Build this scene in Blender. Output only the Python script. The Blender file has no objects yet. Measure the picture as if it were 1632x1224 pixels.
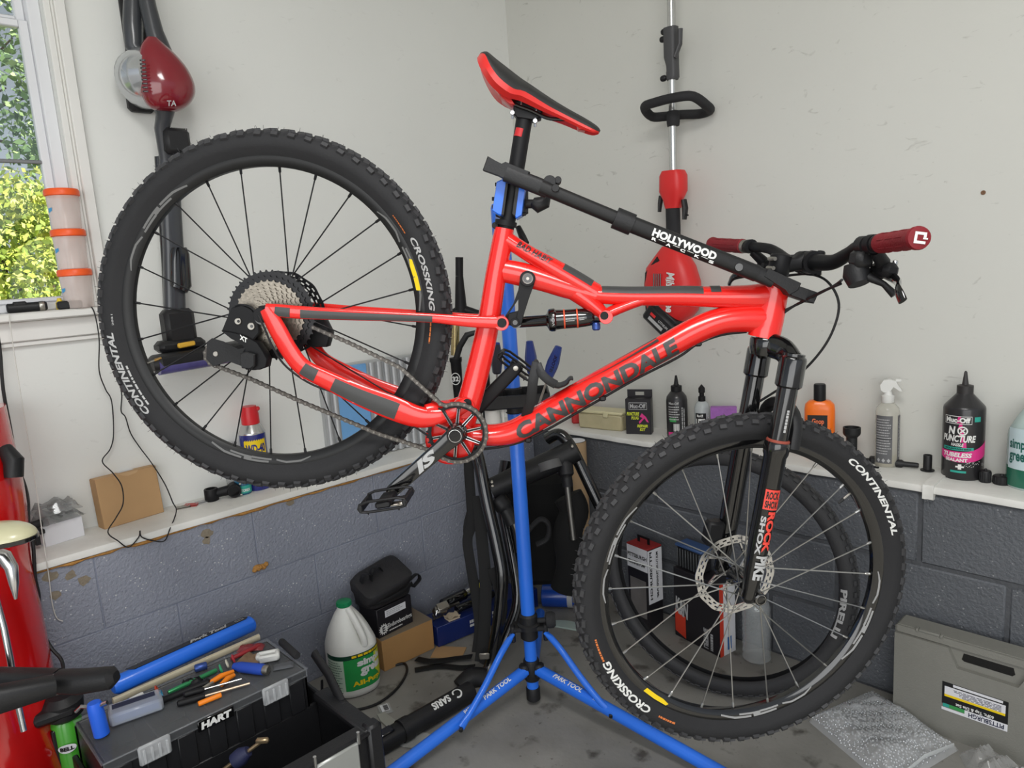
import bpy, math, random
from mathutils import Vector, Matrix
from math import pi, sin, cos, radians

random.seed(7)
scene = bpy.context.scene
V = Vector

# ------------------------------------------------------------------ camera
# world: Z up, block wall faces meet at the corner (0,0); left wall is x = 0 (y < 0), right wall is y = 0 (x > 0)
FPX = 1150.0
CAM = V((2.0876, -2.07354, 1.31))
RC = Matrix(((0.69398446, 0.07323764, -0.71625542),
             (0.71698349, -0.16111506, 0.67821576),
             (-0.06572861, -0.98421450, -0.16432153)))
cam_data = bpy.data.cameras.new('camera')
cam_data.sensor_fit = 'HORIZONTAL'
cam_data.sensor_width = 36.0
cam_data.lens = FPX / 1632.0 * 36.0
cam_data.clip_start = 0.02
cam = bpy.data.objects.new('camera', cam_data)
scene.collection.objects.link(cam)
cx_, cy_, cz_ = RC @ V((1, 0, 0)), RC @ V((0, -1, 0)), RC @ V((0, 0, -1))
M = Matrix((cx_, cy_, cz_)).transposed().to_4x4()
M.translation = CAM
cam.matrix_world = M
scene.camera = cam

# ------------------------------------------------------------------ world, lights, exposure
world = bpy.data.worlds.new('world')
scene.world = world
world.use_nodes = True
wnt = world.node_tree
wnt.nodes.clear()
wo = wnt.nodes.new('ShaderNodeOutputWorld')
wb = wnt.nodes.new('ShaderNodeBackground')
sky = wnt.nodes.new('ShaderNodeTexSky')
sky.sky_type = 'HOSEK_WILKIE'
sky.sun_direction = V((0.45, -0.35, 0.82)).normalized()
sky.turbidity = 4.0
sky.ground_albedo = 0.4
hsv = wnt.nodes.new('ShaderNodeHueSaturation')
hsv.inputs['Saturation'].default_value = 0.35
wnt.links.new(sky.outputs[0], hsv.inputs['Color'])
wnt.links.new(hsv.outputs[0], wb.inputs[0])
wb.inputs[1].default_value = 2.4
wnt.links.new(wb.outputs[0], wo.inputs[0])

def area_light(name, loc, target, sx, sy, power, color=(1, 1, 1)):
    d = bpy.data.lights.new(name, 'AREA')
    d.shape = 'RECTANGLE'
    d.size, d.size_y, d.energy, d.color = sx, sy, power, color
    o = bpy.data.objects.new(name, d)
    o.location = loc
    o.rotation_euler = (V(target) - V(loc)).to_track_quat('-Z', 'Y').to_euler()
    scene.collection.objects.link(o)
    return o

# daylight entering through the wide open garage door behind the camera
area_light('garage_door_daylight', (3.9, -4.6, 1.55), (0.5, -0.3, 1.3), 4.2, 2.3, 88, (1.0, 1.0, 0.985))
# unseen overhead lamp, added for soft light from above
area_light('added_overhead_light', (2.1, -1.9, 2.66), (2.1, -1.9, 0), 1.2, 0.5, 36, (1.0, 0.99, 0.975))
# low sun on the garden outside the window
sun_d = bpy.data.lights.new('sun', 'SUN')
sun_d.energy = 9.0
sun_d.angle = radians(1.0)
sun_d.color = (1.0, 0.95, 0.85)
sun = bpy.data.objects.new('sun', sun_d)
sun.rotation_euler = V((-0.62, -0.42, -0.66)).to_track_quat('-Z', 'Y').to_euler()
scene.collection.objects.link(sun)

vs = scene.view_settings
vs.view_transform = 'Standard'
vs.look = 'None'
vs.exposure = 0.0
vs.gamma = 1.0
vs.use_curve_mapping = False

# ------------------------------------------------------------------ geometry from the camera calibration
def ray(px, py):
    return RC @ V(((px - 816.0) / FPX, (py - 612.0) / FPX, 1.0))
def on_z(px, py, z):
    d = ray(px, py); return CAM + d * ((z - CAM.z) / d.z)
def on_x(px, py, x):
    d = ray(px, py); return CAM + d * ((x - CAM.x) / d.x)
def on_y(px, py, y):
    d = ray(px, py); return CAM + d * ((y - CAM.y) / d.y)
def at_d(px, py, d):
    return CAM + ray(px, py) * d
def depth(p):
    return (RC.transposed() @ (V(p) - CAM)).z

class Frame:
    """local frame: F(a, b, c) -> world point"""
    def __init__(s, o, ex, ey, ez):
        s.o, s.x, s.y, s.z = V(o), V(ex).normalized(), V(ey).normalized(), V(ez).normalized()
    def __call__(s, a, b=0.0, c=0.0):
        return s.o + s.x * a + s.y * b + s.z * c
    def loc(s, p):
        d = V(p) - s.o
        return (d.dot(s.x), d.dot(s.y), d.dot(s.z))
    def pix(s, px, py, c=0.0):
        """pixel -> local (a, b, c) on this frame's plane z = c"""
        d = ray(px, py)
        t = (c - (CAM - s.o).dot(s.z)) / d.dot(s.z)
        return s.loc(CAM + d * t)
    def at(s, px, py, c=0.0):
        return s(*s.pix(px, py, c))
    def mat(s):
        m = Matrix((s.x, s.y, s.z)).transposed().to_4x4(); m.translation = s.o
        return m
def zframe(o, ang=0.0):
    a = radians(ang)
    return Frame(o, (cos(a), sin(a), 0), (-sin(a), cos(a), 0), (0, 0, 1))

# ------------------------------------------------------------------ materials
def lin(c):
    return c / 12.92 if c <= 0.04045 else ((c + 0.055) / 1.055) ** 2.4
def rgb(r, g, b):
    return (lin(r / 255), lin(g / 255), lin(b / 255), 1.0)

MATS = {}
def mat(name, col, rough=0.5, metal=0.0, noise=0.0, nscale=40.0, bump=0.0, bscale=200.0, coat=0.0,
        trans=0.0, ior=1.45, alpha=1.0, spec=0.5, emit=0.0, sheen=0.0, detail=3.0):
    """procedural principled material; noise = colour variation, bump = fine relief"""
    if name in MATS:
        return MATS[name]
    m = bpy.data.materials.new(name)
    m.use_nodes = True
    nt = m.node_tree
    b = nt.nodes['Principled BSDF']
    c = col if len(col) == 4 else (*col, 1.0)
    b.inputs['Base Color'].default_value = c
    b.inputs['Roughness'].default_value = rough
    b.inputs['Metallic'].default_value = metal
    b.inputs['Coat Weight'].default_value = coat
    b.inputs['Coat Roughness'].default_value = 0.08
    b.inputs['Transmission Weight'].default_value = trans
    b.inputs['IOR'].default_value = ior
    b.inputs['Alpha'].default_value = alpha
    b.inputs['Specular IOR Level'].default_value = spec
    if emit:
        b.inputs['Emission Color'].default_value = c
        b.inputs['Emission Strength'].default_value = emit
    tc = nt.nodes.new('ShaderNodeTexCoord')
    if noise or True:
        n = nt.nodes.new('ShaderNodeTexNoise')
        n.inputs['Scale'].default_value = nscale
        n.inputs['Detail'].default_value = detail
        nt.links.new(tc.outputs['Object'], n.inputs['Vector'])
        mx = nt.nodes.new('ShaderNodeMix')
        mx.data_type = 'RGBA'
        k = max(noise, 0.04)
        mx.inputs[6].default_value = (*[max(0, x * (1 - k)) for x in c[:3]], 1)
        mx.inputs[7].default_value = (*[min(1, x * (1 + k)) for x in c[:3]], 1)
        nt.links.new(n.outputs['Fac'], mx.inputs[0])
        nt.links.new(mx.outputs[2], b.inputs['Base Color'])
    if bump:
        n2 = nt.nodes.new('ShaderNodeTexNoise')
        n2.inputs['Scale'].default_value = bscale
        n2.inputs['Detail'].default_value = 4.0
        nt.links.new(tc.outputs['Object'], n2.inputs['Vector'])
        bp = nt.nodes.new('ShaderNodeBump')
        bp.inputs['Strength'].default_value = bump
        bp.inputs['Distance'].default_value = 0.004
        nt.links.new(n2.outputs['Fac'], bp.inputs['Height'])
        nt.links.new(bp.outputs['Normal'], b.inputs['Normal'])
    MATS[name] = m
    return m

def ramp(nt, stops):
    r = nt.nodes.new('ShaderNodeValToRGB')
    e = r.color_ramp.elements
    e[0].position, e[0].color = stops[0]
    e[1].position, e[1].color = stops[-1]
    for p, c in stops[1:-1]:
        x = e.new(p); x.color = c
    return r

# ------------------------------------------------------------------ mesh building
WM = {}   # world matrices of built objects
def T(v):
    return Matrix.Translation(V(v))

class MB:
    def __init__(s):
        s.v, s.f, s.m, s.k = [], [], [], []
    def add(s, verts, faces, mi=0):
        n = len(s.v)
        s.v.extend([tuple(p) for p in verts])
        for f in faces:
            s.f.append([i + n for i in f]); s.m.append(mi)
        return s
    def box(s, F, size, ch=0.0, mi=0, c=(0, 0, 0)):
        """box centred at local c of frame F, chamfered by ch"""
        hx, hy, hz = size[0] / 2, size[1] / 2, size[2] / 2
        P = lambda x, y, z: F(c[0] + x, c[1] + y, c[2] + z)
        ch = min(ch, hx * .98, hy * .98, hz * .98)
        if ch <= 0:
            vs_ = [P(x, y, z) for x in (-hx, hx) for y in (-hy, hy) for z in (-hz, hz)]
            return s.add(vs_, [(0, 1, 3, 2), (4, 6, 7, 5), (0, 4, 5, 1), (2, 3, 7, 6), (0, 2, 6, 4), (1, 5, 7, 3)], mi)
        vs_, idx = [], {}
        for sx in (-1, 1):
            for sy in (-1, 1):
                for sz in (-1, 1):
                    for ax in range(3):
                        idx[(sx, sy, sz, ax)] = len(vs_)
                        h = [hx - ch, hy - ch, hz - ch]
                        h[ax] += ch
                        vs_.append(P(sx * h[0], sy * h[1], sz * h[2]))
        fs = []
        for ax in range(3):
            o = [a for a in range(3) if a != ax]
            for sg in (-1, 1):
                q = []
                for a, b in ((-1, -1), (1, -1), (1, 1), (-1, 1)):
                    k = [0, 0, 0]; k[ax] = sg; k[o[0]] = a; k[o[1]] = b
                    q.append(idx[(*k, ax)])
                fs.append(q)
        for ax in range(3):
            o = [a for a in range(3) if a != ax]
            for a in (-1, 1):
                for b in (-1, 1):
                    k0 = [0, 0, 0]; k0[o[0]] = a; k0[o[1]] = b
                    k1 = list(k0); k0[ax] = -1; k1[ax] = 1
                    fs.append((idx[(*k0, o[0])], idx[(*k1, o[0])], idx[(*k1, o[1])], idx[(*k0, o[1])]))
        for sx in (-1, 1):
            for sy in (-1, 1):
                for sz in (-1, 1):
                    fs.append(tuple(idx[(sx, sy, sz, a)] for a in range(3)))
        return s.add(vs_, fs, mi)
    def sweep(s, pts, a, b, lat, seg=14, mi=0, cap=True, closed=False, pw=1.0):
        """sweep an ellipse: a = half size along lateral dir 'lat', b = half size across it"""
        n = len(pts); pts = [V(p) for p in pts]
        if not isinstance(a, (list, tuple)): a = [a] * n
        if not isinstance(b, (list, tuple)): b = [b] * n
        lat = V(lat).normalized() if lat is not None else None
        rings, prev = [], None
        for i in range(n):
            if closed: t = pts[(i + 1) % n] - pts[i - 1]
            else: t = pts[min(i + 1, n - 1)] - pts[max(i - 1, 0)]
            if t.length < 1e-9: t = V((0, 0, 1))
            t.normalize()
            if lat is not None:
                l = lat - t * lat.dot(t)
                if l.length < 1e-4: l = t.orthogonal()
            else:
                l = (prev - t * prev.dot(t)) if prev is not None else t.orthogonal()
                if l.length < 1e-5: l = t.orthogonal()
            l.normalize(); prev = l
            u = t.cross(l)
            ring = []
            for k in range(seg):
                th = 2 * pi * k / seg
                c_, s_ = cos(th), sin(th)
                if pw != 1.0:
                    c_ = math.copysign(abs(c_) ** pw, c_); s_ = math.copysign(abs(s_) ** pw, s_)
                ring.append(pts[i] + l * (a[i] * c_) + u * (b[i] * s_))
            rings.append(ring)
        vs_ = [p for r in rings for p in r]
        fs = []
        for i in range(n if closed else n - 1):
            j = (i + 1) % n
            for k in range(seg):
                k2 = (k + 1) % seg
                fs.append((i * seg + k, i * seg + k2, j * seg + k2, j * seg + k))
        if cap and not closed:
            fs.append(tuple(reversed(range(seg))))
            fs.append(tuple((n - 1) * seg + k for k in range(seg)))
        return s.add(vs_, fs, mi)
    def tube(s, pts, r, seg=12, mi=0, cap=True, closed=False):
        return s.sweep(pts, r, r, None, seg, mi, cap, closed)
    def lathe(s, o, axis, prof, seg=24, mi=0, ref=None, sx=1.0, cap=True):
        """prof: (radius, height) along axis; sx squashes one direction"""
        o = V(o); ax = V(axis).normalized()
        l = V(ref) if ref is not None else ax.orthogonal()
        l = (l - ax * l.dot(ax)).normalized(); u = ax.cross(l)
        vs_, fs = [], []
        for r, h in prof:
            for k in range(seg):
                th = 2 * pi * k / seg
                vs_.append(o + ax * h + l * (r * cos(th)) + u * (r * sx * sin(th)))
        for i in range(len(prof) - 1):
            for k in range(seg):
                k2 = (k + 1) % seg
                fs.append((i * seg + k, i * seg + k2, (i + 1) * seg + k2, (i + 1) * seg + k))
        if cap:
            if prof[0][0] > 1e-5: fs.append(tuple(reversed(range(seg))))
            if prof[-1][0] > 1e-5: fs.append(tuple((len(prof) - 1) * seg + k for k in range(seg)))
        return s.add(vs_, fs, mi)
    def prism(s, poly, ext, mi=0):
        poly = [V(p) for p in poly]; ext = V(ext); n = len(poly)
        vs_ = poly + [p + ext for p in poly]
        fs = [tuple(reversed(range(n))), tuple(range(n, 2 * n))]
        for i in range(n):
            j = (i + 1) % n
            fs.append((i, j, j + n, i + n))
        return s.add(vs_, fs, mi)
    def loft(s, rings, mi=0, cap=True, closed=True):
        n = len(rings[0]); vs_ = [V(p) for r in rings for p in r]; fs = []
        for i in range(len(rings) - 1):
            for k in range(n if closed else n - 1):
                k2 = (k + 1) % n
                fs.append((i * n + k, i * n + k2, (i + 1) * n + k2, (i + 1) * n + k))
        if cap:
            fs.append(tuple(reversed(range(n))))
            fs.append(tuple((len(rings) - 1) * n + k for k in range(n)))
        return s.add(vs_, fs, mi)
    def quad(s, a, b, c, d, mi=0):
        return s.add([a, b, c, d], [(0, 1, 2, 3)], mi)
    def mesh(s, name, mats, angle=38, origin=None):
        me = bpy.data.meshes.new(name)
        vv = s.v
        if origin is not None:
            o = origin
            vv = [(p[0] - o[0], p[1] - o[1], p[2] - o[2]) for p in s.v]
        me.from_pydata(vv, [], s.f)
        for m in (mats if isinstance(mats, (list, tuple)) else [mats]):
            me.materials.append(m)
        me.polygons.foreach_set('material_index', s.m)
        me.polygons.foreach_set('use_smooth', [True] * len(s.f))
        me.update()
        import bmesh
        bm = bmesh.new(); bm.from_mesh(me)
        bmesh.ops.recalc_face_normals(bm, faces=bm.faces)
        bm.to_mesh(me); bm.free()
        if angle is not None:
            me.set_sharp_from_angle(angle=radians(angle))
        return me
    def base(s):
        xs, ys, zs = zip(*s.v)
        return V(((min(xs) + max(xs)) / 2, (min(ys) + max(ys)) / 2, min(zs)))
    def mark(s):
        """start a new piece: pieces become parts of their own"""
        if len(s.f) > (s.k[-1] if s.k else 0): s.k.append(len(s.f))
    def pieces(s, comp=False):
        if comp:
            par = list(range(len(s.v)))
            def find(i):
                while par[i] != i: par[i] = par[par[i]]; i = par[i]
                return i
            for f in s.f:
                a = find(f[0])
                for i in f[1:]: par[find(i)] = a
            grp = {}
            for n, f in enumerate(s.f): grp.setdefault(find(f[0]), []).append(n)
            sets = list(grp.values())
        else:
            e = [0] + [k for k in s.k if 0 < k < len(s.f)] + [len(s.f)]
            sets = [range(a, b) for a, b in zip(e[:-1], e[1:]) if b > a]
        out = []
        for st in sets:
            q = MB(); ix = {}
            for n in st:
                for i in s.f[n]:
                    if i not in ix: ix[i] = len(q.v); q.v.append(s.v[i])
                q.f.append([ix[i] for i in s.f[n]]); q.m.append(s.m[n])
            out.append(q)
        return out
    def part(s, name, mats, parent, label=None, angle=38, comp=False):
        """a part (or sub-part): geometry given in world coordinates"""
        if comp or len(s.k) > 1 or (s.k and s.k[-1] < len(s.f)):
            for q in s.pieces(comp): o = link(name, q.mesh(name, mats, angle), Matrix.Identity(4), parent, label)
            return o
        return link(name, s.mesh(name, mats, angle), Matrix.Identity(4), parent, label)
    def top(s, name, mats, label, cat, group=None, angle=38):
        """a thing that is one mesh"""
        b = s.base()
        o = link(name, s.mesh(name, mats, angle, b), T(b), None)
        return tag(o, label, cat, group)
    def struct(s, name, mats, parent=None, angle=38):
        o = link(name, s.mesh(name, mats, angle), Matrix.Identity(4), parent)
        if parent is None: o['kind'] = 'structure'
        return o

def link(name, data, mw, parent=None, label=None):
    o = bpy.data.objects.new(name, data)
    scene.collection.objects.link(o)
    WM[o.name] = mw
    if parent is not None:
        o.parent = parent
        o.matrix_parent_inverse = WM[parent.name].inverted()
    o.matrix_basis = mw
    if label: o['label'] = label
    return o
def tag(o, label, cat, group=None):
    o['label'] = label; o['category'] = cat
    if group: o['group'] = group
    return o
def thing(name, label, cat, loc, group=None):
    o = bpy.data.objects.new(name, None)
    o.empty_display_size = 0.05
    scene.collection.objects.link(o)
    o.location = loc
    WM[o.name] = T(loc)
    return tag(o, label, cat, group)

def spline(pts, n=8, closed=False):
    """Catmull-Rom through points (any tuple length)"""
    P = [tuple(p) for p in pts]; out = []
    m = len(P)
    rng = range(m) if closed else range(m - 1)
    for i in rng:
        p0 = P[i - 1] if (closed or i > 0) else P[0]
        p1, p2 = P[i], P[(i + 1) % m]
        p3 = P[(i + 2) % m] if (closed or i + 2 < m) else P[-1]
        for k in range(n):
            t = k / n
            out.append(tuple(0.5 * (2 * b + (c - a) * t + (2 * a - 5 * b + 4 * c - d) * t * t + (3 * b - a - 3 * c + d) * t ** 3)
                             for a, b, c, d in zip(p0, p1, p2, p3)))
    if not closed: out.append(P[-1])
    return out

# ------------------------------------------------------------------ lettering
TXT = {}
def text_geo(s, shear=0.0, bold=0.0, space=1.0, sub=1):
    key = (s, shear, bold, space)
    if key in TXT: return TXT[key]
    cu = bpy.data.curves.new('lettering', 'FONT')
    cu.body = s; cu.size = 1.0; cu.shear = shear; cu.offset = bold; cu.resolution_u = 3
    cu.space_character = space
    o = bpy.data.objects.new('lettering', cu)
    scene.collection.objects.link(o)
    dg = bpy.context.evaluated_depsgraph_get()
    ev = o.evaluated_get(dg)
    me = ev.to_mesh()
    vs_ = [(v.co.x, v.co.y) for v in me.vertices]
    fs = [tuple(p.vertices) for p in me.polygons]
    ev.to_mesh_clear()
    if sub:
        import bmesh
        bm = bmesh.new()
        bv = [bm.verts.new((x, y, 0)) for x, y in vs_]
        for f in fs:
            try: bm.faces.new([bv[i] for i in f])
            except ValueError: pass
        bmesh.ops.remove_doubles(bm, verts=bm.verts, dist=1e-4)
        for _ in range(3):
            ed = [e for e in bm.edges if e.calc_length() > .2]
            if ed: bmesh.ops.subdivide_edges(bm, edges=ed, cuts=1)
            bmesh.ops.triangulate(bm, faces=bm.faces)
        bm.verts.index_update()
        vs_ = [(v.co.x, v.co.y) for v in bm.verts]; fs = [tuple(v.index for v in f.verts) for f in bm.faces]
        bm.free()
    bpy.data.objects.remove(o); bpy.data.curves.remove(cu)
    xs = [v[0] for v in vs_]; ys = [v[1] for v in vs_]
    x0, x1, y0, y1 = min(xs), max(xs), min(ys), max(ys)
    vs_ = [((x - x0) / (x1 - x0), (y - y0) / (y1 - y0)) for x, y in vs_]
    TXT[key] = (vs_, fs)
    return TXT[key]
def text_on(mb, s, fn, x0, x1, y0, y1, mi=0, shear=0.0, bold=0.012, space=1.0, sub=0):
    """lettering s filling the box x0..x1, y0..y1 of the surface map fn(x, y) -> world"""
    vs_, fs = text_geo(s, shear, bold, space)
    mb.mark()
    mb.add([fn(x0 + (x1 - x0) * u, y0 + (y1 - y0) * v) for u, v in vs_], fs, mi)
    return mb
def patch(mb, fn, x0, x1, y0, y1, nx=6, ny=1, mi=0):
    vs_ = [fn(x0 + (x1 - x0) * i / nx, y0 + (y1 - y0) * j / ny) for i in range(nx + 1) for j in range(ny + 1)]
    fs = [(i * (ny + 1) + j, (i + 1) * (ny + 1) + j, (i + 1) * (ny + 1) + j + 1, i * (ny + 1) + j + 1)
          for i in range(nx) for j in range(ny)]
    return mb.add(vs_, fs, mi)
def poly_on(mb, fn, pts, mi=0):
    return mb.add([fn(*p) for p in pts], [tuple(range(len(pts)))], mi)
def text_lines(mb, fn, x0, x1, ytop, n, lh, gap, mi=0, seed=1):
    """rows of fine print, drawn as short bars (too small in the photograph to read)"""
    rnd = random.Random(seed)
    for k in range(n):
        x = x0; y = ytop - k * (lh + gap)
        end = x1 - rnd.random() * (x1 - x0) * 0.25
        while x < end:
            w = (x1 - x0) * rnd.uniform(0.05, 0.16)
            patch(mb, fn, x, min(x + w, end), y - lh, y, 2, 1, mi)
            x += w + (x1 - x0) * 0.025
    return mb
# ================================================================== THE SETTING
LED = 0.18            # depth of the ledge on top of the block wall
ZB, ZL = 0.63, 0.652  # underside / top of the ledge board

def wall_paint(name, col, marks=0.5):
    m = mat(name, col, rough=0.55, noise=0.05, nscale=1.6, bump=0.06, bscale=120)
    nt = m.node_tree; b = nt.nodes['Principled BSDF']
    mx = [n for n in nt.nodes if n.type == 'MIX'][0]
    tc = [n for n in nt.nodes if n.type == 'TEX_COORD'][0]
    # scuffs: thin stretched marks
    mp = nt.nodes.new('ShaderNodeMapping'); mp.inputs['Scale'].default_value = (7, 7, 16)
    mp.inputs['Rotation'].default_value = (0.5, 0.3, 0.2)
    nt.links.new(tc.outputs['Object'], mp.inputs[0])
    n = nt.nodes.new('ShaderNodeTexNoise'); n.inputs['Scale'].default_value = 2.4; n.inputs['Detail'].default_value = 8
    n.inputs['Distortion'].default_value = 1.6
    nt.links.new(mp.outputs[0], n.inputs[0])
    r = ramp(nt, [(0.66, (0, 0, 0, 1)), (0.76, (marks, marks, marks, 1))])
    nt.links.new(n.outputs[0], r.inputs[0])
    m2 = nt.nodes.new('ShaderNodeMix'); m2.data_type = 'RGBA'
    nt.links.new(r.outputs[0], m2.inputs[0])
    nt.links.new(mx.outputs[2], m2.inputs[6])
    m2.inputs[7].default_value = rgb(120, 116, 108)
    nt.links.new(m2.outputs[2], b.inputs['Base Color'])
    return m
M_WALL_L = wall_paint('white_wall_paint', rgb(224, 225, 221), 0.12)
M_WALL_R = wall_paint('offwhite_wall_paint', rgb(206, 206, 200), 0.34)
M_TRIM = mat('white_gloss_trim', rgb(226, 225, 221), rough=0.35, noise=0.05, nscale=6)

def block_mat(name, col, fleck, joint):
    m = mat(name, col, rough=0.5, noise=0.12, nscale=5, bump=1.0, bscale=130, spec=0.5)
    nt = m.node_tree; b = nt.nodes['Principled BSDF']
    mx = [n for n in nt.nodes if n.type == 'MIX'][0]
    tc = [n for n in nt.nodes if n.type == 'TEX_COORD'][0]
    vo = nt.nodes.new('ShaderNodeTexVoronoi'); vo.inputs['Scale'].default_value = 85
    nt.links.new(tc.outputs['Object'], vo.inputs['Vector'])
    r = ramp(nt, [(0.12, (fleck, fleck, fleck, 1)), (0.2, (0, 0, 0, 1))])
    nt.links.new(vo.outputs['Distance'], r.inputs[0])
    n = nt.nodes.new('ShaderNodeTexNoise'); n.inputs['Scale'].default_value = 22
    nt.links.new(tc.outputs['Object'], n.inputs[0])
    r2 = ramp(nt, [(0.5, (0, 0, 0, 1)), (0.62, (1, 1, 1, 1))])
    nt.links.new(n.outputs[0], r2.inputs[0])
    mu = nt.nodes.new('ShaderNodeMix'); mu.data_type = 'RGBA'; mu.blend_type = 'MULTIPLY'; mu.inputs[0].default_value = 1
    nt.links.new(r.outputs[0], mu.inputs[6]); nt.links.new(r2.outputs[0], mu.inputs[7])
    m2 = nt.nodes.new('ShaderNodeMix'); m2.data_type = 'RGBA'
    nt.links.new(mu.outputs[2], m2.inputs[0]); nt.links.new(mx.outputs[2], m2.inputs[6])
    m2.inputs[7].default_value = rgb(214, 214, 214)
    nt.links.new(m2.outputs[2], b.inputs['Base Color'])
    return m
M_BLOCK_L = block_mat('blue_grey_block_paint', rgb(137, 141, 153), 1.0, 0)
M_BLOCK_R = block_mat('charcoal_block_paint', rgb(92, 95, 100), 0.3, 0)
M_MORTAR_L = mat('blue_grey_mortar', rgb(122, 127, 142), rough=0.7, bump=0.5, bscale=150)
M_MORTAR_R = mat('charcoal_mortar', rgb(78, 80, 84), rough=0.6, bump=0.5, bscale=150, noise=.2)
M_LEDGE = mat('worn_white_ledge_paint', rgb(216, 215, 210), rough=0.5, noise=0.16, nscale=9, bump=0.25, bscale=60, detail=8)
M_CAULK = mat('brown_foam_caulk', rgb(176, 128, 66), rough=0.8, noise=0.35, nscale=60, bump=0.8, bscale=200)

def floor_mat():
    m = mat('stained_concrete', rgb(134, 132, 127), rough=0.75, noise=0.22, nscale=4.5, bump=0.25, bscale=70, detail=8)
    nt = m.node_tree; b = nt.nodes['Principled BSDF']
    mx = [n for n in nt.nodes if n.type == 'MIX'][0]
    tc = [n for n in nt.nodes if n.type == 'TEX_COORD'][0]
    last = mx.outputs[2]
    for sc_, lo, hi, k, col in ((11.0, 0.60, 0.70, 0.75, rgb(52, 46, 40)), (3.0, 0.52, 0.7, 0.45, rgb(92, 88, 82)), (45.0, 0.66, 0.72, 0.6, rgb(60, 52, 46))):
        n = nt.nodes.new('ShaderNodeTexNoise'); n.inputs['Scale'].default_value = sc_; n.inputs['Detail'].default_value = 5
        nt.links.new(tc.outputs['Object'], n.inputs[0])
        r = ramp(nt, [(lo, (0, 0, 0, 1)), (hi, (k, k, k, 1))])
        nt.links.new(n.outputs[0], r.inputs[0])
        m2 = nt.nodes.new('ShaderNodeMix'); m2.data_type = 'RGBA'
        nt.links.new(r.outputs[0], m2.inputs[0]); nt.links.new(last, m2.inputs[6]); m2.inputs[7].default_value = col
        last = m2.outputs[2]
    nt.links.new(last, b.inputs['Base Color'])
    return m
M_FLOOR = floor_mat()
W0 = zframe((0, 0, 0))
def wbox(mb, x0, x1, y0, y1, z0, z1, ch=0.0, mi=0):
    return mb.box(W0, (x1 - x0, y1 - y0, z1 - z0), ch, mi, ((x0 + x1) / 2, (y0 + y1) / 2, (z0 + z1) / 2))

YEND, XEND, ZC = -3.5, 3.6, 2.72
wbox(MB(), -0.35, XEND + 1.2, YEND - 1.6, 0.35, -0.12, 0.0).struct('floor', M_FLOOR)
wbox(MB(), -0.3, XEND, YEND, 0.3, ZC, ZC + 0.1).struct('ceiling', M_WALL_L)
# left wall above the ledge, with the window opening
YO, YO2, ZS, ZT = -1.517, -2.75, 1.268, 2.5
wl = MB()
wbox(wl, -0.30, -LED, YO, 0.30, ZB, ZC)
wbox(wl, -0.30, -LED, YO2, YO, ZB, ZS - 0.012)
wbox(wl, -0.30, -LED, YO2, YO, ZT, ZC)
wbox(wl, -0.30, -LED, YEND, YO2, ZB, ZC)
wl.struct('wall_left', M_WALL_L)
wbox(MB(), -LED, XEND, LED, 0.30, ZB, ZC).struct('wall_right', M_WALL_R)

# painted concrete blocks below the ledge, each its own block; mortar bed recessed behind them
def block_wall(name, along_x, joints, span, mb_mat, mo_mat, rec, gap):
    bed = MB()
    if along_x: wbox(bed, span[0], span[1], rec, 0.30, 0.0, ZB)
    else: wbox(bed, -0.30, -rec, span[0], span[1], 0.0, ZB)
    w = bed.struct(name, mo_mat)
    bl, ch_, dep = 0.4325, 0.21, 0.10
    me = {}
    for c in range(3):
        x = joints[c]
        while x > span[0]: x -= bl
        while x < span[1]:
            a, b = max(x, span[0]), min(x + bl, span[1])
            x += bl
            if b - a < 0.02: continue
            L = round(b - a - gap, 4)
            if L not in me:
                q = MB()
                if along_x: q.box(W0, (L, dep, ch_ - gap), 0.0045)
                else: q.box(W0, (dep, L, ch_ - gap), 0.0012)
                me[L] = q.mesh('block', mb_mat)
            z = c * ch_ + ch_ / 2
            loc = ((a + b) / 2, dep / 2, z) if along_x else (-dep / 2, (a + b) / 2, z)
            link('block', me[L], T(loc), w)
    return w
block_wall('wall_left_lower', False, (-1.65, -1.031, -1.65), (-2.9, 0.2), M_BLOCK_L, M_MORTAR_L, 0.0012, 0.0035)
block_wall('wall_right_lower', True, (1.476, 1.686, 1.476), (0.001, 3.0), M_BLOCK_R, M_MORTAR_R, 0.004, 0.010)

# ledge boards
def rough_board(mb, p0, p1, inward, z0, z1, over, seed, n=40):
    """board along p0-p1 whose front edge is slightly uneven"""
    rnd = random.Random(seed); p0, p1, inward = V(p0), V(p1), V(inward)
    rings = []
    for i in range(n + 1):
        p = p0.lerp(p1, i / n); e = over + rnd.uniform(-.0015, .0015); dz = rnd.uniform(-.001, .001)
        q = lambda a, z: V((p.x, p.y, 0)) + inward * a + V((0, 0, z))
        rings.append([q(LED + .005, z0), q(LED + .005, z1), q(0.004, z1 + dz), q(-e + .004, z1 - .003 + dz), q(-e, z1 - .009), q(-e, z0 + .002 + dz), q(-e + .004, z0)])
    mb.loft(rings)
    return mb
rough_board(MB(), (0, -2.9, 0), (0, 0.16, 0), (-1, 0, 0), ZB, ZL, 0.012, 3).struct('trim_1', M_LEDGE)
xs_ = on_y(1480, 770, -.012).x
rough_board(MB(), (0.012, 0, 0), (xs_ - .012, 0, 0), (0, 1, 0), ZB, ZL, 0.012, 4).struct('trim_2', M_LEDGE)
rough_board(MB(), (xs_ + .012, 0, 0), (3.0, 0, 0), (0, 1, 0), ZB, ZL, 0.012, 5).struct('trim_3', M_LEDGE)
rough_board(MB(), (xs_ - .013, 0, 0), (xs_ + .013, 0, 0), (0, 1, 0), ZB - .016, ZL + .005, 0.018, 6, 4).struct('trim_4', M_LEDGE)
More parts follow.
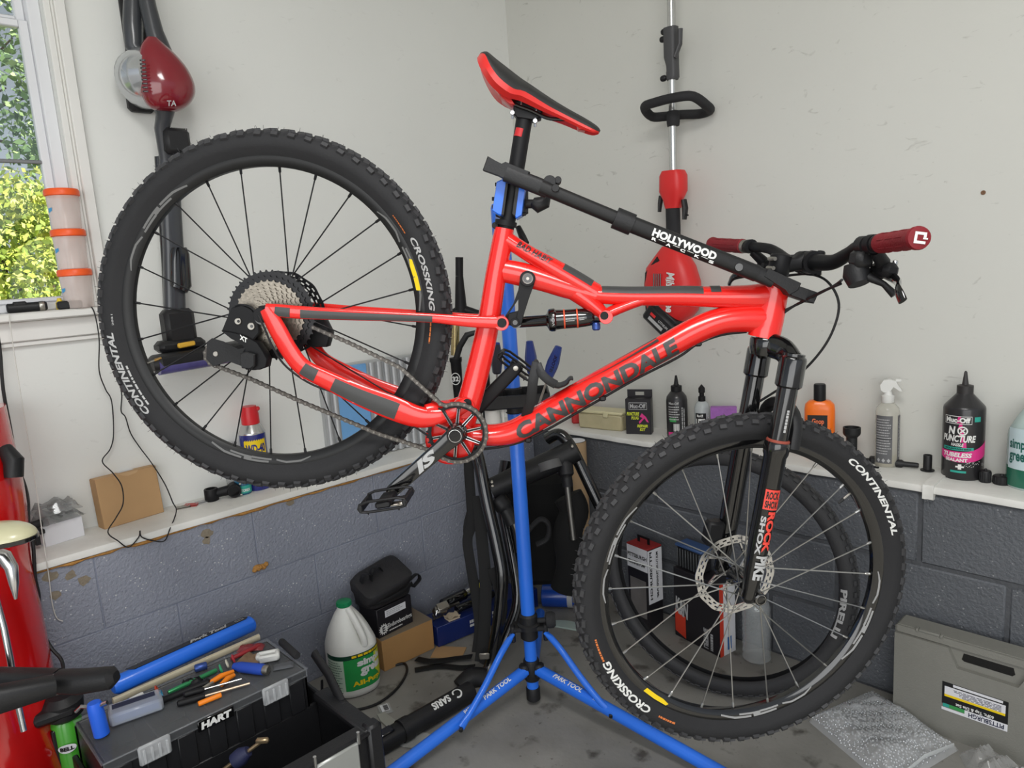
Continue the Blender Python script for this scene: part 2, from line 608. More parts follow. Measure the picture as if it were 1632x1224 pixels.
# bead of brown filler under the left ledge, and a lump of foam in a joint
rnd = random.Random(5)
cb = MB()
pts = [(0.002 + rnd.uniform(-.002, .003), -1.85 + i * 0.03, ZB - .003 + rnd.uniform(-.003, .002)) for i in range(52)]
cb.tube([V(p) for p in pts], [rnd.uniform(.002, .0065) for _ in pts], 6)
cb.struct('trim_5', M_CAULK)
fo = on_x(415, 906, 0.002)
fb = MB()
for k in range(9):
    fb.lathe(fo + V((0, rnd.uniform(-.02, .02), rnd.uniform(-.008, .008))), (1, 0, 0), [(rnd.uniform(.006, .011), 0), (.005, rnd.uniform(.004, .01)), (0, .012)], 7)
fb.top('foam_lump', M_CAULK, 'tan lump of expanded foam squeezed from a joint of the blue-grey block wall', 'foam')
# bare worn patches with exposed tan on the block face under the window
wp = MB()
for (px, py, s_) in ((80, 920, .02), (88, 948, .014), (112, 917, .014), (133, 925, .016), (330, 850, .018), (330, 862, .014), (462, 800, .014)):
    c = on_x(px, py, 0.0006)
    n_ = 11
    wp.add([c + V((0, s_ * rnd.uniform(.6, 1.2) * cos(2 * pi * k / n_), s_ * rnd.uniform(.5, 1.1) * sin(2 * pi * k / n_))) for k in range(n_)], [tuple(range(n_))])
o_ = wp.struct('worn_patch', mat('tan_bare_block', rgb(132, 122, 106), rough=.9, noise=.3, nscale=60, bump=.6, bscale=120), bpy.data.objects['wall_left_lower'])

# ---- window_1
M_UPVC = mat('white_vinyl_frame', rgb(222, 223, 226), rough=0.3, noise=0.04, nscale=8)
win = MB()
xf0, xf1 = -0.275, -0.205       # frame depth in the reveal
wbox(win, xf0, xf1, YO - .03, YO, ZS, ZT, .003)
wbox(win, xf0, xf1, YO2, YO2 + .03, ZS, ZT, .003)
wbox(win, xf0, xf1, YO2 + .03, YO - .03, ZS, ZS + .022, .003)
wbox(win, xf0, xf1, YO2 + .03, YO - .03, ZT - .03, ZT, .003)
window = win.struct('window_1', M_UPVC)
zr = on_x(30, 32, -0.235).z     # meeting rail
sash = MB()
for z0, z1, xx in ((ZS + .022, zr - .002, -.232), (zr - .002, ZT - .03, -.252)):
    wbox(sash, xx - .012, xx + .012, YO - .052, YO - .03, z0, z1, .003)
    wbox(sash, xx - .012, xx + .012, YO2 + .03, YO2 + .06, z0, z1, .003)
    wbox(sash, xx - .012, xx + .012, YO2 + .06, YO - .052, z0, z0 + .014, .003)
    wbox(sash, xx - .012, xx + .012, YO2 + .06, YO - .052, z1 - .02, z1, .003)
sash.part('sash', M_UPVC, window)
zb_ = on_x(40, 258, -0.225).z
wbox(MB(), -.226, -.218, YO2 + .06, YO - .052, zb_ - .005, zb_ + .005, .002).part('glazing_bar', mat('grey_glazing_bar', rgb(120, 122, 124), rough=.4), window)
gm = bpy.data.materials.new('window_glass'); gm.use_nodes = True
nt = gm.node_tree; nt.nodes.remove(nt.nodes['Principled BSDF'])
tr = nt.nodes.new('ShaderNodeBsdfTransparent'); gl = nt.nodes.new('ShaderNodeBsdfGlossy'); gl.inputs['Roughness'].default_value = 0.03
mxs = nt.nodes.new('ShaderNodeMixShader'); mxs.inputs[0].default_value = 0.07
tr.inputs[0].default_value = (.95, .97, .96, 1)
nt.links.new(tr.outputs[0], mxs.inputs[1]); nt.links.new(gl.outputs[0], mxs.inputs[2])
nt.links.new(mxs.outputs[0], nt.nodes['Material Output'].inputs[0])
for z0, z1, xx in ((ZS + .03, zr - .01, -.232), (zr + .008, ZT - .045, -.252)):
    wbox(MB(), xx - .002, xx + .002, YO2 + .055, YO - .048, z0, z1).part('pane', gm, window)
# casing: stepped profile up the wall beside the opening
ca = MB()
for a, b, t in ((YO, YO + .016, .010), (YO + .016, YO + .024, .006), (YO + .024, YO + .05, .016)):
    wbox(ca, -LED, -LED + t, a, b, ZS, ZT + .05, .002)
ca.struct('trim_6', M_TRIM)
si = MB()
wbox(si, -.275, -.125, YO2 - .06, YO + .075, ZS - .022, ZS, .004)
wbox(si, -LED, -.158, YO2 - .05, YO + .06, ZS - .075, ZS - .022, .003)
wbox(si, -LED, -.166, YO2 - .05, YO + .055, ZS - .088, ZS - .075, .002)
si.struct('trim_7', M_TRIM)

# ---- garden outside the window
wbox(MB(), -14, -0.36, -9, 7, -0.3, -0.2).struct('ground', mat('lawn_green', rgb(96, 122, 58), rough=.9, noise=.4, nscale=3))
def leaf_cloud(centres, n, size, seed):
    rnd = random.Random(seed); mb = MB()
    for _ in range(n):
        (c, r) = rnd.choice(centres)
        d = V((rnd.gauss(0, 1), rnd.gauss(0, 1), rnd.gauss(0, 1))).normalized() * (rnd.random() ** 0.4)
        p = V(c) + V((d.x * r[0], d.y * r[1], d.z * r[2]))
        a = V((rnd.gauss(0, 1), rnd.gauss(0, 1), rnd.gauss(0, 1) - .6)).normalized()
        b = a.orthogonal().normalized()
        b = (b * cos(rnd.random() * 6) + a.cross(b) * sin(rnd.random() * 6)).normalized()
        s_ = size * rnd.uniform(.6, 1.3)
        mb.add([p, p + a * s_ * .5 + b * s_ * .27, p + a * s_, p + a * s_ * .5 - b * s_ * .27], [(0, 1, 2, 3)], rnd.randrange(3))
    return mb
def leaf_mat(name, col):
    m = mat(name, col, rough=.5, noise=.25, nscale=5)
    b = m.node_tree.nodes['Principled BSDF']
    b.inputs['Subsurface Weight'].default_value = 0.0
    b.inputs['Transmission Weight'].default_value = 0.0
    return m
LM = [leaf_mat('leaf_green', rgb(130, 160, 110)), leaf_mat('leaf_pale', rgb(165, 190, 130)), leaf_mat('leaf_dark', rgb(96, 124, 90))]
LY = [leaf_mat('leaf_lime', rgb(205, 218, 100)), leaf_mat('leaf_yellow', rgb(226, 228, 130)), leaf_mat('leaf_olive', rgb(150, 172, 80))]
bark = mat('bark_brown', rgb(92, 78, 62), rough=.9, noise=.3, nscale=20, bump=.6, bscale=40)
tp = at_d(-130, 470, 7.0); tp.z = -0.2
tree = thing('garden_tree', 'leafy green tree with pale bark seen through the upper window', 'tree', tp)
tb = MB(); tb.tube([tp, tp + V((.05, .05, 1.6)), tp + V((.2, .25, 3.0)), tp + V((.3, .7, 4.2))], [.13, .11, .08, .04], 9)
tb.part('trunk', bark, tree)
br = MB()
for px, py, d in ((20, 60, 6.6), (60, 150, 6.4), (40, 230, 6.5), (10, 140, 7.0)):
    e = at_d(px, py, d); s0 = tp + V((.2, .25, 2.6))
    br.tube([s0, s0.lerp(e, .5) + V((0, 0, .25)), e], [.035, .02, .008], 6)
br.part('branch', bark, tree)
lc = leaf_cloud([(at_d(px, py, d), (r, r, r)) for px, py, d, r in ((0, 60, 6.6, .5), (30, 110, 6.4, .42), (70, 130, 6.3, .25), (15, 190, 6.6, .45), (55, 215, 6.4, .34), (85, 240, 6.3, .2), (20, -10, 6.6, .4))], 1500, .085, 11).part('foliage', LM, tree, angle=None)
lc['kind'] = 'stuff'
bp_ = at_d(20, 560, 5.2); bp_.z = -0.2
bush = thing('garden_bush', 'sunlit yellow-green bush filling the lower window', 'bush', bp_)
sb = MB()
for k in range(6):
    e = at_d(random.uniform(-60, 100), random.uniform(330, 430), 5.2)
    sb.tube([bp_ + V((random.uniform(-.2, .2), random.uniform(-.2, .2), 0)), (bp_ + e) / 2 + V((0, 0, .1)), e], [.03, .02, .008], 6)
sb.part('stem', bark, bush)
lc = leaf_cloud([(at_d(px, py, d), (r, r, r)) for px, py, d, r in ((20, 330, 5.4, .3), (60, 320, 5.3, .25), (90, 360, 5.2, .25), (30, 400, 5.2, .35), (80, 430, 5.1, .35), (0, 450, 5.2, .4), (40, 480, 5.0, .4), (-60, 400, 5.3, .6), (90, 490, 5.0, .4), (40, 560, 5.0, .5), (10, 360, 5.4, .3))], 5200, .06, 12).part('foliage', LY, bush, angle=None)
lc['kind'] = 'stuff'
hp = at_d(40, 480, 9.5); hp.z = -0.2
hd = thing('far_hedge', 'dark green hedge behind the yellow-green bush outside the window', 'hedge', hp)
lc = leaf_cloud([(at_d(px, py, 9.5), (.7, .9, .6)) for px in (-120, -40, 40, 120) for py in (330, 400, 470, 540)], 3500, .12, 13).part('foliage', LM, hd, angle=None)
lc['kind'] = 'stuff'
# ================================================================== THE MOUNTAIN BIKE
BK = Frame((0.66652, -1.39005, 1.23791), (0.73135, 0.682, 0.0), (-0.00937, 0.01005, 0.99991), (0.68194, -0.73128, 0.01374))
FR = Frame((1.33119, -0.78188, 0.618), (0.5754, 0.79632, -0.1865), (0.12783, 0.13767, 0.98219), (0.80782, -0.589, -0.02258))
PX = 1.0 / 745.0      # metres per pixel near the bike plane
M_RED = mat('gloss_red_frame_paint', rgb(232, 34, 28), rough=0.22, coat=0.7, noise=.03, nscale=5)
M_BLK = mat('satin_black_metal', rgb(22, 22, 24), rough=0.5, spec=.3, noise=.15, nscale=12)
M_GBLK = mat('gloss_black_paint', rgb(14, 14, 15), rough=0.12, coat=0.8)
M_PLA = mat('black_plastic', rgb(25, 25, 27), rough=0.5, noise=.12, nscale=30, bump=.12, bscale=300)
M_RUB = mat('black_rubber', rgb(37, 37, 39), rough=0.78, noise=.12, nscale=30, bump=.15, bscale=180)
M_KNOB = mat('sheened_tread_rubber', rgb(56, 56, 58), rough=0.6, noise=.12, nscale=40, bump=.15, bscale=220)  # paler than the tyre: sheen on the knob tops put into the colour
M_CHR = mat('polished_steel', rgb(205, 205, 205), rough=0.22, metal=1.0)
M_STEEL = mat('brushed_steel', rgb(170, 166, 158), rough=0.38, metal=1.0, noise=.15, nscale=60)
M_CHAIN = mat('oily_chain_steel', rgb(92, 88, 84), rough=0.42, metal=0.9, noise=.35, nscale=150)
M_GREY = mat('dark_grey_decal', rgb(66, 66, 66), rough=0.4, noise=.06, nscale=30)
M_RIMGREY = mat('grey_rim_decal', rgb(104, 104, 103), rough=0.45)
M_WHT = mat('white_print', rgb(225, 225, 222), rough=0.5)
M_LGREY = mat('light_grey_print', rgb(176, 176, 176), rough=0.5)
M_ORANGE = mat('orange_print', rgb(214, 120, 60), rough=0.5)
M_YEL = mat('yellow_print', rgb(240, 206, 22), rough=0.45)
M_DRED = mat('dark_red_rubber', rgb(122, 22, 32), rough=0.6, noise=.1, nscale=60, bump=.2, bscale=300)

bike_base = V((0.95, -1.1, 0.42))
bike = thing('mountain_bike', 'red full-suspension mountain bike with black tyres clamped in the blue repair stand', 'bicycle', on_z(850, 1108, 0.0) + V((.1, -.1, .42)))

def bpath(sts, n=6):
    """stations (px, py, w, ...) -> world points and remaining columns, smoothed"""
    loc = [(*BK.pix(s_[0], s_[1], s_[2]), *s_[3:]) for s_ in sts]
    sp = spline(loc, n)
    return [BK(*p[:3]) for p in sp], [p[3:] for p in sp]
def btube(mb, sts, n=6, seg=18, mi=0, pw=1.0):
    """stations (px, py, w, height in px, width in m)"""
    pts, c = bpath(sts, n)
    mb.sweep(pts, [x[1] / 2 for x in c], [x[0] * PX / 2 for x in c], BK.z, seg, mi, pw=pw)
    return mb
def mirror_btube(mb, sts, n=6, seg=18, mi=0, pw=1.0):
    loc = [(*BK.pix(s_[0], s_[1], s_[2]), *s_[3:]) for s_ in sts]
    sp = spline(loc, n)
    mb.sweep([BK(p[0], p[1], -p[2]) for p in sp], [p[4] / 2 for p in sp], [p[3] * PX / 2 for p in sp], BK.z, seg, mi, pw=pw)
    return mb
def bprism(mb, pix, w0, w1, mi=0):
    p0 = [V(BK.pix(px, py, (w0 + w1) / 2)) for px, py in pix]; c = sum(p0, V((0, 0, 0))) / len(p0)
    rad = max((p - c).length for p in p0); h = w1 - w0; ch = min(.0022, h * .3); k = 1 - min(.2, ch * 1.2 / rad)
    rings = []
    for w, s_ in ((w0, k), (w0 + ch, 1), (w1 - ch, 1), (w1, k)):
        rings.append([BK(c.x + (p.x - c.x) * s_, c.y + (p.y - c.y) * s_, w) for p in p0])
    mb.loft(rings, mi)
    return mb
def bdisc(mb, px, py, w0, w1, rpx, mi=0, seg=20, bev=0.0008):
    c = BK.at(px, py, w0); r = rpx * PX; h = w1 - w0
    b_ = min(bev, abs(h) * .3) * (1 if h > 0 else -1)
    mb.lathe(c, BK.z, [(r - abs(b_), 0), (r, b_), (r, h - b_), (r - abs(b_), h)], seg, mi)
    return mb

# ---- front triangle (one hydroformed alloy piece)
fr = MB()
btube(fr, [(804, 364, 0, 29, .036), (799, 392, 0, 31, .038), (790, 440, 0, 32, .04), (780, 505, 0, 34, .04), (770, 555, 0, 36, .04), (759, 600, 0, 37, .042), (748, 640, 0, 38, .05), (738, 672, 0, 40, .06)])
# upper and lower struts from the seat tube to the top tube
btube(fr, [(808, 382, 0, 24, .034), (842, 404, 0, 24, .036), (880, 426, 0, 28, .038), (915, 447, 0, 30, .038), (950, 468, 0, 30, .036)])
btube(fr, [(796, 430, 0, 34, .032), (830, 437, 0, 36, .032), (868, 447, 0, 34, .034), (905, 459, 0, 32, .036), (950, 472, 0, 26, .036)])
btube(fr, [(930, 464, 0, 24, .036), (955, 470, 0, 26, .036), (1010, 472, 0, 28, .038), (1080, 472, 0, 30, .04), (1140, 473, 0, 32, .042), (1195, 473, 0, 36, .044), (1228, 472, 0, 42, .044)])
# shock mount bracket
btube(fr, [(915, 463, 0, 30, .034), (940, 482, 0, 26, .042), (963, 502, 0, 20, .046)])
btube(fr, [(960, 503, 0, 18, .046), (990, 490, 0, 17, .042), (1018, 480, 0, 16, .036), (1048, 472, 0, 14, .034)])
bdisc(fr, 963, 503, -.024, .024, 10.5)
# down tube
btube(fr, [(1222, 508, 0, 46, .046), (1190, 507, 0, 42, .048), (1150, 511, 0, 40, .05), (1110, 526, 0, 40, .052), (1060, 553, 0, 39, .054), (1000, 586, 0, 39, .056), (940, 619, 0, 39, .058), (890, 647, 0, 39, .058), (850, 671, 0, 38, .058), (820, 687, 0, 37, .058), (790, 693, 0, 34, .06), (755, 692, 0, 33, .066), (735, 690, 0, 34, .07)], seg=20)
# head tube
btube(fr, [(1236, 453, 0, 40, .05), (1232, 475, 0, 42, .05), (1226, 505, 0, 44, .05), (1220, 526, 0, 47, .054), (1217, 538, 0, 48, .056)], seg=22)
# bottom bracket shell and main pivot boss
bdisc(fr, 724, 690, -.04, .034, 38, seg=26, bev=.004)
bdisc(fr, 745, 642, -.034, .034, 17, seg=22, bev=.003)
btube(fr, [(742, 640, 0, 30, .056), (735, 660, 0, 42, .06), (728, 682, 0, 56, .06)])
frame = fr.part('frame', M_RED, bike)

# frame graphics follow the tube's side: map px -> point on tube side
def dt_surface(u, v):
    """u along the straight run of the down tube 0..1 (bottom bracket to head), v across -1..1"""
    pc = (834 + (1075 - 834) * u, 679 + (545 - 679) * u)
    ln = math.hypot(241, -134); nx, ny = 134 / ln, 241 / ln   # across, downwards in the picture
    half = 19.5
    a = BK.pix(834, 679, 0); b = BK.pix(1075, 545, 0)
    p = BK.pix(pc[0], pc[1], 0)
    d = V((b[0] - a[0], b[1] - a[1], 0)).normalized()
    h = 19.5 * PX + .0008; w = .0293 * math.sqrt(max(0, 1 - v * v)) + .001
    return BK(p[0] - d.y * h * v, p[1] + d.x * h * v, w)
dc = MB()
text_on(dc, 'CANNONDALE', lambda x, y: dt_surface(x, -.80 + 1.3 * y), -.045, 1.0, 0, 1, 0, shear=.1, bold=.045)
dc.part('lettering', M_GREY, frame)
gs = MB()
# grey wedge along the top of the down tube
for k in range(14):
    u0, u1 = .30 + .62 * k / 14, .30 + .62 * (k + 1) / 14
    v0 = lambda u: .98 - .22 * min(1, (u - .25) * 3)
    gs.add([dt_surface(u0, v0(u0)), dt_surface(u1, v0(u1)), dt_surface(u1, .995), dt_surface(u0, .995)], [(0, 1, 2, 3)])
def flat_graphic(mb, pix, w):
    return mb.add([BK.at(px, py, w) for px, py in pix], [tuple(range(len(pix)))])
# grey cap along the top tube
def strip_on_tube(mb, sts, a0, a1, grow=.0006, n=6):
    """band of a tube surface between section angles a0..a1 (0 = towards camera, 90 = up)"""
    pts, c = bpath(sts, n)
    rows = []
    for i, p in enumerate(pts):
        t = (pts[min(i + 1, len(pts) - 1)] - pts[max(i - 1, 0)]).normalized()
        l = (BK.z - t * BK.z.dot(t)).normalized(); u = t.cross(l)
        if u.z < 0: u = -u
        row = []
        for k in range(7):
            a = radians(a0 + (a1 - a0) * k / 6)
            row.append(p + l * (c[i][1] / 2 + grow) * cos(a) + u * (c[i][0] * PX / 2 + grow) * sin(a))
        rows.append(row)
    return mb.loft(rows, cap=False, closed=False)
strip_on_tube(gs, [(958, 470, 0, 26, .036), (1010, 472, 0, 28, .038), (1080, 472, 0, 30, .04), (1118, 473, 0, 31, .041)], 18, 120)
strip_on_tube(gs, [(1130, 473, 0, 31.5, .0415), (1146, 473, 0, 32, .042)], 28, 120)
strip_on_tube(gs, [(893, 434, 0, 29, .038), (915, 447, 0, 30, .038), (938, 461, 0, 30, .037)], 22, 120)
gs.part('grey_graphic', M_GREY, frame)
hb = MB()
text_on(hb, 'BAD HABIT', lambda x, y: BK.at(822 + 56 * x + 4 * y, 392.5 + 30 * x - 9.5 * y, .0185 - .002 * abs(y - .2)), 0, 1, 0, 1, shear=.35, bold=.02)
hb.part('lettering', M_GBLK, frame)
bt = MB()
bdisc(bt, 963, 503, .024, .027, 6); bdisc(bt, 745, 642, .034, .037, 6.5)
bt.part('pivot_bolt', mat('flat_black_bolt', rgb(10, 10, 11), rough=.6), frame, comp=True)

# ---- seat clamp, post, saddle
sc_ = MB(); btube(sc_, [(805.5, 360, 0, 33, .042), (807, 352, 0, 33, .042)], 1)
bdisc(sc_, 790, 360, -.006, .008, 5)
sc_.part('seat_clamp', M_BLK, bike)
sp_ = MB(); btube(sp_, [(806, 366, 0, 24, .031), (811, 340, 0, 24, .031), (822, 275, 0, 24, .031), (834, 200, 0, 24, .031), (836, 188, 0, 25, .032)], 2)
bprism(sp_, [(820, 166), (838, 158), (866, 172), (862, 190), (850, 194), (824, 190), (818, 182)], -.018, .018)
post = sp_.part('seatpost', M_BLK, bike)
lg = MB(); btube(lg, [(828, 219, .0035, 17.5, .0255), (831, 206, .0035, 17.5, .0255)], 2)
lg.part('red_badge', mat('red_badge', rgb(190, 40, 44), rough=.4), post)
pb = MB()
for px, py in ((817, 181), (853, 194), (855, 172), (831, 160)):
    bdisc(pb, px, py, .012, .022, 3.5)
    btube(pb, [(px, py - 6, .016, 4, .005), (px, py + 8, .016, 4, .005)], 1, 8)
pb.part('clamp_bolt', M_CHR, post)
# saddle: stations from tail to nose: top line (px), half width, depth of cover edge, depth of shell edge (px)
SAD = [(766, 84, .034, 2, 10), (776, 82, .056, 6, 24), (790, 93, .066, 16, 33), (808, 107, .066, 23, 40), (830, 124, .058, 23, 39), (845, 134, .05, 16, 32), (879, 157, .036, 14, 25), (907, 174, .027, 12, 20), (934, 189, .021, 11, 18), (952, 201, .017, 8, 13), (957, 208, .008, 3, 5)]
def sad_pt(px, py, d, w):
    # depths are read at the near edge; the far edge mirrors it
    a = BK.pix(px - .57 * d, py + .82 * d, abs(w)); return BK(a[0], a[1], w)
sd, ss = MB(), MB(); r1, r2 = [], []
for px, py, hw, b_, l_ in spline(SAD, 3):
    t0 = BK.pix(px, py, 0)
    prof = [(-1, b_), (-.99, b_ * .75), (-.88, b_ * .4), (-.6, b_ * .22)]
    ring = [sad_pt(px, py, d, hw * w) for w, d in prof] + [BK(*t0)] + [sad_pt(px, py, d, -hw * w) for w, d in reversed(prof)]
    ring += [sad_pt(px, py, b_ * .95, hw * .5), sad_pt(px, py, b_ * .95, -hw * .5)]
    r1.append(ring)
    up, lo = b_ * .9, l_
    r2.append([sad_pt(px, py, up, -hw * 1.01), sad_pt(px, py, (up + lo) / 2, -hw * 1.0), sad_pt(px, py, lo, -hw * .82), sad_pt(px, py, lo * .8, 0), sad_pt(px, py, lo, hw * .82), sad_pt(px, py, (up + lo) / 2, hw * 1.0), sad_pt(px, py, up, hw * 1.01), sad_pt(px, py, up * .9, 0)])
sd.loft(r1); ss.loft(r2)
saddle = sd.part('saddle', mat('black_saddle_cover', rgb(34, 34, 34), rough=.55, bump=.15, bscale=300), bike, angle=60)
M_SRED = mat('red_saddle_shell', rgb(214, 44, 40), rough=.35, coat=.3)
# tail piece and nose horn under the shell
for s_ in (-1, 1):
    bprism(ss, [(771, 108), (790, 104), (800, 132), (806, 150), (796, 152), (779, 132)], s_ * .034 - .008, s_ * .034 + .008)
bprism(ss, [(796, 146), (808, 150), (822, 172), (815, 172), (799, 160)], -.03, .03)
bprism(ss, [(916, 192), (936, 202), (932, 210), (921, 208)], -.014, .014)
ss.part('shell', M_SRED, saddle)
rl = MB()
for s_ in (-1, 1):
    pts, _ = bpath([(798, 139, s_ * .022, 0), (806, 156, s_ * .022, 0), (822, 167, s_ * .022, 0), (846, 176, s_ * .022, 0), (872, 188, s_ * .02, 0), (895, 190, s_ * .017, 0), (912, 190, s_ * .012, 0), (924, 200, s_ * .008, 0)], 5)
    rl.tube(pts, .0036, 8)
rl.part('rail', M_GBLK, saddle, comp=True)

# ---- swingarm: chain stays and seat stays, both sides
CS = [(424, 492, .070, 20, .014), (433, 508, .070, 25, .015), (445, 530, .069, 27, .016), (462, 560, .066, 27, .016), (484, 586, .062, 27, .018), (523, 606, .056, 29, .018), (574, 630, .050, 34, .018), (626, 650, .046, 38, .02), (665, 664, .044, 34, .022), (695, 664, .042, 28, .026), (722, 655, .034, 24, .02), (745, 643, .030, 22, .014)]
SS = [(424, 492, .070, 16, .012), (445, 495, .069, 19, .012), (480, 498, .066, 19, .012), (540, 501, .058, 17, .012), (620, 504, .048, 15, .012), (690, 507, .039, 14, .012), (745, 512, .034, 17, .012), (800, 514.5, .031, 19, .011)]
for nm, st in (('chainstay', CS), ('seatstay', SS)):
    a = MB(); btube(a, st, 5, 16, pw=.8)
    if nm == 'seatstay': bdisc(a, 800, 514.5, .020, .036, 11)
    near = a.part(nm, M_RED, bike)
    b = MB(); mirror_btube(b, st, 5, 16, pw=.8)
    b.part(nm, M_RED, bike)
    g = MB()
    def side_graphic(st_, i0, i1, lo, hi, n=5):
        loc = [(*BK.pix(q[0], q[1], q[2]), *q[3:]) for q in st_]
        sp = spline(loc, n)[i0:i1]
        rows = []
        for i, p in enumerate(sp):
            q0, q1 = sp[max(i - 1, 0)], sp[min(i + 1, len(sp) - 1)]
            t = V((q1[0] - q0[0], q1[1] - q0[1], 0)).normalized(); n_ = V((-t.y, t.x, 0))
            row = []
            for k in range(4):
                v = lo + (hi - lo) * k / 3
                h = p[3] * PX / 2
                s = (1 - min(.999, abs(v)) ** 2.5) ** .4
                row.append(BK(p[0] + n_.x * h * v, p[1] + n_.y * h * v, p[2] + p[4] / 2 * s + .0009))
            rows.append(row)
        return rows
    if nm == 'chainstay':
        g.loft(side_graphic(st, 26, 37, -.75, .62), cap=False, closed=False)
        g.loft(side_graphic(st, 20, 24, -.7, .7), cap=False, closed=False)
    else:
        g.loft(side_graphic(st, 10, 26, -.85, .45), cap=False, closed=False)
        g.loft(side_graphic(st, 4, 9, -.85, .6), cap=False, closed=False)
    g.part('grey_graphic', M_GREY, near)
yo = MB(); btube(yo, [(672, 655, -.046, 26, .02), (700, 652, -.03, 26, .03), (712, 650, 0, 24, .03), (700, 652, .03, 26, .03), (680, 658, .046, 26, .02)], 4)
yo.part('chainstay_yoke', M_RED, bike)
do = MB()
bprism(do, [(413, 488), (424, 486), (432, 494), (430, 510), (420, 516), (411, 508)], .058, .068)
bprism(do, [(413, 488), (424, 486), (432, 494), (430, 510), (420, 516), (411, 508)], -.072, -.062)
bdisc(do, 417, 502, .066, .074, 11)
do.part('dropout', M_BLK, bike)

# ---- rocker link and rear shock
lk = MB()
for w0, w1 in ((.020, .028), (-.028, -.020)):
    bprism(lk, [(829, 443), (834, 434), (841, 431), (848, 434), (853, 443), (851, 454), (843, 476), (836, 498), (831, 517), (823, 521), (821, 508), (826, 494), (826, 477), (811, 500), (808, 518), (803, 512), (806, 502), (818, 484), (826, 462)], w0, w1)
    bprism(lk, [(803, 512), (806, 502), (811, 499), (827, 495), (824, 520), (808, 518)], w0, w1)
bdisc(lk, 841, 444, .02, .034, 11.5); bdisc(lk, 821, 514, .02, .032, 7)
bdisc(lk, 841, 444, -.034, .03, 8)
link_o = lk.part('rocker_link', M_BLK, bike)
lb = MB(); bdisc(lb, 841, 444, .034, .0352, 8.5); bdisc(lb, 821, 514, .032, .0335, 4)
lb.part('pivot_bolt', M_GBLK, link_o, comp=True)
lb = MB(); lb.tube([BK.at(841, 444, .0355) + (BK.x * cos(2 * pi * k / 24) + BK.y * sin(2 * pi * k / 24)) * .0095 for k in range(24)], .0008, 5, closed=True); bdisc(lb, 841, 444, .035, .0362, 2.5); lb.part('bolt_ring', M_STEEL, link_o, comp=True)
lb = MB(); bdisc(lb, 800, 514.5, .036, .039, 7)
lb.part('pivot_cap', mat('flat_black_bolt', (0, 0, 0)), link_o)
A_, B_ = BK.at(823, 514, 0), BK.at(962, 504, 0)
ax_ = (B_ - A_).normalized(); L_ = (B_ - A_).length
shk = MB()
prof = [(.008, 0), (.011, .006), (.0115, .06), (.013, .062), (.0215, .066), (.0235, .070), (.0235, .078), (.0205, .081), (.0195, .095), (.0195, .125), (.0185, .140), (.017, .152), (.012, .158), (.012, .170), (.008, L_ - .004)]
shk.lathe(A_, ax_, prof, 24)
for e in (A_, B_): shk.lathe(e - BK.z * .014, BK.z, [(.011, 0), (.011, .028)], 16)
shock = shk.part('rear_shock', M_GBLK, bike)
sr = MB()
for h in (.096, .122): sr.lathe(A_, ax_, [(.0197, h), (.0200, h + .0006), (.0200, h + .0024), (.0197, h + .003)], 24)
sr.part('orange_ring', comp=True, mats=mat('orange_red_ring', rgb(214, 84, 50), rough=.5), parent=shock)
kn = MB(); kn.lathe(BK.at(950, 517, .006), -BK.y, [(.006, -.004), (.0085, 0), (.0085, .009), (.006, .012)], 14)
kn.part('rebound_knob', mat('blue_anodised', rgb(60, 84, 150), rough=.35, metal=.6), shock)
sl = MB()
u_ = (BK.z).cross(ax_)
sfn = lambda x, y: A_ + ax_ * x + (BK.z * cos(y / .0197) - u_ * sin(y / .0197) * -1) * .0201
text_on(sl, 'VOL', lambda x, y: A_ + ax_ * (.0725 + .005 * (1 - y)) + (BK.z * cos((x - .5) * 1.0) + u_ * sin((x - .5) * 1.0)) * .0240, 0, 1, 0, 1)
sl.mark(); text_lines(sl, sfn, .100, .120, .002, 2, .002, .002, seed=8); text_lines(sl, sfn, .127, .139, .002, 2, .0015, .002, seed=9)
sl.part('lettering', M_LGREY, shock)

# ---- wheels
def gear(mb, F, r, n, w0, w1, tooth=.004, hole=0.0, mi=0, skip=0):
    """toothed disc in frame F (plane x,y), optionally with a hole"""
    out = []
    for k in range(n):
        for ph, dr in ((0, -.4), (.28, -.25), (.42, .55), (.58, .55), (.72, -.25)):
            a = 2 * pi * (k + ph) / n
            out.append(((r + tooth * dr) * cos(a), (r + tooth * dr) * sin(a)))
    m = len(out)
    if hole <= 0:
        mb.prism([F(x, y, w0) for x, y in out], F.z * (w1 - w0), mi)
    else:
        vs_ = []
        for w in (w0, w1):
            vs_ += [F(x, y, w) for x, y in out]
            vs_ += [F(hole * cos(2 * pi * i / m), hole * sin(2 * pi * i / m), w) for i in range(m)]
        fs = []
        for i in range(m):
            j = (i + 1) % m
            fs += [(i, j, m + j, m + i), (2 * m + i, 3 * m + i, 3 * m + j, 2 * m + j), (i, 2 * m + i, 2 * m + j, j), (m + i, m + j, 3 * m + j, 3 * m + i)]
        mb.add(vs_, fs, mi)
    return mb
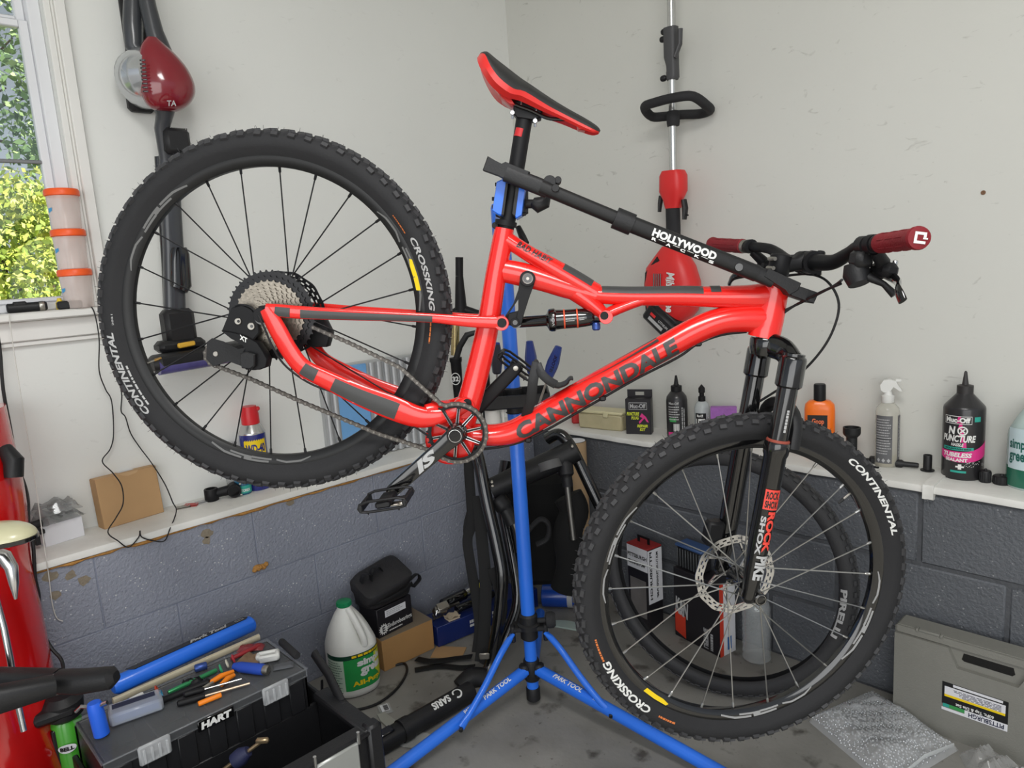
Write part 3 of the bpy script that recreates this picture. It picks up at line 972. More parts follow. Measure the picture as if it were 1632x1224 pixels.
def rotor(mb, F, r, w0, w1, mi=0):
    n = 120; rads = [r * .80, r * .84, r * .875, r * .91, r * .945, r]
    keep = set()
    for i in range(n):
        for j in range(5):
            if j in (1, 3) and (i + (2 if j == 3 else 0)) % 4 in (0, 1): continue
            keep.add((i, j))
    vs_, fs, ix = [], [], {}
    def vi(i, j, k):
        key = (i % n, j, k)
        if key not in ix:
            a = 2 * pi * (i % n) / n; rr = rads[j] * (1 + (.012 * sin(a * 12) if j in (0, 5) else 0))
            ix[key] = len(vs_); vs_.append(F(rr * cos(a), rr * sin(a), (w0, w1)[k]))
        return ix[key]
    for (i, j) in keep:
        fs.append((vi(i, j, 0), vi(i + 1, j, 0), vi(i + 1, j + 1, 0), vi(i, j + 1, 0)))
        fs.append((vi(i, j, 1), vi(i, j + 1, 1), vi(i + 1, j + 1, 1), vi(i + 1, j, 1)))
        for (di, dj, a, b) in ((-1, 0, (0, 0), (0, 1)), (1, 0, (1, 1), (1, 0)), (0, -1, (1, 0), (0, 0)), (0, 1, (0, 1), (1, 1))):
            if ((i + di) % n, j + dj) not in keep:
                p, q = (i + a[0], j + a[1]), (i + b[0], j + b[1])
                fs.append((vi(*p, 0), vi(*q, 0), vi(*q, 1), vi(*p, 1)))
    mb.add(vs_, fs, mi)
    for k in range(6):   # carrier arms
        a = 2 * pi * k / 6; a2 = a + .55
        mb.tube([F(.022 * cos(a), .022 * sin(a), (w0 + w1) / 2), F(r * .5 * cos(a + .12), r * .5 * sin(a + .12), (w0 + w1) / 2), F(r * .82 * cos(a2), r * .82 * sin(a2), (w0 + w1) / 2)], [.004, .003, .0035], 6, mi)
    return mb
R_T, R_RO, R_RI = 0.341, 0.3165, 0.2965
def wheel(name, F, phase, label, front):
    root = link(name, None, T(F.o), bike, label)
    # tyre carcass: torus section with shoulders
    ty = MB(); n = 120
    sec = []
    for k in range(17):
        a = radians(-115 + 230 * k / 16)
        sec.append((R_T + .0255 * cos(a), .027 * sin(a)))
    sec += [(R_RO - .003, .012), (R_RO - .003, -.012)]
    rings = [[F(r * cos(2 * pi * i / n), r * sin(2 * pi * i / n), w) for r, w in sec] for i in range(n + 1)]
    ty.loft(rings, cap=False)
    tyre = ty.part('tire', M_RUB, root)
    # knobs
    kb = MB(); rnd = random.Random(3)
    def knob(ang, lat, sl, sw, h, yaw=0.0):
        th = lat / .027
        nr = V((cos(ang), sin(ang), 0)); tg = V((-sin(ang), cos(ang), 0)); zl = V((0, 0, 1))
        nn = nr * cos(th) + zl * sin(th); ll = zl * cos(th) - nr * sin(th)
        c = nr * R_T + nn * .0258
        t2 = tg * cos(yaw) + ll * sin(yaw); l2 = ll * cos(yaw) - tg * sin(yaw)
        FF = Frame(F(*c), F(*(t2)) - F.o, F(*l2) - F.o, F(*nn) - F.o)
        # tapered block
        vs_ = []
        for z, k in ((-.003, 1.12), (h, .85)):
            for x, y in ((-1, -1), (1, -1), (1, 1), (-1, 1)):
                vs_.append(FF(x * sl / 2 * k, y * sw / 2 * k, z))
        kb.add(vs_, [(3, 2, 1, 0), (4, 5, 6, 7), (0, 1, 5, 4), (1, 2, 6, 5), (2, 3, 7, 6), (3, 0, 4, 7)])
        return FF
    NK = 66
    for i in range(NK):
        a = 2 * pi * i / NK
        for s_ in (-1, 1):
            knob(a + (s_ * .25) * 2 * pi / NK, s_ * .0064, .016, .0095, .0036, .25 * s_)
            knob(a + .5 * 2 * pi / NK, s_ * .0168, .0145, .0095, .0042, .35 * s_)
            knob(a, s_ * .0274, .0155, .0095, .0062, -.12 * s_)
    for i in range(230):  # moulding whiskers
        a = 2 * pi * i / 230 + rnd.uniform(-.005, .005); lat = rnd.choice((-1, 1)) * rnd.uniform(0.004, .027)
        th = lat / .027
        nn = V((cos(a) * cos(th), sin(a) * cos(th), sin(th))); c = V((cos(a), sin(a), 0)) * R_T + nn * .029
        tip = c + nn * rnd.uniform(.004, .008) + V((rnd.uniform(-.001, .001), rnd.uniform(-.001, .001), 0))
        kb.tube([F(*c), F(*tip)], [.0005, .0003], 3)
    o = kb.part('tread_knobs', M_KNOB, root, angle=20); o['kind'] = 'stuff'
    # rim
    rm = MB(); rs = [(R_RO + .0015, .0135), (R_RO + .0015, .0105), (R_RO - .004, .010), (R_RO - .004, -.010), (R_RO + .0015, -.0105), (R_RO + .0015, -.0135), (R_RO - .003, -.0145), (R_RI + .006, -.0115), (R_RI, -.0065), (R_RI - .0005, 0), (R_RI, .0065), (R_RI + .006, .0115), (R_RO - .003, .0145)]
    rings = [[F(r * cos(2 * pi * i / n), r * sin(2 * pi * i / n), w) for r, w in rs] for i in range(n + 1)]
    rm.loft(rings, cap=False)
    rim = rm.part('rim', M_GBLK if front else mat('satin_black_rim', rgb(20, 20, 21), rough=.45), root, angle=30)
    # angular grey flashes on the rim wall
    def rim_pt(ang, t, sg=1):
        """t 0 inner .. 1 outer edge of the rim wall"""
        a = radians(ang)
        r = R_RI + .006 + (R_RO - .003 - R_RI - .006) * t
        w = (.0115 + .003 * t) + .0006
        return F(r * cos(a), r * sin(a), sg * w)
    fl = MB()
    for a0 in ([118, 238, 358] if not front else [150, 270, 30 - 62]):
        fl.mark()
        for d0, t0a, t0b, d1, t1a, t1b in ((0, .05, .35, 6, .55, .95), (6, .55, .95, 13, .62, .98), (8, .05, .38, 14, .12, .45), (14, .12, .98, 17, .12, .98), (17, .6, .98, 24, .55, .9), (17, .05, .42, 25, .08, .4), (27, .1, .4, 31, .5, .85), (31, .5, .85, 37, .45, .8), (37, .45, .8, 41, .05, .25)):
            for k in range(3):
                q = lambda x, ya, yb: ya + (yb - ya) * x
                x0, x1 = k / 3, (k + 1) / 3
                fl.add([rim_pt(a0 + d0 + (d1 - d0) * x0, q(x0, t0a, t1a)), rim_pt(a0 + d0 + (d1 - d0) * x1, q(x1, t0a, t1a)),
                        rim_pt(a0 + d0 + (d1 - d0) * x1, q(x1, t0b, t1b)), rim_pt(a0 + d0 + (d1 - d0) * x0, q(x0, t0b, t1b))], [(0, 1, 2, 3)])
    fl.part('rim_flash', M_RIMGREY if not front else mat('pale_rim_decal', rgb(150, 150, 150), rough=.4), root)
    # yellow badge
    yb = MB(); ya = 14 if not front else -118
    yb.add([rim_pt(ya - 8, .1), rim_pt(ya - 3, .1), rim_pt(ya + 1, .1), rim_pt(ya + 4, .5), rim_pt(ya + 3.2, .95), rim_pt(ya - 3, .95), rim_pt(ya - 8.6, .95)], [tuple(range(7))])
    badge = yb.part('yellow_badge', M_YEL, root)
    # sidewall lettering
    def side_pt(ang, r):
        a = radians(ang); x = (r - R_T) / .0255
        w = .027 * math.sqrt(max(0.02, 1 - x * x)) + .0007
        return F(r * cos(a), r * sin(a), w)
    lt = MB(); lo_ = MB()
    if not front:
        # reads upwards on the left side of the wheel and downwards on the right
        text_on(lt, 'CONTINENTAL', lambda x, y: side_pt(213.5 - 31 * x, .3335 + .0145 * y), 0, 1, 0, 1, shear=.25, bold=.035)
        text_on(lt, '2021', lambda x, y: side_pt(180 - 4 * x, .330 + .003 * y), 0, 1, 0, 1, bold=.01)
        text_lines(lt, lambda x, y: side_pt(211 - 17 * x, .3265 + .003 * y), 0, 1, 1, 1, 1, 1, seed=3)
        text_on(lt, 'CROSSKING', lambda x, y: side_pt(24 - 26 * x, .3265 + .0125 * y), 0, 1, 0, 1, shear=.2, bold=.03)
        text_lines(lo_, lambda x, y: side_pt(34 - 8 * x, .3235 + .0022 * y), 0, 1, 1, 1, 1, 1, seed=4)
        lo_.mark(); text_lines(lo_, lambda x, y: side_pt(-4 - 11 * x, .328 + .003 * y), 0, 1, 1, 1, 1, 1, seed=5)
    else:
        text_on(lt, 'CONTINENTAL', lambda x, y: side_pt(60 - 36 * x, .3325 + .0135 * y), 0, 1, 0, 1, shear=.25, bold=.035)
        text_on(lt, 'CROSSKING', lambda x, y: side_pt(-120.5 - 27 * x, .329 + .0165 * y), 0, 1, 0, 1, shear=.2, bold=.035)
        text_lines(lo_, lambda x, y: side_pt(-109 - 9 * x, .334 + .004 * y), 0, 1, 1, 1, 1, 1, seed=6)
        lo_.mark(); text_lines(lo_, lambda x, y: side_pt(-148 - 10 * x, .338 + .004 * y), 0, 1, 1, 1, 1, 1, seed=7)
    lt.part('lettering', M_WHT if front else M_LGREY, root)
    lo_.part('lettering', M_ORANGE, root)
    # hub
    hub = MB()
    if front:
        hub.lathe(F(0, 0, -.05), F.z, [(.012, 0), (.012, .012), (.022, .014), (.022, .018), (.014, .03), (.013, .05), (.014, .068), (.024, .078), (.024, .082), (.014, .086), (.013, .1)], 20)
    else:
        hub.lathe(F(0, 0, -.068), F.z, [(.012, 0), (.014, .02), (.03, .036), (.03, .042), (.016, .055), (.016, .075), (.03, .086), (.03, .092), (.018, .1), (.016, .135)], 20)
    hub.part('hub', M_GBLK, root)
    # spokes
    fl_n, fl_f = (.030, -.034) if front else (.020, -.030)
    rf = .023 if front else .028
    for k in range(24):
        a = radians(phase + 15 * k)
        near = k % 2 == 0
        cross = 1 if (k // 2) % 2 == 0 else -1
        ah = a + cross * radians(58)
        p1 = F((R_RI + .001) * cos(a), (R_RI + .001) * sin(a), .003 if near else -.003)
        p0 = F(rf * cos(ah), rf * sin(ah), fl_n if near else fl_f)
        d_ = (p0 - p1).normalized()
        sp = MB(); sp.tube([p0, p1], .0015, 6)
        sp.tube([p1 - d_ * .002, p1 + d_ * .010, p1 + d_ * .012], [.0030, .0028, .0016], 7)
        sp.part('spoke', M_BLK if not front else mat('spoke_reflection_steel', rgb(170, 170, 168), rough=.28, metal=.9), root)  # front spokes' silver reflection is put into this lighter steel colour
    # valve
    av = radians(196.5 if not front else 46)
    va = MB(); va.tube([F((R_RI + .002) * cos(av), (R_RI + .002) * sin(av), 0), F((R_RI - .018) * cos(av), (R_RI - .018) * sin(av), 0)], .0024, 8)
    va.tube([F((R_RI - .018) * cos(av), (R_RI - .018) * sin(av), 0), F((R_RI - .032) * cos(av), (R_RI - .032) * sin(av), 0)], [.0036, .0026], 8, 1)
    va.part('valve', [M_STEEL, M_PLA if front else mat('brass_valve', rgb(176, 140, 84), rough=.3, metal=.9)], root)
    return root
rear = wheel('rear_wheel', BK, 96.6, 'rear wheel with silver cassette raised at the left', False)
FW = Frame(FR(.046, 0, 0), FR.x, FR.y, FR.z)
frontw = wheel('front_wheel', FW, 55.6 - 4, 'front wheel with chrome-edged rim hanging over the floor', True)

# cassette and rotors
cs_ = MB(); M_CBLK = mat('black_cog', rgb(34, 34, 36), rough=.35, metal=.4)
gear(cs_, BK, .090, 46, .016, .0178, .0045, .055); gear(cs_, BK, .079, 40, .0195, .0213, .004, .05)
for k in range(10):
    a = 2 * pi * k / 10
    cs_.tube([BK(.03 * cos(a), .03 * sin(a), .0195), BK(.058 * cos(a + .25), .058 * sin(a + .25), .0175)], [.004, .003], 6)
cas = cs_.part('cassette', M_CBLK, rear)
cg = MB()
for i, (r_, n_) in enumerate(((.070, 35), (.0625, 31), (.0555, 28), (.049, 25), (.0435, 22), (.038, 19), (.034, 17), (.030, 15), (.0255, 13))):
    w = .0235 + .0038 * i
    gear(cg, BK, r_, n_, w, w + .0018, .0038, r_ * .62)
    for k in range(14):   # rivets and shift ramps catch the light
        a = 2 * pi * k / 14 + i * .2
        cg.lathe(BK(r_ * .86 * cos(a), r_ * .86 * sin(a), w + .0018), BK.z, [(.0016, 0), (.001, .0006)], 6)
cg.part('cog', mat('worn_cog_steel', rgb(142, 135, 124), rough=.35, metal=.85, noise=.55, nscale=160), rear, comp=False)
rr_ = MB(); rotor(rr_, BK, .090, -.0515, -.0497); rr_.part('brake_rotor', M_CBLK, rear)
rf_ = MB(); rotor(rf_, FW, .09, -.0385, -.0367); rf_.part('brake_rotor', M_CHR, frontw)

# ---- crankset, pedals, chain
BBp = BK.pix(727, 692, .06); CRF = Frame(BK(BBp[0], BBp[1], 0), BK.x, BK.y, BK.z)
ck = MB()
gear(ck, CRF, .0605, 34, .0475, .0495, .005, .052)
for k in range(10):
    a = 2 * pi * k / 10 + .16
    ck.sweep([CRF(.018 * cos(a), .018 * sin(a), .053), CRF(.037 * cos(a), .037 * sin(a), .051), CRF(.054 * cos(a), .054 * sin(a), .0487)], [.0018, .0014, .002], [.0042, .0026, .0042], CRF.z, 8)
ring_o = ck.part('chainring', M_BLK, bike)
hl = MB()
for k in range(10):
    a = 2 * pi * k / 10 + .16
    for s_ in (-1, 1):
        o2 = s_ * .0026
        hl.tube([CRF(.020 * cos(a) - o2 * sin(a), .021 * sin(a) + o2 * cos(a), .0535), CRF(.05 * cos(a) - o2 * .8 * sin(a), .05 * sin(a) + o2 * .8 * cos(a), .0500)], .0010, 5)
hl.part('machined_edge', M_CHR, ring_o)
def crank(w0, w1, px, py, name_near):
    e = BK.pix(px, py, w1); c = (BBp[0], BBp[1])
    d = V((e[0] - c[0], e[1] - c[1], 0)); L = d.length; d.normalize(); n_ = V((-d.y, d.x, 0))
    mb = MB(); rings = []
    for t, hw, th in ((-.11, .010, .014), (-.06, .0165, .018), (0, .0195, .02), (.08, .0185, .018), (.2, .0165, .015), (.6, .0150, .013), (.92, .0145, .013), (1.0, .0135, .013), (1.05, .009, .012), (1.08, .004, .008)):
        w = w0 + (w1 - w0) * min(1, max(0, t))
        p = V((c[0], c[1], 0)) + d * (L * t)
        ring = []
        for k in range(16):
            a = 2 * pi * k / 16
            ca, sa_ = math.copysign(abs(cos(a)) ** .45, cos(a)), math.copysign(abs(sin(a)) ** .45, sin(a))
            q = p + n_ * (hw * ca)
            ring.append(BK(q.x, q.y, w + th / 2 * sa_))
        rings.append(ring)
    mb.loft(rings)
    return mb, d, n_, L, c
mb, d_, n_, L_c, c_ = crank(.062, .074, 625, 782, True)
crk = mb.part('crank_arm', M_GBLK, bike)
dp = MB()
def crank_pt(x, y):
    t = .30 + .32 * x
    q = V((c_[0], c_[1], 0)) + d_ * (L_c * t) + n_ * (y - .5) * .023
    w = .062 + (.074 - .062) * t + .0082
    return BK(q.x, q.y, w)
text_on(dp, 'SI', crank_pt, 0, 1, 0, 1, shear=.3, bold=.05)
dp.part('lettering', M_LGREY, crk)
bb = MB()
bb.lathe(BK(c_[0], c_[1], .045), BK.z, [(.022, 0), (.022, .012), (.019, .016), (.0175, .029), (.0165, .031)], 26)
bb.lathe(BK(c_[0], c_[1], .074), BK.z, [(.0165, 0), (.0160, .003), (.011, .003), (.010, -.004), (.004, -.004)], 26)
bb.part('crank_bolt', M_GBLK, crk)
rg = MB(); rg.tube([BK(c_[0] + .0125 * cos(2 * pi * k / 28), c_[1] + .0125 * sin(2 * pi * k / 28), .0775) for k in range(28)], .0009, 6, closed=True)
rg.part('bolt_ring', M_CHR, crk)
mb, d2, n2, L2, c2 = crank(-.062, -.074, 822, 587, False)
crk2 = mb.part('crank_arm', M_BLK, bike)
cb2 = MB(); e2 = BK.pix(822, 587, -.066); cb2.lathe(BK(e2[0], e2[1], -.067), BK.z, [(.0055, 0), (.0055, .0025), (.003, .003)], 14)
cb2.part('pedal_axle_end', M_STEEL, crk2)
def pedal(loc, yaw, sgn):
    F = Frame(loc, BK.x * cos(yaw) + BK.y * sin(yaw), BK.y * cos(yaw) - BK.x * sin(yaw), BK.z * sgn)
    mb = MB()
    out = [(.047, .0), (.044, .009), (.03, .014), (.0, .0145), (-.03, .014), (-.044, .009), (-.047, 0), (-.044, -.008), (-.03, -.011), (0, -.011), (.03, -.011), (.044, -.008)]
    for w0, w1 in ((.012, .02), (.082, .09)):
        mb.sweep([F(x, y * .8, (w0 + w1) / 2) for x, y in out], .004, .0028, F.z, 8, closed=True)
    for x in (-.043, .043):
        mb.box(F, (.008, .015, .08), .002, 0, (x, 0, .05))
    mb.box(F, (.03, .013, .07), .003, 0, (0, 0, .05))
    for x in (-.03, .03):
        for z in (.016, .086):
            for s_ in (-1, 1): mb.lathe(F(x, s_ * .009, z), F.y * s_, [(.0016, 0), (.0012, .005)], 6)
    o = mb.part('pedal', M_PLA, bike)
    m2 = MB(); m2.lathe(F(0, 0, -.002), F.z, [(.0075, 0), (.0075, .012), (.006, .03)], 14)
    m2.box(F, (.026, .004, .02), .001, 0, (.012, -.0105, .05)); m2.box(F, (.018, .008, .012), .002, 0, (.026, -.012, .05))
    m2.part('cleat_mechanism', M_STEEL, o)
    return o
pe = BK.pix(625, 784, .078)
pedal(BK(pe[0], pe[1], .078), radians(6), 1)
pf = BK.pix(822, 587, -.078)
pedal(BK(pf[0], pf[1], -.078), radians(-40), -1)
# chain: path around chainring, cassette and derailleur pulleys, in bike coordinates
pu1, pu2 = BK.pix(402, 568, .03), BK.pix(343, 566, .03)   # guide pulley, tension pulley
cr = (BBp[0], BBp[1])
pathc = []
tan_top = BK.pix(697, 613, .045); tan_bot = BK.pix(690, 726, .045); start_top = BK.pix(506, 527, .03)
def arc(c, r, a0, a1, w, n):
    return [(c[0] + r * cos(radians(a0 + (a1 - a0) * k / n)), c[1] + r * sin(radians(a0 + (a1 - a0) * k / n)), w) for k in range(n + 1)]
cass_r = .070
pts_c = [(.045, .05, .028)]
pts_c = arc((0, 0), .058, 200, 35, .030, 14) if False else []
pts_c += [BK.pix(500, 522, .030), BK.pix(560, 548, .036), BK.pix(640, 587, .043)]
pts_c += arc(cr, .0605, 112, -142, .0485, 22)
pts_c += [BK.pix(600, 690, .045), BK.pix(480, 640, .038), BK.pix(400, 604, .033)]
pts_c += arc((pu2[0], pu2[1]), .021, 250, 100, .030, 6)
pts_c += arc((pu1[0], pu1[1]), .021, -80, 20, .030, 4)
pts_c += [(pu1[0] + .022, pu1[1] + .035, .030)]
# resample by pitch
PITCH = .0127
res, acc = [V(pts_c[0])], 0.0
for a, b in zip(pts_c[:-1], pts_c[1:]):
    a, b = V(a), V(b); L = (b - a).length; pos = PITCH - acc
    while pos <= L:
        res.append(a.lerp(b, pos / L)); pos += PITCH
    acc = (acc + L) % PITCH
ch_root = link('chain', None, T(BK(*res[0])), bike, 'oily steel chain')
def link_mesh(outer):
    mb = MB(); F = zframe((0, 0, 0)); hw = .0032 if outer else .0022
    for s_ in (-1, 1):
        pr = []
        for k in range(9):
            a = radians(-90 + 180 * k / 8); pr.append((PITCH / 2 + .0042 * cos(a), .0042 * sin(a)))
        pr += [(0, .0030)]
        for k in range(9):
            a = radians(90 + 180 * k / 8); pr.append((-PITCH / 2 + .0042 * cos(a), .0042 * sin(a)))
        pr += [(0, -.0030)]
        mb.prism([F(x, y, s_ * hw - .0005) for x, y in pr], V((0, 0, .001)))
    if outer:
        for x in (-PITCH / 2, PITCH / 2): mb.lathe(F(x, 0, -.0042), (0, 0, 1), [(.0021, 0), (.0021, .0086)], 8, 1)
    else:
        for x in (-PITCH / 2, PITCH / 2): mb.lathe(F(x, 0, -.0022), (0, 0, 1), [(.0036, 0), (.0036, .0044)], 8)
    return mb.mesh('chain_link', [M_CHAIN, mat('chain_rivet_steel', rgb(128, 124, 118), rough=.4, metal=.9)])
LM2 = [link_mesh(True), link_mesh(False)]
for i, (a, b) in enumerate(zip(res[:-1], res[1:])):
    t = (b - a); t = V((t.x, t.y, t.z)).normalized(); m_ = (a + b) / 2
    ex = BK.x * t.x + BK.y * t.y + BK.z * t.z
    ez = (BK.z - ex * BK.z.dot(ex)).normalized()
    link('chain_link', LM2[i % 2], Frame(BK(*m_), ex, ez.cross(ex), ez).mat(), ch_root)

# ---- rear derailleur
dr = MB()
bprism(dr, [(365, 505), (372, 490), (388, 486), (404, 492), (414, 508), (416, 530), (404, 545), (388, 540), (364, 528), (356, 527)], .048, .066)
bprism(dr, [(357, 526), (372, 528), (395, 534), (414, 545), (424, 560), (430, 572), (428, 584), (418, 588), (396, 588), (389, 580), (400, 566), (392, 548), (372, 538)], .044, .072)
bdisc(dr, 414, 568, .030, .066, 18, seg=24, bev=.003)
der = dr.part('derailleur', M_BLK, bike)
dm = MB(); bprism(dm, [(386, 562), (396, 560), (409, 564), (409, 582), (402, 588), (388, 586), (385, 574)], .066, .086); dm.part('battery', M_PLA, der)
cage = MB()
for w0, w1 in ((.0215, .0235), (.036, .0385)):
    bprism(cage, [(330, 545), (338, 539), (356, 544), (380, 556), (402, 552), (410, 562), (408, 580), (392, 586), (365, 576), (340, 584), (329, 572)], w0, w1)
cage.part('pulley_cage', M_PLA, der, comp=True)
plm = MB()
for p in (pu1, pu2):
    gear(plm, Frame(BK(p[0], p[1], 0), BK.x, BK.y, BK.z), .0205, 12, .027, .0325, .004)
plm.part('jockey_wheel', M_BLK, der, comp=True)
db = MB(); bdisc(db, 380, 512, .066, .070, 5); bdisc(db, 401, 520, .066, .070, 5.5); bdisc(db, 344, 564, .0385, .041, 4)
db.part('bolt', M_STEEL, der, comp=True)
db = MB(); bdisc(db, 380, 512, .070, .0704, 2.2); bdisc(db, 401, 520, .070, .0704, 2.4); db.part('bolt_socket', M_GBLK, der, comp=True)
dt_ = MB(); text_on(dt_, 'XT', lambda x, y: BK.at(382 + 12 * x, 541 - 8 * y + 6 * x, .0728), 0, 1, 0, 1, bold=.04); dt_.part('lettering', M_WHT, der)
dca = MB(); pts, _ = bpath([(372, 492, .05, 0), (380, 486, .06, 0), (396, 488, .066, 0), (408, 498, .07, 0), (420, 520, .078, 0), (436, 556, .074, 0), (458, 586, .066, 0), (500, 614, .06, 0), (560, 634, .054, 0), (640, 668, .05, 0), (690, 700, .044, 0)], 5)
dca.tube(pts, .0022, 7); dca.part('shift_cable', M_PLA, bike)
clip = MB(); bdisc(clip, 483, 600, .058, .064, 4); bdisc(clip, 566, 637, .05, .058, 5); clip.part('cable_clip', M_RED, bike, comp=True)
rc = MB()
cal_p = BK.pix(492, 528, -.05)
bprism(rc, [(470, 508), (520, 510), (530, 530), (524, 552), (500, 552), (480, 540)], -.062, -.030)
rc.part('brake_caliper', M_BLK, bike)
ho = MB(); pts, _ = bpath([(500, 560, -.06, 0), (520, 590, -.06, 0), (548, 612, -.058, 0), (610, 636, -.05, 0), (680, 664, -.04, 0)], 5); ho.tube(pts, .0024, 7); ho.part('brake_hose', M_PLA, bike)
uc = MB(); pts, _ = bpath([(690, 702, .012, 0), (740, 716, .006, 0), (800, 712, 0, 0), (850, 696, 0, 0), (930, 652, 0, 0), (1010, 606, 0, 0), (1080, 570, 0, 0), (1112, 548, 0, 0), (1150, 534, 0, 0), (1190, 529, 0, 0)], 5)
uc.tube(pts, .0028, 7)
for px, py in ((842, 700), (960, 634), (1112, 547)): uc.box(Frame(BK.at(px, py, 0), BK.x, BK.y, BK.z), (.014, .012, .02), .003)
uc.part('down_tube_hose', M_PLA, bike)

# ---- bottle cage on the down tube
bc = MB()
def cage_strip(sts, wid, th):
    pts, c = bpath([(*s_, 0) for s_ in sts], 5)
    bc.sweep(pts, wid / 2, th / 2, BK.z, 10, pw=.6)
cage_strip([(823, 668, 0), (870, 641, 0), (906, 621, 0)], .016, .006)
for s_ in (-1, 1):
    cage_strip([(838, 664, s_ * .012), (846, 636, s_ * .028), (850, 604, s_ * .034), (856, 578, s_ * .026)], .006, .021)
    cage_strip([(856, 580, s_ * .026), (862, 594, s_ * .034), (874, 606, s_ * .036), (886, 613, s_ * .034)], .006, .018)
cage_strip([(855, 580, -.028), (854, 577, 0), (855, 580, .028)], .012, .008)
pts, _ = bpath([(858, 590, 0, 0), (872, 606, 0, 0), (888, 614, 0, 0), (902, 610, 0, 0), (908, 603, 0, 0), (913, 603, 0, 0)], 6)
bc.sweep(pts, [.036] * 14 + [.03] * 8 + [.022] * (len(pts) - 22), .0022, BK.z, 12, pw=.5)
bc.part('bottle_cage', M_PLA, bike)
cl = MB(); text_lines(cl, lambda x, y: BK.at(845 + 28 * x + 4 * y, 655 - 12 * x - 7 * y, .0095), 0, 1, 1, 2, .4, .2, seed=10); cl.part('lettering', M_LGREY, bike)

# ---- fork (steered frame)
fk = MB()
FRp = lambda px, py, n_: FR.pix(px, py, n_)
LEGN = .068
def leg_a(b):  # forward offset of the legs from the steering axis
    return .044
top_b = FRp(1251, 566, LEGN)[1]; seal_b = FRp(1224, 702, LEGN)[1]; axle_b = 0.0
a_leg = FRp(1251, 570, LEGN)[0]; a_low = FRp(1206, 951, LEGN)[0]
a_leg = (a_leg + a_low) / 2
hb_b = FR.loc(BK.at(1217, 538, 0))[1]
# crown
cr_pts = [FR(a_leg, top_b - .012, -LEGN), FR(a_leg * .75, top_b + .006, -LEGN * .62), FR(.004, hb_b - .012, -.02), FR(0, hb_b - .006, 0), FR(.004, hb_b - .012, .02), FR(a_leg * .75, top_b + .006, LEGN * .62), FR(a_leg, top_b - .012, LEGN)]
sp = spline([tuple(p) for p in cr_pts], 4)
fk.sweep([V(p) for p in sp], .024, .017, FR.y, 14)
fk.lathe(FR(0, hb_b - .035, 0), FR.y, [(.026, 0), (.03, .014), (.031, .03), (.029, .034)], 22)
for s_ in (-1, 1):
    fk.lathe(FR(a_leg, top_b - .062, s_ * LEGN), FR.y, [(.0215, 0), (.0255, .004), (.0255, .056), (.024, .06), (.021, .062), (.021, .067), (.017, .068)], 22)
fork = fk.part('fork', M_GBLK, bike)
for s_ in (-1, 1):
    st = MB(); st.lathe(FR(a_leg, seal_b - .02, s_ * LEGN), FR.y, [(.0195, 0), (.0195, top_b - seal_b - .03)], 20)
    st.part('stanchion', mat('black_stanchion', rgb(18, 18, 19), rough=.1, coat=.8), fork)
    lw = MB()
    pr = [(.006, -.014), (.012, -.010), (.0155, .0), (.0155, .02), (.019, .05), (.0215, .12), (.022, seal_b - .03), (.0245, seal_b - .024), (.025, seal_b - .004), (.0235, seal_b)]
    lw.lathe(FR(a_leg, 0, s_ * LEGN), FR.y, pr, 22)
    lw.lathe(FR(.046, 0, s_ * (LEGN - .016)), FR.z * s_, [(.013, 0), (.013, .03), (.010, .032)], 18)
    lw.box(FR, (abs(.046 - a_leg) + .02, .026, .022), .005, 0, ((.046 + a_leg) / 2, 0, s_ * (LEGN - .002)))
    lw.part('lower_leg', M_GBLK, fork)
    sr = MB(); sr.lathe(FR(a_leg, seal_b, s_ * LEGN), FR.y, [(.0225, 0), (.0225, .003), (.0205, .005)], 22)
    sr.part('wiper_seal', mat('brick_red_seal', rgb(150, 72, 58), rough=.5), fork)
# arch
arp = []
for k in range(13):
    a = pi * k / 12
    arp.append(FR(a_leg + .034, seal_b - .012 + .078 * math.sqrt(max(0, sin(a))), LEGN * cos(a)))
am = MB(); am.sweep(arp, .011, .012, FR.x, 10, pw=.6)
for k in (2, 4, 6, 8, 10):
    a = pi * k / 12
    am.tube([FR(a_leg + .03, seal_b - .012 + .040 * sin(a), LEGN * .97 * cos(a)), FR(a_leg + .03, seal_b - .02 + .022 * sin(a), LEGN * .7 * cos(a))], .003, 6)
am.part('arch', M_PLA, fork)
axm = MB(); axm.lathe(FR(.046, 0, LEGN + .013), FR.z, [(.0105, 0), (.0105, .003), (.0065, .003), (.0060, -.002)], 20)
axm.part('axle_end', M_CHR, fork)
# fork decals on the near lower leg
def leg_pt(th, b):
    """around the near leg: th radians from facing the camera (+ = towards the front)"""
    r = .0225 + .0008
    d_ = (FR.z * cos(th) + FR.x * sin(th))
    return FR(a_leg, b, LEGN) + d_ * r
rb = FRp(1217, 780, .09)[1]; rb2 = FRp(1214, 812, .09)[1]
fd = MB(); patch(fd, leg_pt, -.75, .62, rb2, rb, 8, 1)
pf_ = [(-.7 + .95 * k / 8, 0) for k in range(9)]
fd.part('red_decal', mat('red_fork_decal', rgb(230, 72, 60), rough=.4), fork)
f2 = MB()
text_on(f2, 'ROCK', lambda x, y: leg_pt(x, y) + FR.z * .0004, -.62, .5, rb2 + (rb - rb2) * .52, rb - (rb - rb2) * .1, bold=.04)
text_on(f2, 'SHOX', lambda x, y: leg_pt(x, y) + FR.z * .0004, -.62, .5, rb2 + (rb - rb2) * .08, rb2 + (rb - rb2) * .45, bold=.04)
f2.part('lettering', M_GBLK, fork)
f3 = MB()
b0, b1 = FRp(1205, 880, .09)[1], FRp(1212, 815, .09)[1]
text_on(f3, 'ROCK', lambda x, y: leg_pt(-.2 + .7 * y, b1 - (b1 - b0) * x), 0, 1, 0, 1, bold=.05)
f3.part('lettering', mat('red_fork_decal', (1, 0, 0)), fork)
f4 = MB()
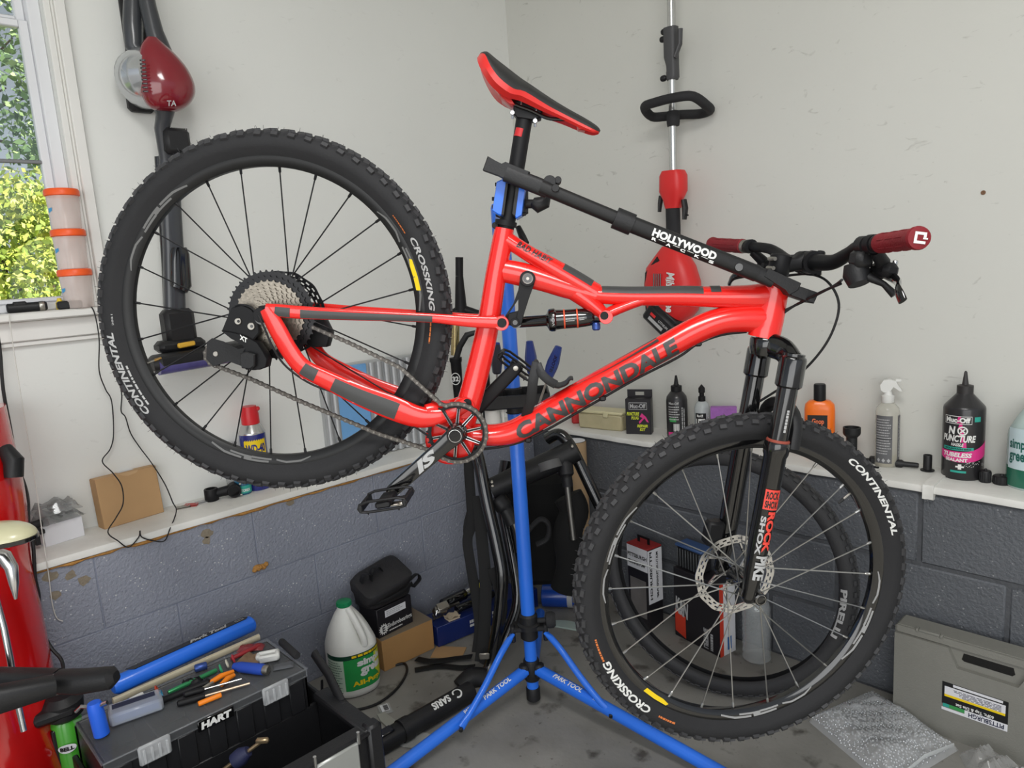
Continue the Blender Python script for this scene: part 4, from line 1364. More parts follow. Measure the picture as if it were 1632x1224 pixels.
text_on(f4, 'SHOX', lambda x, y: leg_pt(-.72 + .45 * y, b1 - (b1 - b0) * (.12 + .95 * x)), 0, 1, 0, 1, bold=.04)
b2, b3 = FRp(1198, 925, .09)[1], FRp(1200, 886, .09)[1]
text_on(f4, 'PIKE', lambda x, y: leg_pt(-.5 + 1.0 * y, b3 - (b3 - b2) * x), 0, 1, 0, 1, bold=.05)
f4.mark(); text_lines(f4, lambda x, y: FR(a_leg, seal_b + .022 + .05 * (x), LEGN) + (FR.z * cos(-.25 + .3 * y) - FR.x * sin(-.25 + .3 * y) * -1) * .0202, 0, 1, 1, 1, .8, 1, seed=11)
f4.part('lettering', M_LGREY, fork)
# front caliper on the far leg
fcal = MB(); fcal.box(FR, (.04, .055, .03), .006, 0, (a_leg - .038, .085, -LEGN + .012)); fcal.box(FR, (.03, .02, .03), .004, 0, (a_leg - .02, .10, -LEGN))
fcal.part('brake_caliper', M_BLK, bike)

# ---- cockpit
hs = MB()
top_hb = FR.loc(BK.at(1236, 453, 0))[1]
bar_b = FR.loc(FR.at(1287, 418, 0))[1]; bar_a = FRp(1287, 418, 0)[0]
cap_b = FRp(1233, 403, 0)[1]
hs.lathe(FR(0, top_hb - .004, 0), FR.y, [(.023, 0), (.023, .006), (.018, .008), (.0175, cap_b - top_hb - .045)], 20)
hs.part('headset_spacer', M_BLK, bike)
stm = MB()
stm.lathe(FR(0, cap_b - .042, 0), FR.y, [(.0185, 0), (.0205, .003), (.0205, .038), (.018, .041), (.014, .0415)], 20)
stm.sweep([FR(.008, cap_b - .022, 0), FR(bar_a * .55, (cap_b - .022 + bar_b) / 2, 0), FR(bar_a - .012, bar_b, 0)], [.016, .016, .022], [.016, .014, .019], FR.z, 14, pw=.7)
for s_ in (-1, 1):
    stm.lathe(FR(bar_a, bar_b, s_ * .014 - .010), FR.z, [(.0225, 0), (.0225, .02)], 18)
    stm.box(FR, (.014, .05, .014), .003, 0, (bar_a + .016, bar_b, s_ * .014))
stem = stm.part('stem', M_BLK, bike)
sb_ = MB()
for s_ in (-1, 1):
    for e in (-1, 1): sb_.lathe(FR(bar_a + .024, bar_b + e * .02, s_ * .014), FR.x, [(.003, -.006), (.003, .001)], 8)
    sb_.lathe(FR(-.022, cap_b - (.012 if s_ > 0 else .03), .016), FR.z, [(.004, -.02), (.004, .004)], 8)
sb_.part('stem_bolt', M_STEEL, stem, comp=True)
def bar_pts(s_):
    return [(bar_a, bar_b, 0), (bar_a + .001, bar_b, s_ * .04), (bar_a + .003, bar_b + .002, s_ * .085), (bar_a + .002, bar_b + .018, s_ * .13), (bar_a - .006, bar_b + .028, s_ * .165), (bar_a - .02, bar_b + .031, s_ * .24), (bar_a - .045, bar_b + .034, s_ * .365)]
hbm = MB()
for s_ in (-1, 1):
    sp = spline(bar_pts(s_), 5)
    n_ = len(sp)
    hbm.tube([FR(*p) for p in sp], [.0158 - (.0048) * min(1, max(0, (abs(p[2]) - .05) / .10)) for p in sp], 14)
hbar = hbm.part('handlebar', M_BLK, bike)
for s_ in (-1, 1):
    g0 = V((bar_a - .0215, bar_b + .0312, s_ * .248)); g1 = V((bar_a - .0465, bar_b + .0342, s_ * .372))
    a_, b_ = FR(*g0), FR(*g1); dg_ = b_ - a_; Lg = dg_.length; dg_.normalize()
    gm_ = MB(); gm_.lathe(a_, dg_, [(.013, 0), (.0165, .002), (.0168, .01), (.0158, .014), (.0158, Lg - .016), (.0175, Lg - .010), (.0178, Lg - .004), (.0165, Lg), (.008, Lg + .0015), (0, Lg + .0015)], 24)
    rdir = dg_.orthogonal().normalized()
    for k in range(7):  # raised waffle ribs
        th = 2 * pi * k / 7; q = rdir * cos(th) + dg_.cross(rdir) * sin(th)
        for j in range(3):
            gm_.tube([a_ + dg_ * (.018 + .03 * j) + q * .0154, a_ + dg_ * (.030 + .03 * j) + q * .0159, a_ + dg_ * (.042 + .03 * j) + q * .0154], .0011, 6)
    gr = gm_.part('grip', M_DRED, bike, 'dark red rubber grip')
    cl_ = MB(); cl_.lathe(a_ - dg_ * .012, dg_, [(.0145, 0), (.0155, .002), (.0155, .010), (.0145, .012)], 20)
    cl_.part('lock_ring', M_STEEL if s_ < 0 else M_BLK, gr)
    if s_ > 0:   # white emblem on the end plug
        em = MB(); ex = (FR.x - dg_ * FR.x.dot(dg_)).normalized(); ey = dg_.cross(ex)
        if ey.z < 0: ey = -ey
        E_ = lambda x, y: b_ + dg_ * .0022 + ex * x + ey * y
        for q in (((-.0085, -.0085), (-.0045, -.0085), (-.0045, .0085), (-.0085, .0085)), ((-.0045, .0045), (.0085, .0045), (.0085, .0085), (-.0045, .0085)), ((-.0045, -.0085), (.0085, -.0085), (.0085, -.0045), (-.0045, -.0045)), ((.0045, .001), (.0085, .001), (.0085, .0045), (.0045, .0045)), ((.004, -.0015), (.011, -.0015), (.011, .0008), (.004, .0008))):
            em.add([E_(*p) for p in q], [(0, 1, 2, 3)])
        em.part('emblem', M_WHT, gr)
# brake levers and shifter
for s_ in (-1, 1):
    lv = MB(); P = lambda a, b, n_: FR(bar_a + a, bar_b + b, s_ * n_)
    lv.lathe(P(-.018, .031, .215), FR.z * s_, [(.016, 0), (.016, .014)], 16)
    lv.tube([P(-.01, .020, .222), P(.012, .004, .215), P(.026, -.012, .195), P(.034, -.016, .165)], [.010, .012, .0125, .010], 12)
    lv.box(Frame(P(.022, -.008, .208), FR.x, FR.y, FR.z), (.03, .026, .05), .008)
    lo = lv.part('brake_lever', M_BLK, bike)
    bl = MB(); pts = spline([tuple(P(.028, -.014, .205)), tuple(P(.024, -.022, .238)), tuple(P(.008, -.030, .272)), tuple(P(-.010, -.040, .298)), tuple(P(-.010, -.058, .315))], 5)
    bl.sweep([V(p) for p in pts], .0085, .0042, FR.y, 10)
    bl.part('lever_blade', M_GBLK, lo)
    bo = MB(); bo.lathe(P(.03, -.004, .222), FR.y, [(.0045, -.004), (.0045, .012), (.003, .014)], 10); bo.lathe(P(.026, .006, .205), FR.y, [(.004, 0), (.004, .006)], 8)
    bo.part('lever_bolt', M_CHR, lo, comp=True)
sh = MB(); P = lambda a, b, n_: FR(bar_a + a, bar_b + b, n_)
sh.lathe(P(-.014, .03, .185), FR.z, [(.0155, 0), (.0155, .018)], 16)
sh.box(Frame(P(-.012, .006, .19), FR.x, FR.y, FR.z), (.034, .034, .036), .009)
sh.sweep([P(-.012, -.004, .178), P(-.010, -.020, .182), P(-.006, -.036, .190)], [.021, .024, .019], [.019, .022, .018], FR.z, 16)
sh.sweep([P(.0, -.022, .2), P(.02, -.032, .218), P(.034, -.048, .232)], [.007, .006, .007], [.008, .005, .007], FR.z, 10)
sh.part('shifter', M_PLA, bike)
# hoses in front of the head tube
hz = MB()
def hose(sts, r):
    loc = [BK.at(px, py, w) for px, py, w in sts]
    hz.tube([V(p) for p in spline([tuple(p) for p in loc], 7)], r, 8)
hose([(1340, 452, .15), (1310, 465, .10), (1270, 485, .03), (1250, 498, .012)], .0027)
hose([(1342, 446, .17), (1328, 456, .12), (1290, 476, .05), (1252, 494, .02)], .0024)
hose([(1250, 440, -.06), (1290, 437, -.02), (1320, 450, .02), (1337, 485, .03), (1326, 530, .02), (1300, 570, .0), (1262, 606, -.03), (1210, 640, -.06)], .0026)
hz.part('hose', M_PLA, bike, comp=True)
# ================================================================== REPAIR STAND
M_BLUE = mat('blue_powder_coat', rgb(40, 112, 226), rough=0.36, coat=.2, noise=.08, nscale=9)
PB = on_z(850, 1106, 0.03); PB0 = V((PB.x, PB.y, 0))
stand = thing('repair_stand', 'blue tubular bicycle repair stand with black clamp and tripod legs', 'repair stand', PB0)
clamp_c = BK.at(815, 318, 0)
ztop = clamp_c.z + .03
MPX = depth(PB) / 1150
rp = .0205
zc = on_y(847, 992, PB.y).z
pl = MB()
pl.lathe(PB0, (0, 0, 1), [(rp, zc - .01), (rp, ztop), (rp - .003, ztop + .004)], 24)
pl.part('pole', M_BLUE, stand)
lt_ = MB(); lt_.lathe(PB0, (0, 0, 1), [(.018, .045), (.0185, zc)], 24); lt_.part('lower_pole', M_BLUE, stand)
ft = MB(); ft.lathe(PB0, (0, 0, 1), [(.017, .012), (.021, .016), (.021, .052), (.0195, .055)], 24); ft.part('foot_cap', M_PLA, stand)
co = MB(); co.lathe(PB0, (0, 0, 1), [(.021, zc - .055), (.026, zc - .05), (.026, zc - .022), (.034, zc - .018), (.034, zc - .006), (.027, zc - .002), (.027, zc + .02), (.022, zc + .026)], 24)
zq = zframe(PB0)
rdir = RC @ V((1, 0, 0)); rdir.z = 0; rdir.normalize()       # to the right in the picture
fdir = V((-rdir.y, rdir.x, 0))                                # away from the camera
if fdir.dot(V((-1, 1, 0))) < 0: fdir = -fdir
CFp = Frame(PB0, rdir, fdir, (0, 0, 1))
co.box(CFp, (.1, .05, .014), .004, 0, (0, 0, zc - .016))
for s_ in (-1, 1): co.box(CFp, (.014, .03, .05), .004, 0, (s_ * .048, -.01, zc - .03))
collar = co.part('collar', M_PLA, stand)
kb_ = MB(); kb_.lathe(CFp(.02, .0, zc + .0), CFp.x, [(.008, 0), (.008, .03), (.022, .032), (.024, .04), (.024, .052), (.018, .06)], 14)
kb_.part('lock_knob', M_RUB, collar)
zh = .115
hubm = MB()
legs = []
for s_, foot_px, foot_py in ((-1, 640, 1218), (1, 1128, 1219)):
    foot = on_z(foot_px, foot_py, .035)
    d_ = foot - CFp(s_ * .02, -.01, zh); d_.z = 0; d_.normalize()
    # run the leg out to a floor contact
    st_ = CFp(s_ * .02, -.012, zh)
    slope = (foot.z - zh) / ((foot - st_).to_2d().length)
    Lh = (zh - .022) / -slope
    end = V((st_.x, st_.y, 0)) + d_ * Lh; end.z = .022
    lm = MB(); lm.tube([st_, end], .0175, 18)
    lg_ = lm.part('leg', M_BLUE, stand)
    fc_ = MB(); dd = (end - st_).normalized(); fc_.tube([end - dd * .03, end + dd * .02], .0215, 16); fc_.part('rubber_foot', M_RUB, lg_)
    # strut from collar to leg
    frac = .40
    mid = st_.lerp(end, .0)
    if s_ < 0: joint = on_z(735, 1160, .075)
    else: joint = on_z(973, 1138, .075)
    top_ = CFp(s_ * .05, -.02, zc - .03)
    out_ = V((-d_.y, d_.x, 0)) * (-s_)
    sm = MB()
    pts = spline([tuple(top_), tuple(top_.lerp(joint, .25) + V((0, 0, .012)) + CFp.x * s_ * -.004), tuple(top_.lerp(joint, .6) + V((0, 0, -.004))), tuple(joint)], 5)
    side = (joint - top_).cross(V((0, 0, 1))).normalized()
    sm.sweep([V(p) for p in pts], [.006] * 2 + [.0095] * (len(pts) - 4) + [.011, .011], [.013] * 2 + [.0095] * (len(pts) - 4) + [.006, .005], d_, 14)
    sto = sm.part('strut', M_BLUE, stand)
    bm_ = MB(); bm_.lathe(joint - CFp.y * .004, -CFp.y, [(.006, 0), (.006, .008), (.003, .009)], 10); bm_.part('strut_bolt', M_GBLK, sto)
    tl_ = MB()
    ex_ = (end - st_).normalized(); ez_ = V((0, 0, 1)) - ex_ * ex_.z; ez_.normalize(); ey_ = ez_.cross(ex_)
    toward = -CFp.y - ex_ * (-CFp.y).dot(ex_); xt = ex_ if ex_.dot(rdir) > 0 else -ex_
    toward = (toward.normalized() * .35 + V((0, 0, 1))); toward = (toward - ex_ * toward.dot(ex_)).normalized()
    acr = toward.cross(xt)
    tq = lambda c, w: (lambda x, y: st_ + ex_ * c + xt * (w * (x - .5)) + (toward * cos(y * .8 - .4) + acr * sin(y * .8 - .4)) * .0181)
    text_on(tl_, 'PARK TOOL', tq(.11, .1), 0, 1, 0, 1, shear=.2, bold=.03)
    text_on(tl_, 'PARK', tq(.215, .03), 0, 1, 0, 1, shear=.2, bold=.03)
    tl_.part('lettering', M_WHT, lg_)
    hubm.box(Frame(CFp(s_ * .022, -.012, zh), rdir, fdir, (0, 0, 1)), (.03, .03, .04), .006)
hubm.lathe(PB0, (0, 0, 1), [(.022, .08), (.024, .085), (.024, .14), (.022, .145)], 20)
hubm.part('leg_hub', M_PLA, stand)
rear_leg = MB(); e_ = CFp(.04, .52, .022); rear_leg.tube([CFp(.004, .012, zh), e_], .0175, 16); rear_leg.part('leg', M_BLUE, stand)
# clamp: arm from the pole to the seatpost, jaws either side of it
arm = MB(); a0 = V((PB.x, PB.y, clamp_c.z - .005)); tow = (clamp_c - a0); tow.z = 0; td = tow.normalized()
arm.tube([a0 - td * .03, a0 + td * (tow.length - .05)], .019, 18)
arm.lathe(a0 - V((0, 0, .05)), (0, 0, 1), [(.026, 0), (.028, .01), (.028, .08), (.024, .09)], 18)
clamp = arm.part('clamp_arm', M_BLUE, stand)
jw = MB()
for pts_ in ([(793, 292), (806, 286), (812, 288), (803, 346), (795, 344), (786, 338)], [(828, 292), (836, 290), (838, 300), (832, 345), (824, 350), (818, 344)]):
    bprism(jw, pts_, -.03, .022)
jw.part('clamp_jaw', M_BLUE, clamp, comp=True)
jp = MB()
for pts_ in ([(808, 288), (812, 288), (804, 346), (800, 345)], [(824, 292), (829, 292), (822, 348), (817, 344)]):
    bprism(jp, pts_, -.028, .024)
for px, py in ((789, 294), (784, 317), (784, 330), (841, 300), (838, 341), (836, 318)):
    p = BK.pix(px, py, -.005); q = BK.pix(px + (12 if px < 810 else -12), py, -.005)
    jp.tube([BK(*p), BK(*q)], .0038, 8)
bprism(jp, [(790, 300), (797, 296), (797, 348), (790, 345)], -.045, -.03)
bprism(jp, [(834, 300), (842, 300), (842, 340), (832, 346)], -.045, -.03)
jp.part('jaw_pad', M_PLA, clamp)
kl = MB(); p = BK.pix(838, 325, -.02)
kl.tube([BK(*p), BK.at(850, 325, -.02)], .009, 12)
kl.sweep([BK.at(848, 322, -.02), BK.at(857, 327, -.02), BK.at(868, 322, -.02), BK.at(872, 313, -.02)], [.012, .016, .013, .007], [.010, .016, .014, .008], BK.z, 12)
kl.sweep([BK.at(826, 362, -.06), BK.at(833, 378, -.05), BK.at(840, 388, -.045)], [.007, .009, .008], [.006, .008, .005], BK.z, 10)
kl.part('clamp_handle', M_PLA, clamp, comp=True)
# tool tray on the pole
ty_ = MB(); tz = on_y(832, 632, PB.y).z
TF = Frame(V((PB.x, PB.y, tz)), rdir, fdir, (0, 0, 1))
ty_.box(TF, (.19, .13, .012), .004, 0, (.0, -.04, -.012))
for x in (-.095, .095): ty_.box(TF, (.006, .13, .035), .002, 0, (x, -.04, .002))
for y in (-.105, .025): ty_.box(TF, (.19, .006, .035), .002, 0, (0, y, .002))
ty_.lathe(TF(0, 0, -.05), (0, 0, 1), [(.022, 0), (.026, .004), (.026, .07), (.022, .074)], 18)
ty_.part('tool_tray', M_PLA, stand)
M_DBLU = mat('navy_tool_handle', rgb(36, 58, 128), rough=.4, coat=.2)
def hex_driver(px, py, tilt, mm, label):
    b = on_y(px, py, PB.y - .05); dirn = (rdir * sin(radians(tilt)) + V((0, 0, 1)) * cos(radians(tilt))).normalized()
    o = thing('hex_driver', label, 'hand tool', b - dirn * .02, 'drivers standing in the stand tray')
    h = MB(); h.lathe(b, dirn, [(.009, 0), (.012, .004), (.0155, .03), (.0155, .045), (.0105, .078), (.0095, .082)], 8)
    hh = h.part('handle', mm, o, angle=20)
    s = MB(); s.lathe(b - dirn * .07, dirn, [(.003, 0), (.003, .072)], 8); s.part('shaft', M_STEEL, o)
    c = MB(); c.lathe(b, dirn, [(.0096, .082), (.0092, .086), (.006, .0875)], 8); c.part('end_cap', M_DBLU, o, angle=20)
    if tilt > 12:
        t = MB(); lat = dirn.cross(-fdir).normalized()
        text_on(t, 'ISTOOL', lambda x, y: b + dirn * (.02 + .045 * x) - fdir * .0155 + lat * (-.004 + .008 * y), 0, 1, 0, 1); t.part('lettering', M_GBLK, o)
    return o
hex_driver(792, 596, 3, mat('black_tool_handle', rgb(44, 44, 52), rough=.4), 'black handled driver with navy cap standing left of the stand pole')
hex_driver(848, 596, -1, M_DBLU, 'navy blue handled driver standing upright right of the stand pole')
hex_driver(873, 603, 22, M_DBLU, 'navy blue handled driver leaning right above the bottle cage')
# white plastic tool hanging below the tray
wt = MB(); wc = Frame(on_y(790, 655, PB.y - .09), rdir, (0, 0, 1), -fdir)
wt.lathe(wc(-.008, -.04, 0), wc.y, [(.018, 0), (.022, .004), (.022, .045)], 16)
wt.box(wc, (.012, .05, .012), .002, 0, (-.014, .03, 0)); wt.box(wc, (.006, .075, .01), .001, 0, (.020, .0, .012)); wt.box(wc, (.03, .01, .01), .002, 0, (.034, .012, .012))
wt.box(wc, (.05, .010, .01), .002, 0, (.005, .0, 0))
wt.top('plastic_tool', mat('white_plastic', rgb(216, 216, 212), rough=.45), 'white notched plastic tool hanging under the stand tray behind the seat tube', 'tool')

# ================================================================== TOP-TUBE ADAPTER BAR
M_BAR = mat('matte_black_bar', rgb(20, 20, 21), rough=.55, noise=.1, nscale=20, bump=.08, bscale=300)
adp = thing('frame_adapter_bar', 'black telescoping adapter bar clipped from seatpost to handlebar stem', 'bike adapter', BK.at(985, 350, .05))
WA = .046
def abar(mb, p0, p1, hpx, wid, mi=0, pw=.75, seg=16):
    a, b = BK.at(*p0, WA), BK.at(*p1, WA)
    mb.sweep([a, b], wid / 2, hpx * PX / 2, BK.z, seg, mi, pw=pw); return mb
m = MB(); abar(m, (862, 298), (992, 352), 20, .027); m.part('inner_tube', M_BAR, adp)
m = MB(); abar(m, (990, 351), (1206, 436), 24, .032); out_t = m.part('outer_tube', M_BAR, adp)
m = MB(); abar(m, (980, 347), (1008, 358.5), 31, .039, pw=.9); m.part('sleeve', M_PLA, adp)
m = MB(); abar(m, (806, 276), (874, 303), 24, .02); bprism(m, [(770, 272), (778, 250), (790, 257), (800, 262), (806, 259), (845, 275), (838, 296), (800, 284), (795, 281)], .030, WA + .008)
rh = m.part('rear_hook', M_PLA, adp)
m = MB(); bdisc(m, 885, 304, WA - .03, WA + .018, 5.5); bdisc(m, 876, 293, WA - .03, WA + .006, 9); bdisc(m, 889, 290, WA - .03, WA + .004, 5); m.part('release_knob', M_PLA, adp, comp=True)
m = MB(); abar(m, (1196, 432), (1232, 447), 22, .024); bprism(m, [(1212, 440), (1220, 428), (1271, 451), (1266, 462), (1252, 470), (1246, 462)], .012, WA + .014); bprism(m, [(1254, 457), (1262, 454), (1297, 466), (1289, 483), (1252, 470)], .0, WA + .012)
m.part('front_hook', M_PLA, adp)
m = MB(); bdisc(m, 1174, 426, WA, WA + .0185, 6); m.part('rivet', M_GBLK, adp)
tx = MB()
d0, d1 = (1040, 371), (1141, 411)
def bar_txt(u, v):
    vx, vy = d1[0] - d0[0], d1[1] - d0[1]; L = math.hypot(vx, vy)
    x = d0[0] + vx * u + (vy / L) * v; y = d0[1] + vy * u - (vx / L) * v
    return BK.at(x, y, WA + .0168)
text_on(tx, 'HOLLYWOOD', bar_txt, 0, 1, -4.5, 8.5, bold=.05)
for i, c in enumerate('RACKS'):
    text_on(tx, c, bar_txt, .02 + .225 * i, .02 + .225 * i + .075, -11, -6.3, bold=.05)
for i in range(4):
    patch(tx, bar_txt, .12 + .225 * i, .225 + .225 * i, -6.6, -5.9, 1, 1)
tx.part('lettering', M_WHT, out_t)

# ================================================================== STICK VACUUM on the left wall
VL = Frame((-LED, 0, 0), (0, 1, 0), (0, 0, 1), (1, 0, 0))
VR = Frame((0, LED, 0), (1, 0, 0), (0, 0, 1), (0, -1, 0))
M_VGREY = mat('dark_grey_vacuum_plastic', rgb(58, 60, 64), rough=.3, coat=.3)
M_VRED = mat('burgundy_vacuum_cover', rgb(126, 26, 38), rough=.18, coat=.7)
M_SMOKE = mat('silver_chrome_plastic', rgb(196, 198, 200), rough=.16, metal=.75)
def vp(px, py, c): return VL.at(px, py, c)
S_V = depth(vp(255, 150, .1)) / 1150      # metres per px
vac = thing('stick_vacuum', 'cordless stick vacuum with burgundy motor cover hanging on the left wall', 'vacuum cleaner', vp(270, 560, .06))
m = MB(); m.box(Frame(vp(226, 70, .012), VL.x, VL.y, VL.z), (.09, .30, .022), .006); m.box(Frame(vp(222, 150, .02), VL.x, VL.y, VL.z), (.07, .10, .035), .01)
m.part('wall_dock', M_PLA, vac)
m = MB(); m.sweep([vp(228, -40, .10), vp(236, 10, .10), vp(246, 50, .11), vp(258, 85, .115)], .020, [.018, .022, .024, .03], VL.z, 14)
m.sweep([vp(212, -30, .07), vp(212, 40, .07), vp(214, 75, .07), vp(228, 92, .08)], .022, [.022, .026, .024, .02], VL.z, 14)
m.part('handle', M_VGREY, vac)
m = MB()
cc = vp(240, 128, .07)
m.lathe(vp(226, 128, .05), (VL.z + VL.x * .25), [(.05, -.03), (.066, -.02), (.078, .0), (.080, .035), (.074, .06), (.06, .085)], 30)
m.part('dust_bin', M_SMOKE, vac)
# egg shaped motor cover
m = MB(); rings = []
ctr = [(240, 60, 8), (243, 72, 18), (250, 88, 28), (258, 108, 36), (263, 130, 41), (265, 148, 40), (264, 164, 33), (262, 174, 22), (261, 178, 8)]
for px, py, hw in spline(ctr, 3):
    c0 = VL.pix(px + 3, py, .13); r = hw * S_V * .86
    rings.append([VL(c0[0] + r * 1.18 * cos(2 * pi * k / 24), c0[1], .13 + r * .82 * sin(2 * pi * k / 24)) for k in range(24)])
m.loft(rings); cov = m.part('motor_cover', M_VRED, vac)
m = MB()
for k in range(9):
    a = vp(227 + k * .6, 96 + k * 6.2, .165); m.box(Frame(a, VL.x + VL.z * .6, VL.y, VL.z), (.014, .004, .003), .0008)
m.part('vent_slot', M_GBLK, cov, comp=True)
t_ = MB(); text_on(t_, 'TA', lambda x, y: vp(266 + 15 * x, 169 - 9 * y, .176), 0, 1, 0, 1, bold=.02); t_.part('lettering', M_LGREY, cov)
m = MB(); m.sweep([vp(262, 172, .12), vp(262, 186, .11), vp(258, 205, .095), vp(266, 260, .08)], [.022, .02, .018, .016], [.03, .022, .02, .018], VL.z, 14); m.part('neck', M_VGREY, vac)
m = MB(); m.box(Frame(vp(281, 226, .105), VL.x, VL.y, VL.z), (.07, .07, .04), .010); brush = m.part('brush_tool', M_PLA, vac)
m = MB()
for k in range(14): p = VL.pix(281, 211, .105); m.tube([VL(p[0] - .03 + .0046 * k, p[1], .105), VL(p[0] - .03 + .0046 * k, p[1] + .013, .105)], .0012, 5)
m.part('bristles', M_BLK, brush)
m = MB(); m.sweep([vp(268, 250, .075), vp(276, 400, .075), vp(280, 545, .075)], .022, [.026, .028, .030], VL.z, 16, pw=.7); m.part('wand', M_VGREY, vac)
m = MB(); m.sweep([vp(284, 395, .09), vp(285, 405, .09), vp(287, 455, .09), vp(284, 462, .09)], .024, [.02, .027, .03, .024], VL.z, 14, pw=.6); m.sweep([vp(252, 250, .06), vp(263, 420, .06), vp(268, 540, .06)], .01, .010, VL.z, 10); m.part('wand_sleeve', M_GBLK, vac)
m = MB(); m.box(Frame(vp(284, 520, .09), VL.x, VL.y, VL.z), (.085, .10, .06), .012); m.box(Frame(vp(287, 550, .095), VL.x, VL.y, VL.z), (.13, .035, .07), .012); m.part('head_joint', M_PLA, vac)
hf = Frame(vp(308, 572, .13), (VL.x * .86 + VL.z * .42), VL.y, VL.z)
HX = (vp(385, 560, .12) - vp(245, 588, .15)).normalized()
m = MB(); m.sweep([vp(240, 582, .14), vp(250, 580, .14), vp(330, 566, .13), vp(395, 553, .12), vp(404, 551, .12)], [.03, .045, .045, .045, .03], [.016, .025, .025, .025, .016], VL.z, 14, pw=.6); head = m.part('floor_head', M_PLA, vac)
m = MB(); m.sweep([vp(252, 586, .165), vp(330, 573, .155), vp(398, 560, .145)], .02, .022, VL.z, 18); m.part('roller', mat('violet_blue_roller', rgb(84, 78, 134), rough=.25, noise=.6, nscale=14, coat=.6), head)
m = MB(); m.box(Frame(vp(297, 549, .14), HX, VL.y, VL.z), (.05, .014, .014), .003); m.part('yellow_latch', mat('amber_plastic', rgb(226, 176, 60), rough=.4), head)

# ================================================================== STRING TRIMMER on the right wall
def rp_(px, py, c): return VR.at(px, py, c)
S_R = depth(rp_(1075, 250, .08)) / 1150
M_TRED = mat('tool_red_plastic', rgb(214, 44, 44), rough=.38, noise=.05, nscale=20)
trm = thing('string_trimmer', 'red and black battery string trimmer hanging head-up on the right wall', 'string trimmer', rp_(1068, 530, .08))
TC = .09
m = MB(); m.tube([rp_(1069, -60, TC), rp_(1071, 130, TC), rp_(1073, 285, TC)], .0135, 18); m.part('shaft', mat('satin_aluminium', rgb(200, 200, 198), rough=.25, metal=.9), trm)
m = MB(); m.sweep([rp_(1069, 44, TC), rp_(1070, 90, TC), rp_(1072, 104, TC), rp_(1073, 124, TC)], [.02] * 4, [.024, .024, .019, .018], VR.z, 16, pw=.7)
m.sweep([rp_(1084, 46, TC + .01), rp_(1084, 70, TC + .012), rp_(1076, 92, TC + .02)], .009, [.009, .006, .004], VR.z, 10)
m.lathe(rp_(1072, 124, TC) , VR.y, [(.019, -.006), (.021, 0), (.021, .02), (.019, .024)], 18)
cpl = m.part('coupler', mat('charcoal_coupler', rgb(70, 70, 72), rough=.5), trm)
m = MB()
for px, py in ((1058, 52), (1056, 64), (1057, 126)): m.lathe(rp_(px - 3, py, TC + .005), VR.x, [(.008, 0), (.010, .004), (.010, .014), (.006, .02)], 12)
m.part('clamp_knob', M_PLA, cpl, comp=True)
m = MB(); c0 = VR.pix(1073, 182, TC)
lp = [(-.085, .0), (-.075, -.055), (-.02, -.075), (.06, -.075), (.105, -.045), (.115, .02), (.095, .07), (.05, .085), (.0, .05), (-.05, .03)]
pts = spline([VR(c0[0] + x, c0[1] + .016 - y * .10 + (.010 if y < 0 else -.008), TC - y) for x, y in lp], 5, True)
m.tube([V(p) for p in pts], .0155, 12, closed=True)
m.lathe(rp_(1073, 195, TC), VR.y, [(.02, -.012), (.022, 0), (.022, .03), (.019, .036)], 16)
m.part('loop_handle', M_RUB, trm)
m = MB(); m.sweep([rp_(1073, 272, TC), rp_(1073, 280, TC), rp_(1073, 305, TC), rp_(1073, 318, TC), rp_(1073, 332, TC)], [.032, .036, .036, .026, .022], [.036, .045, .046, .034, .026], VR.z, 18, pw=.65)
hd_ = m.part('throttle_housing', M_TRED, trm)
m = MB()
m.sweep([rp_(1072, 325, TC), rp_(1073, 360, TC), rp_(1073, 385, TC), rp_(1072, 410, TC)], .022, [.025, .026, .027, .032], VR.z, 14); m.part('rear_grip', M_RUB, trm)
m = MB(); m.sweep([rp_(1054, 312, TC), rp_(1052, 325, TC), rp_(1051, 338, TC)], .010, [.008, .007, .004], VR.z, 8); m.sweep([rp_(1090, 318, TC), rp_(1092, 332, TC), rp_(1091, 350, TC)], .012, [.008, .010, .005], VR.z, 8); m.tube([rp_(1092, 342, TC), rp_(1097, 343, TC)], .003, 6); m.part('trigger', M_PLA, hd_, comp=True)
m = MB(); rings = []
for px, py, hw, dp in ((1072, 392, 14, .026), (1071, 405, 22, .04), (1069, 425, 34, .055), (1071, 450, 39, .06), (1072, 475, 40, .06), (1071, 495, 36, .058), (1070, 508, 27, .05), (1069, 518, 14, .036)):
    c0 = VR.pix(px, py, TC); r = hw * S_R * 1.25
    rings.append([VR(c0[0] + r * math.copysign(abs(cos(2 * pi * k / 20)) ** .75, cos(2 * pi * k / 20)), c0[1], TC + dp * math.copysign(abs(sin(2 * pi * k / 20)) ** .75, sin(2 * pi * k / 20))) for k in range(20)])
m.loft(rings); mot = m.part('motor_housing', M_TRED, trm)
m = MB(); m.sweep([rp_(1052, 412, TC + .035), rp_(1034, 436, TC + .03), rp_(1033, 470, TC + .03), rp_(1036, 503, TC + .03)], .014, .010, VR.z, 10, pw=.5)
m.part('side_bumper', M_PLA, mot)
m = MB()
for k in range(4): a, b = rp_(1042 + 3.4 * k, 436, TC + .062), rp_(1042 + 3.4 * k, 458, TC + .062); m.tube([a, b], .0022, 6)
m.part('vent_slot', M_GBLK, mot, comp=True)
t_ = MB(); text_on(t_, 'Milwaukee', lambda x, y: rp_(1062 + 13 * y - 1.5 * x, 434 + 64 * x, TC + .0625), 0, 1, 0, 1, shear=.2, bold=.03)
poly_on(t_, lambda x, y: rp_(x, y, TC + .0625), [(1060, 443), (1065, 452), (1063, 452), (1067, 464), (1061, 452), (1063, 452)])
t_.part('lettering', M_WHT, mot)
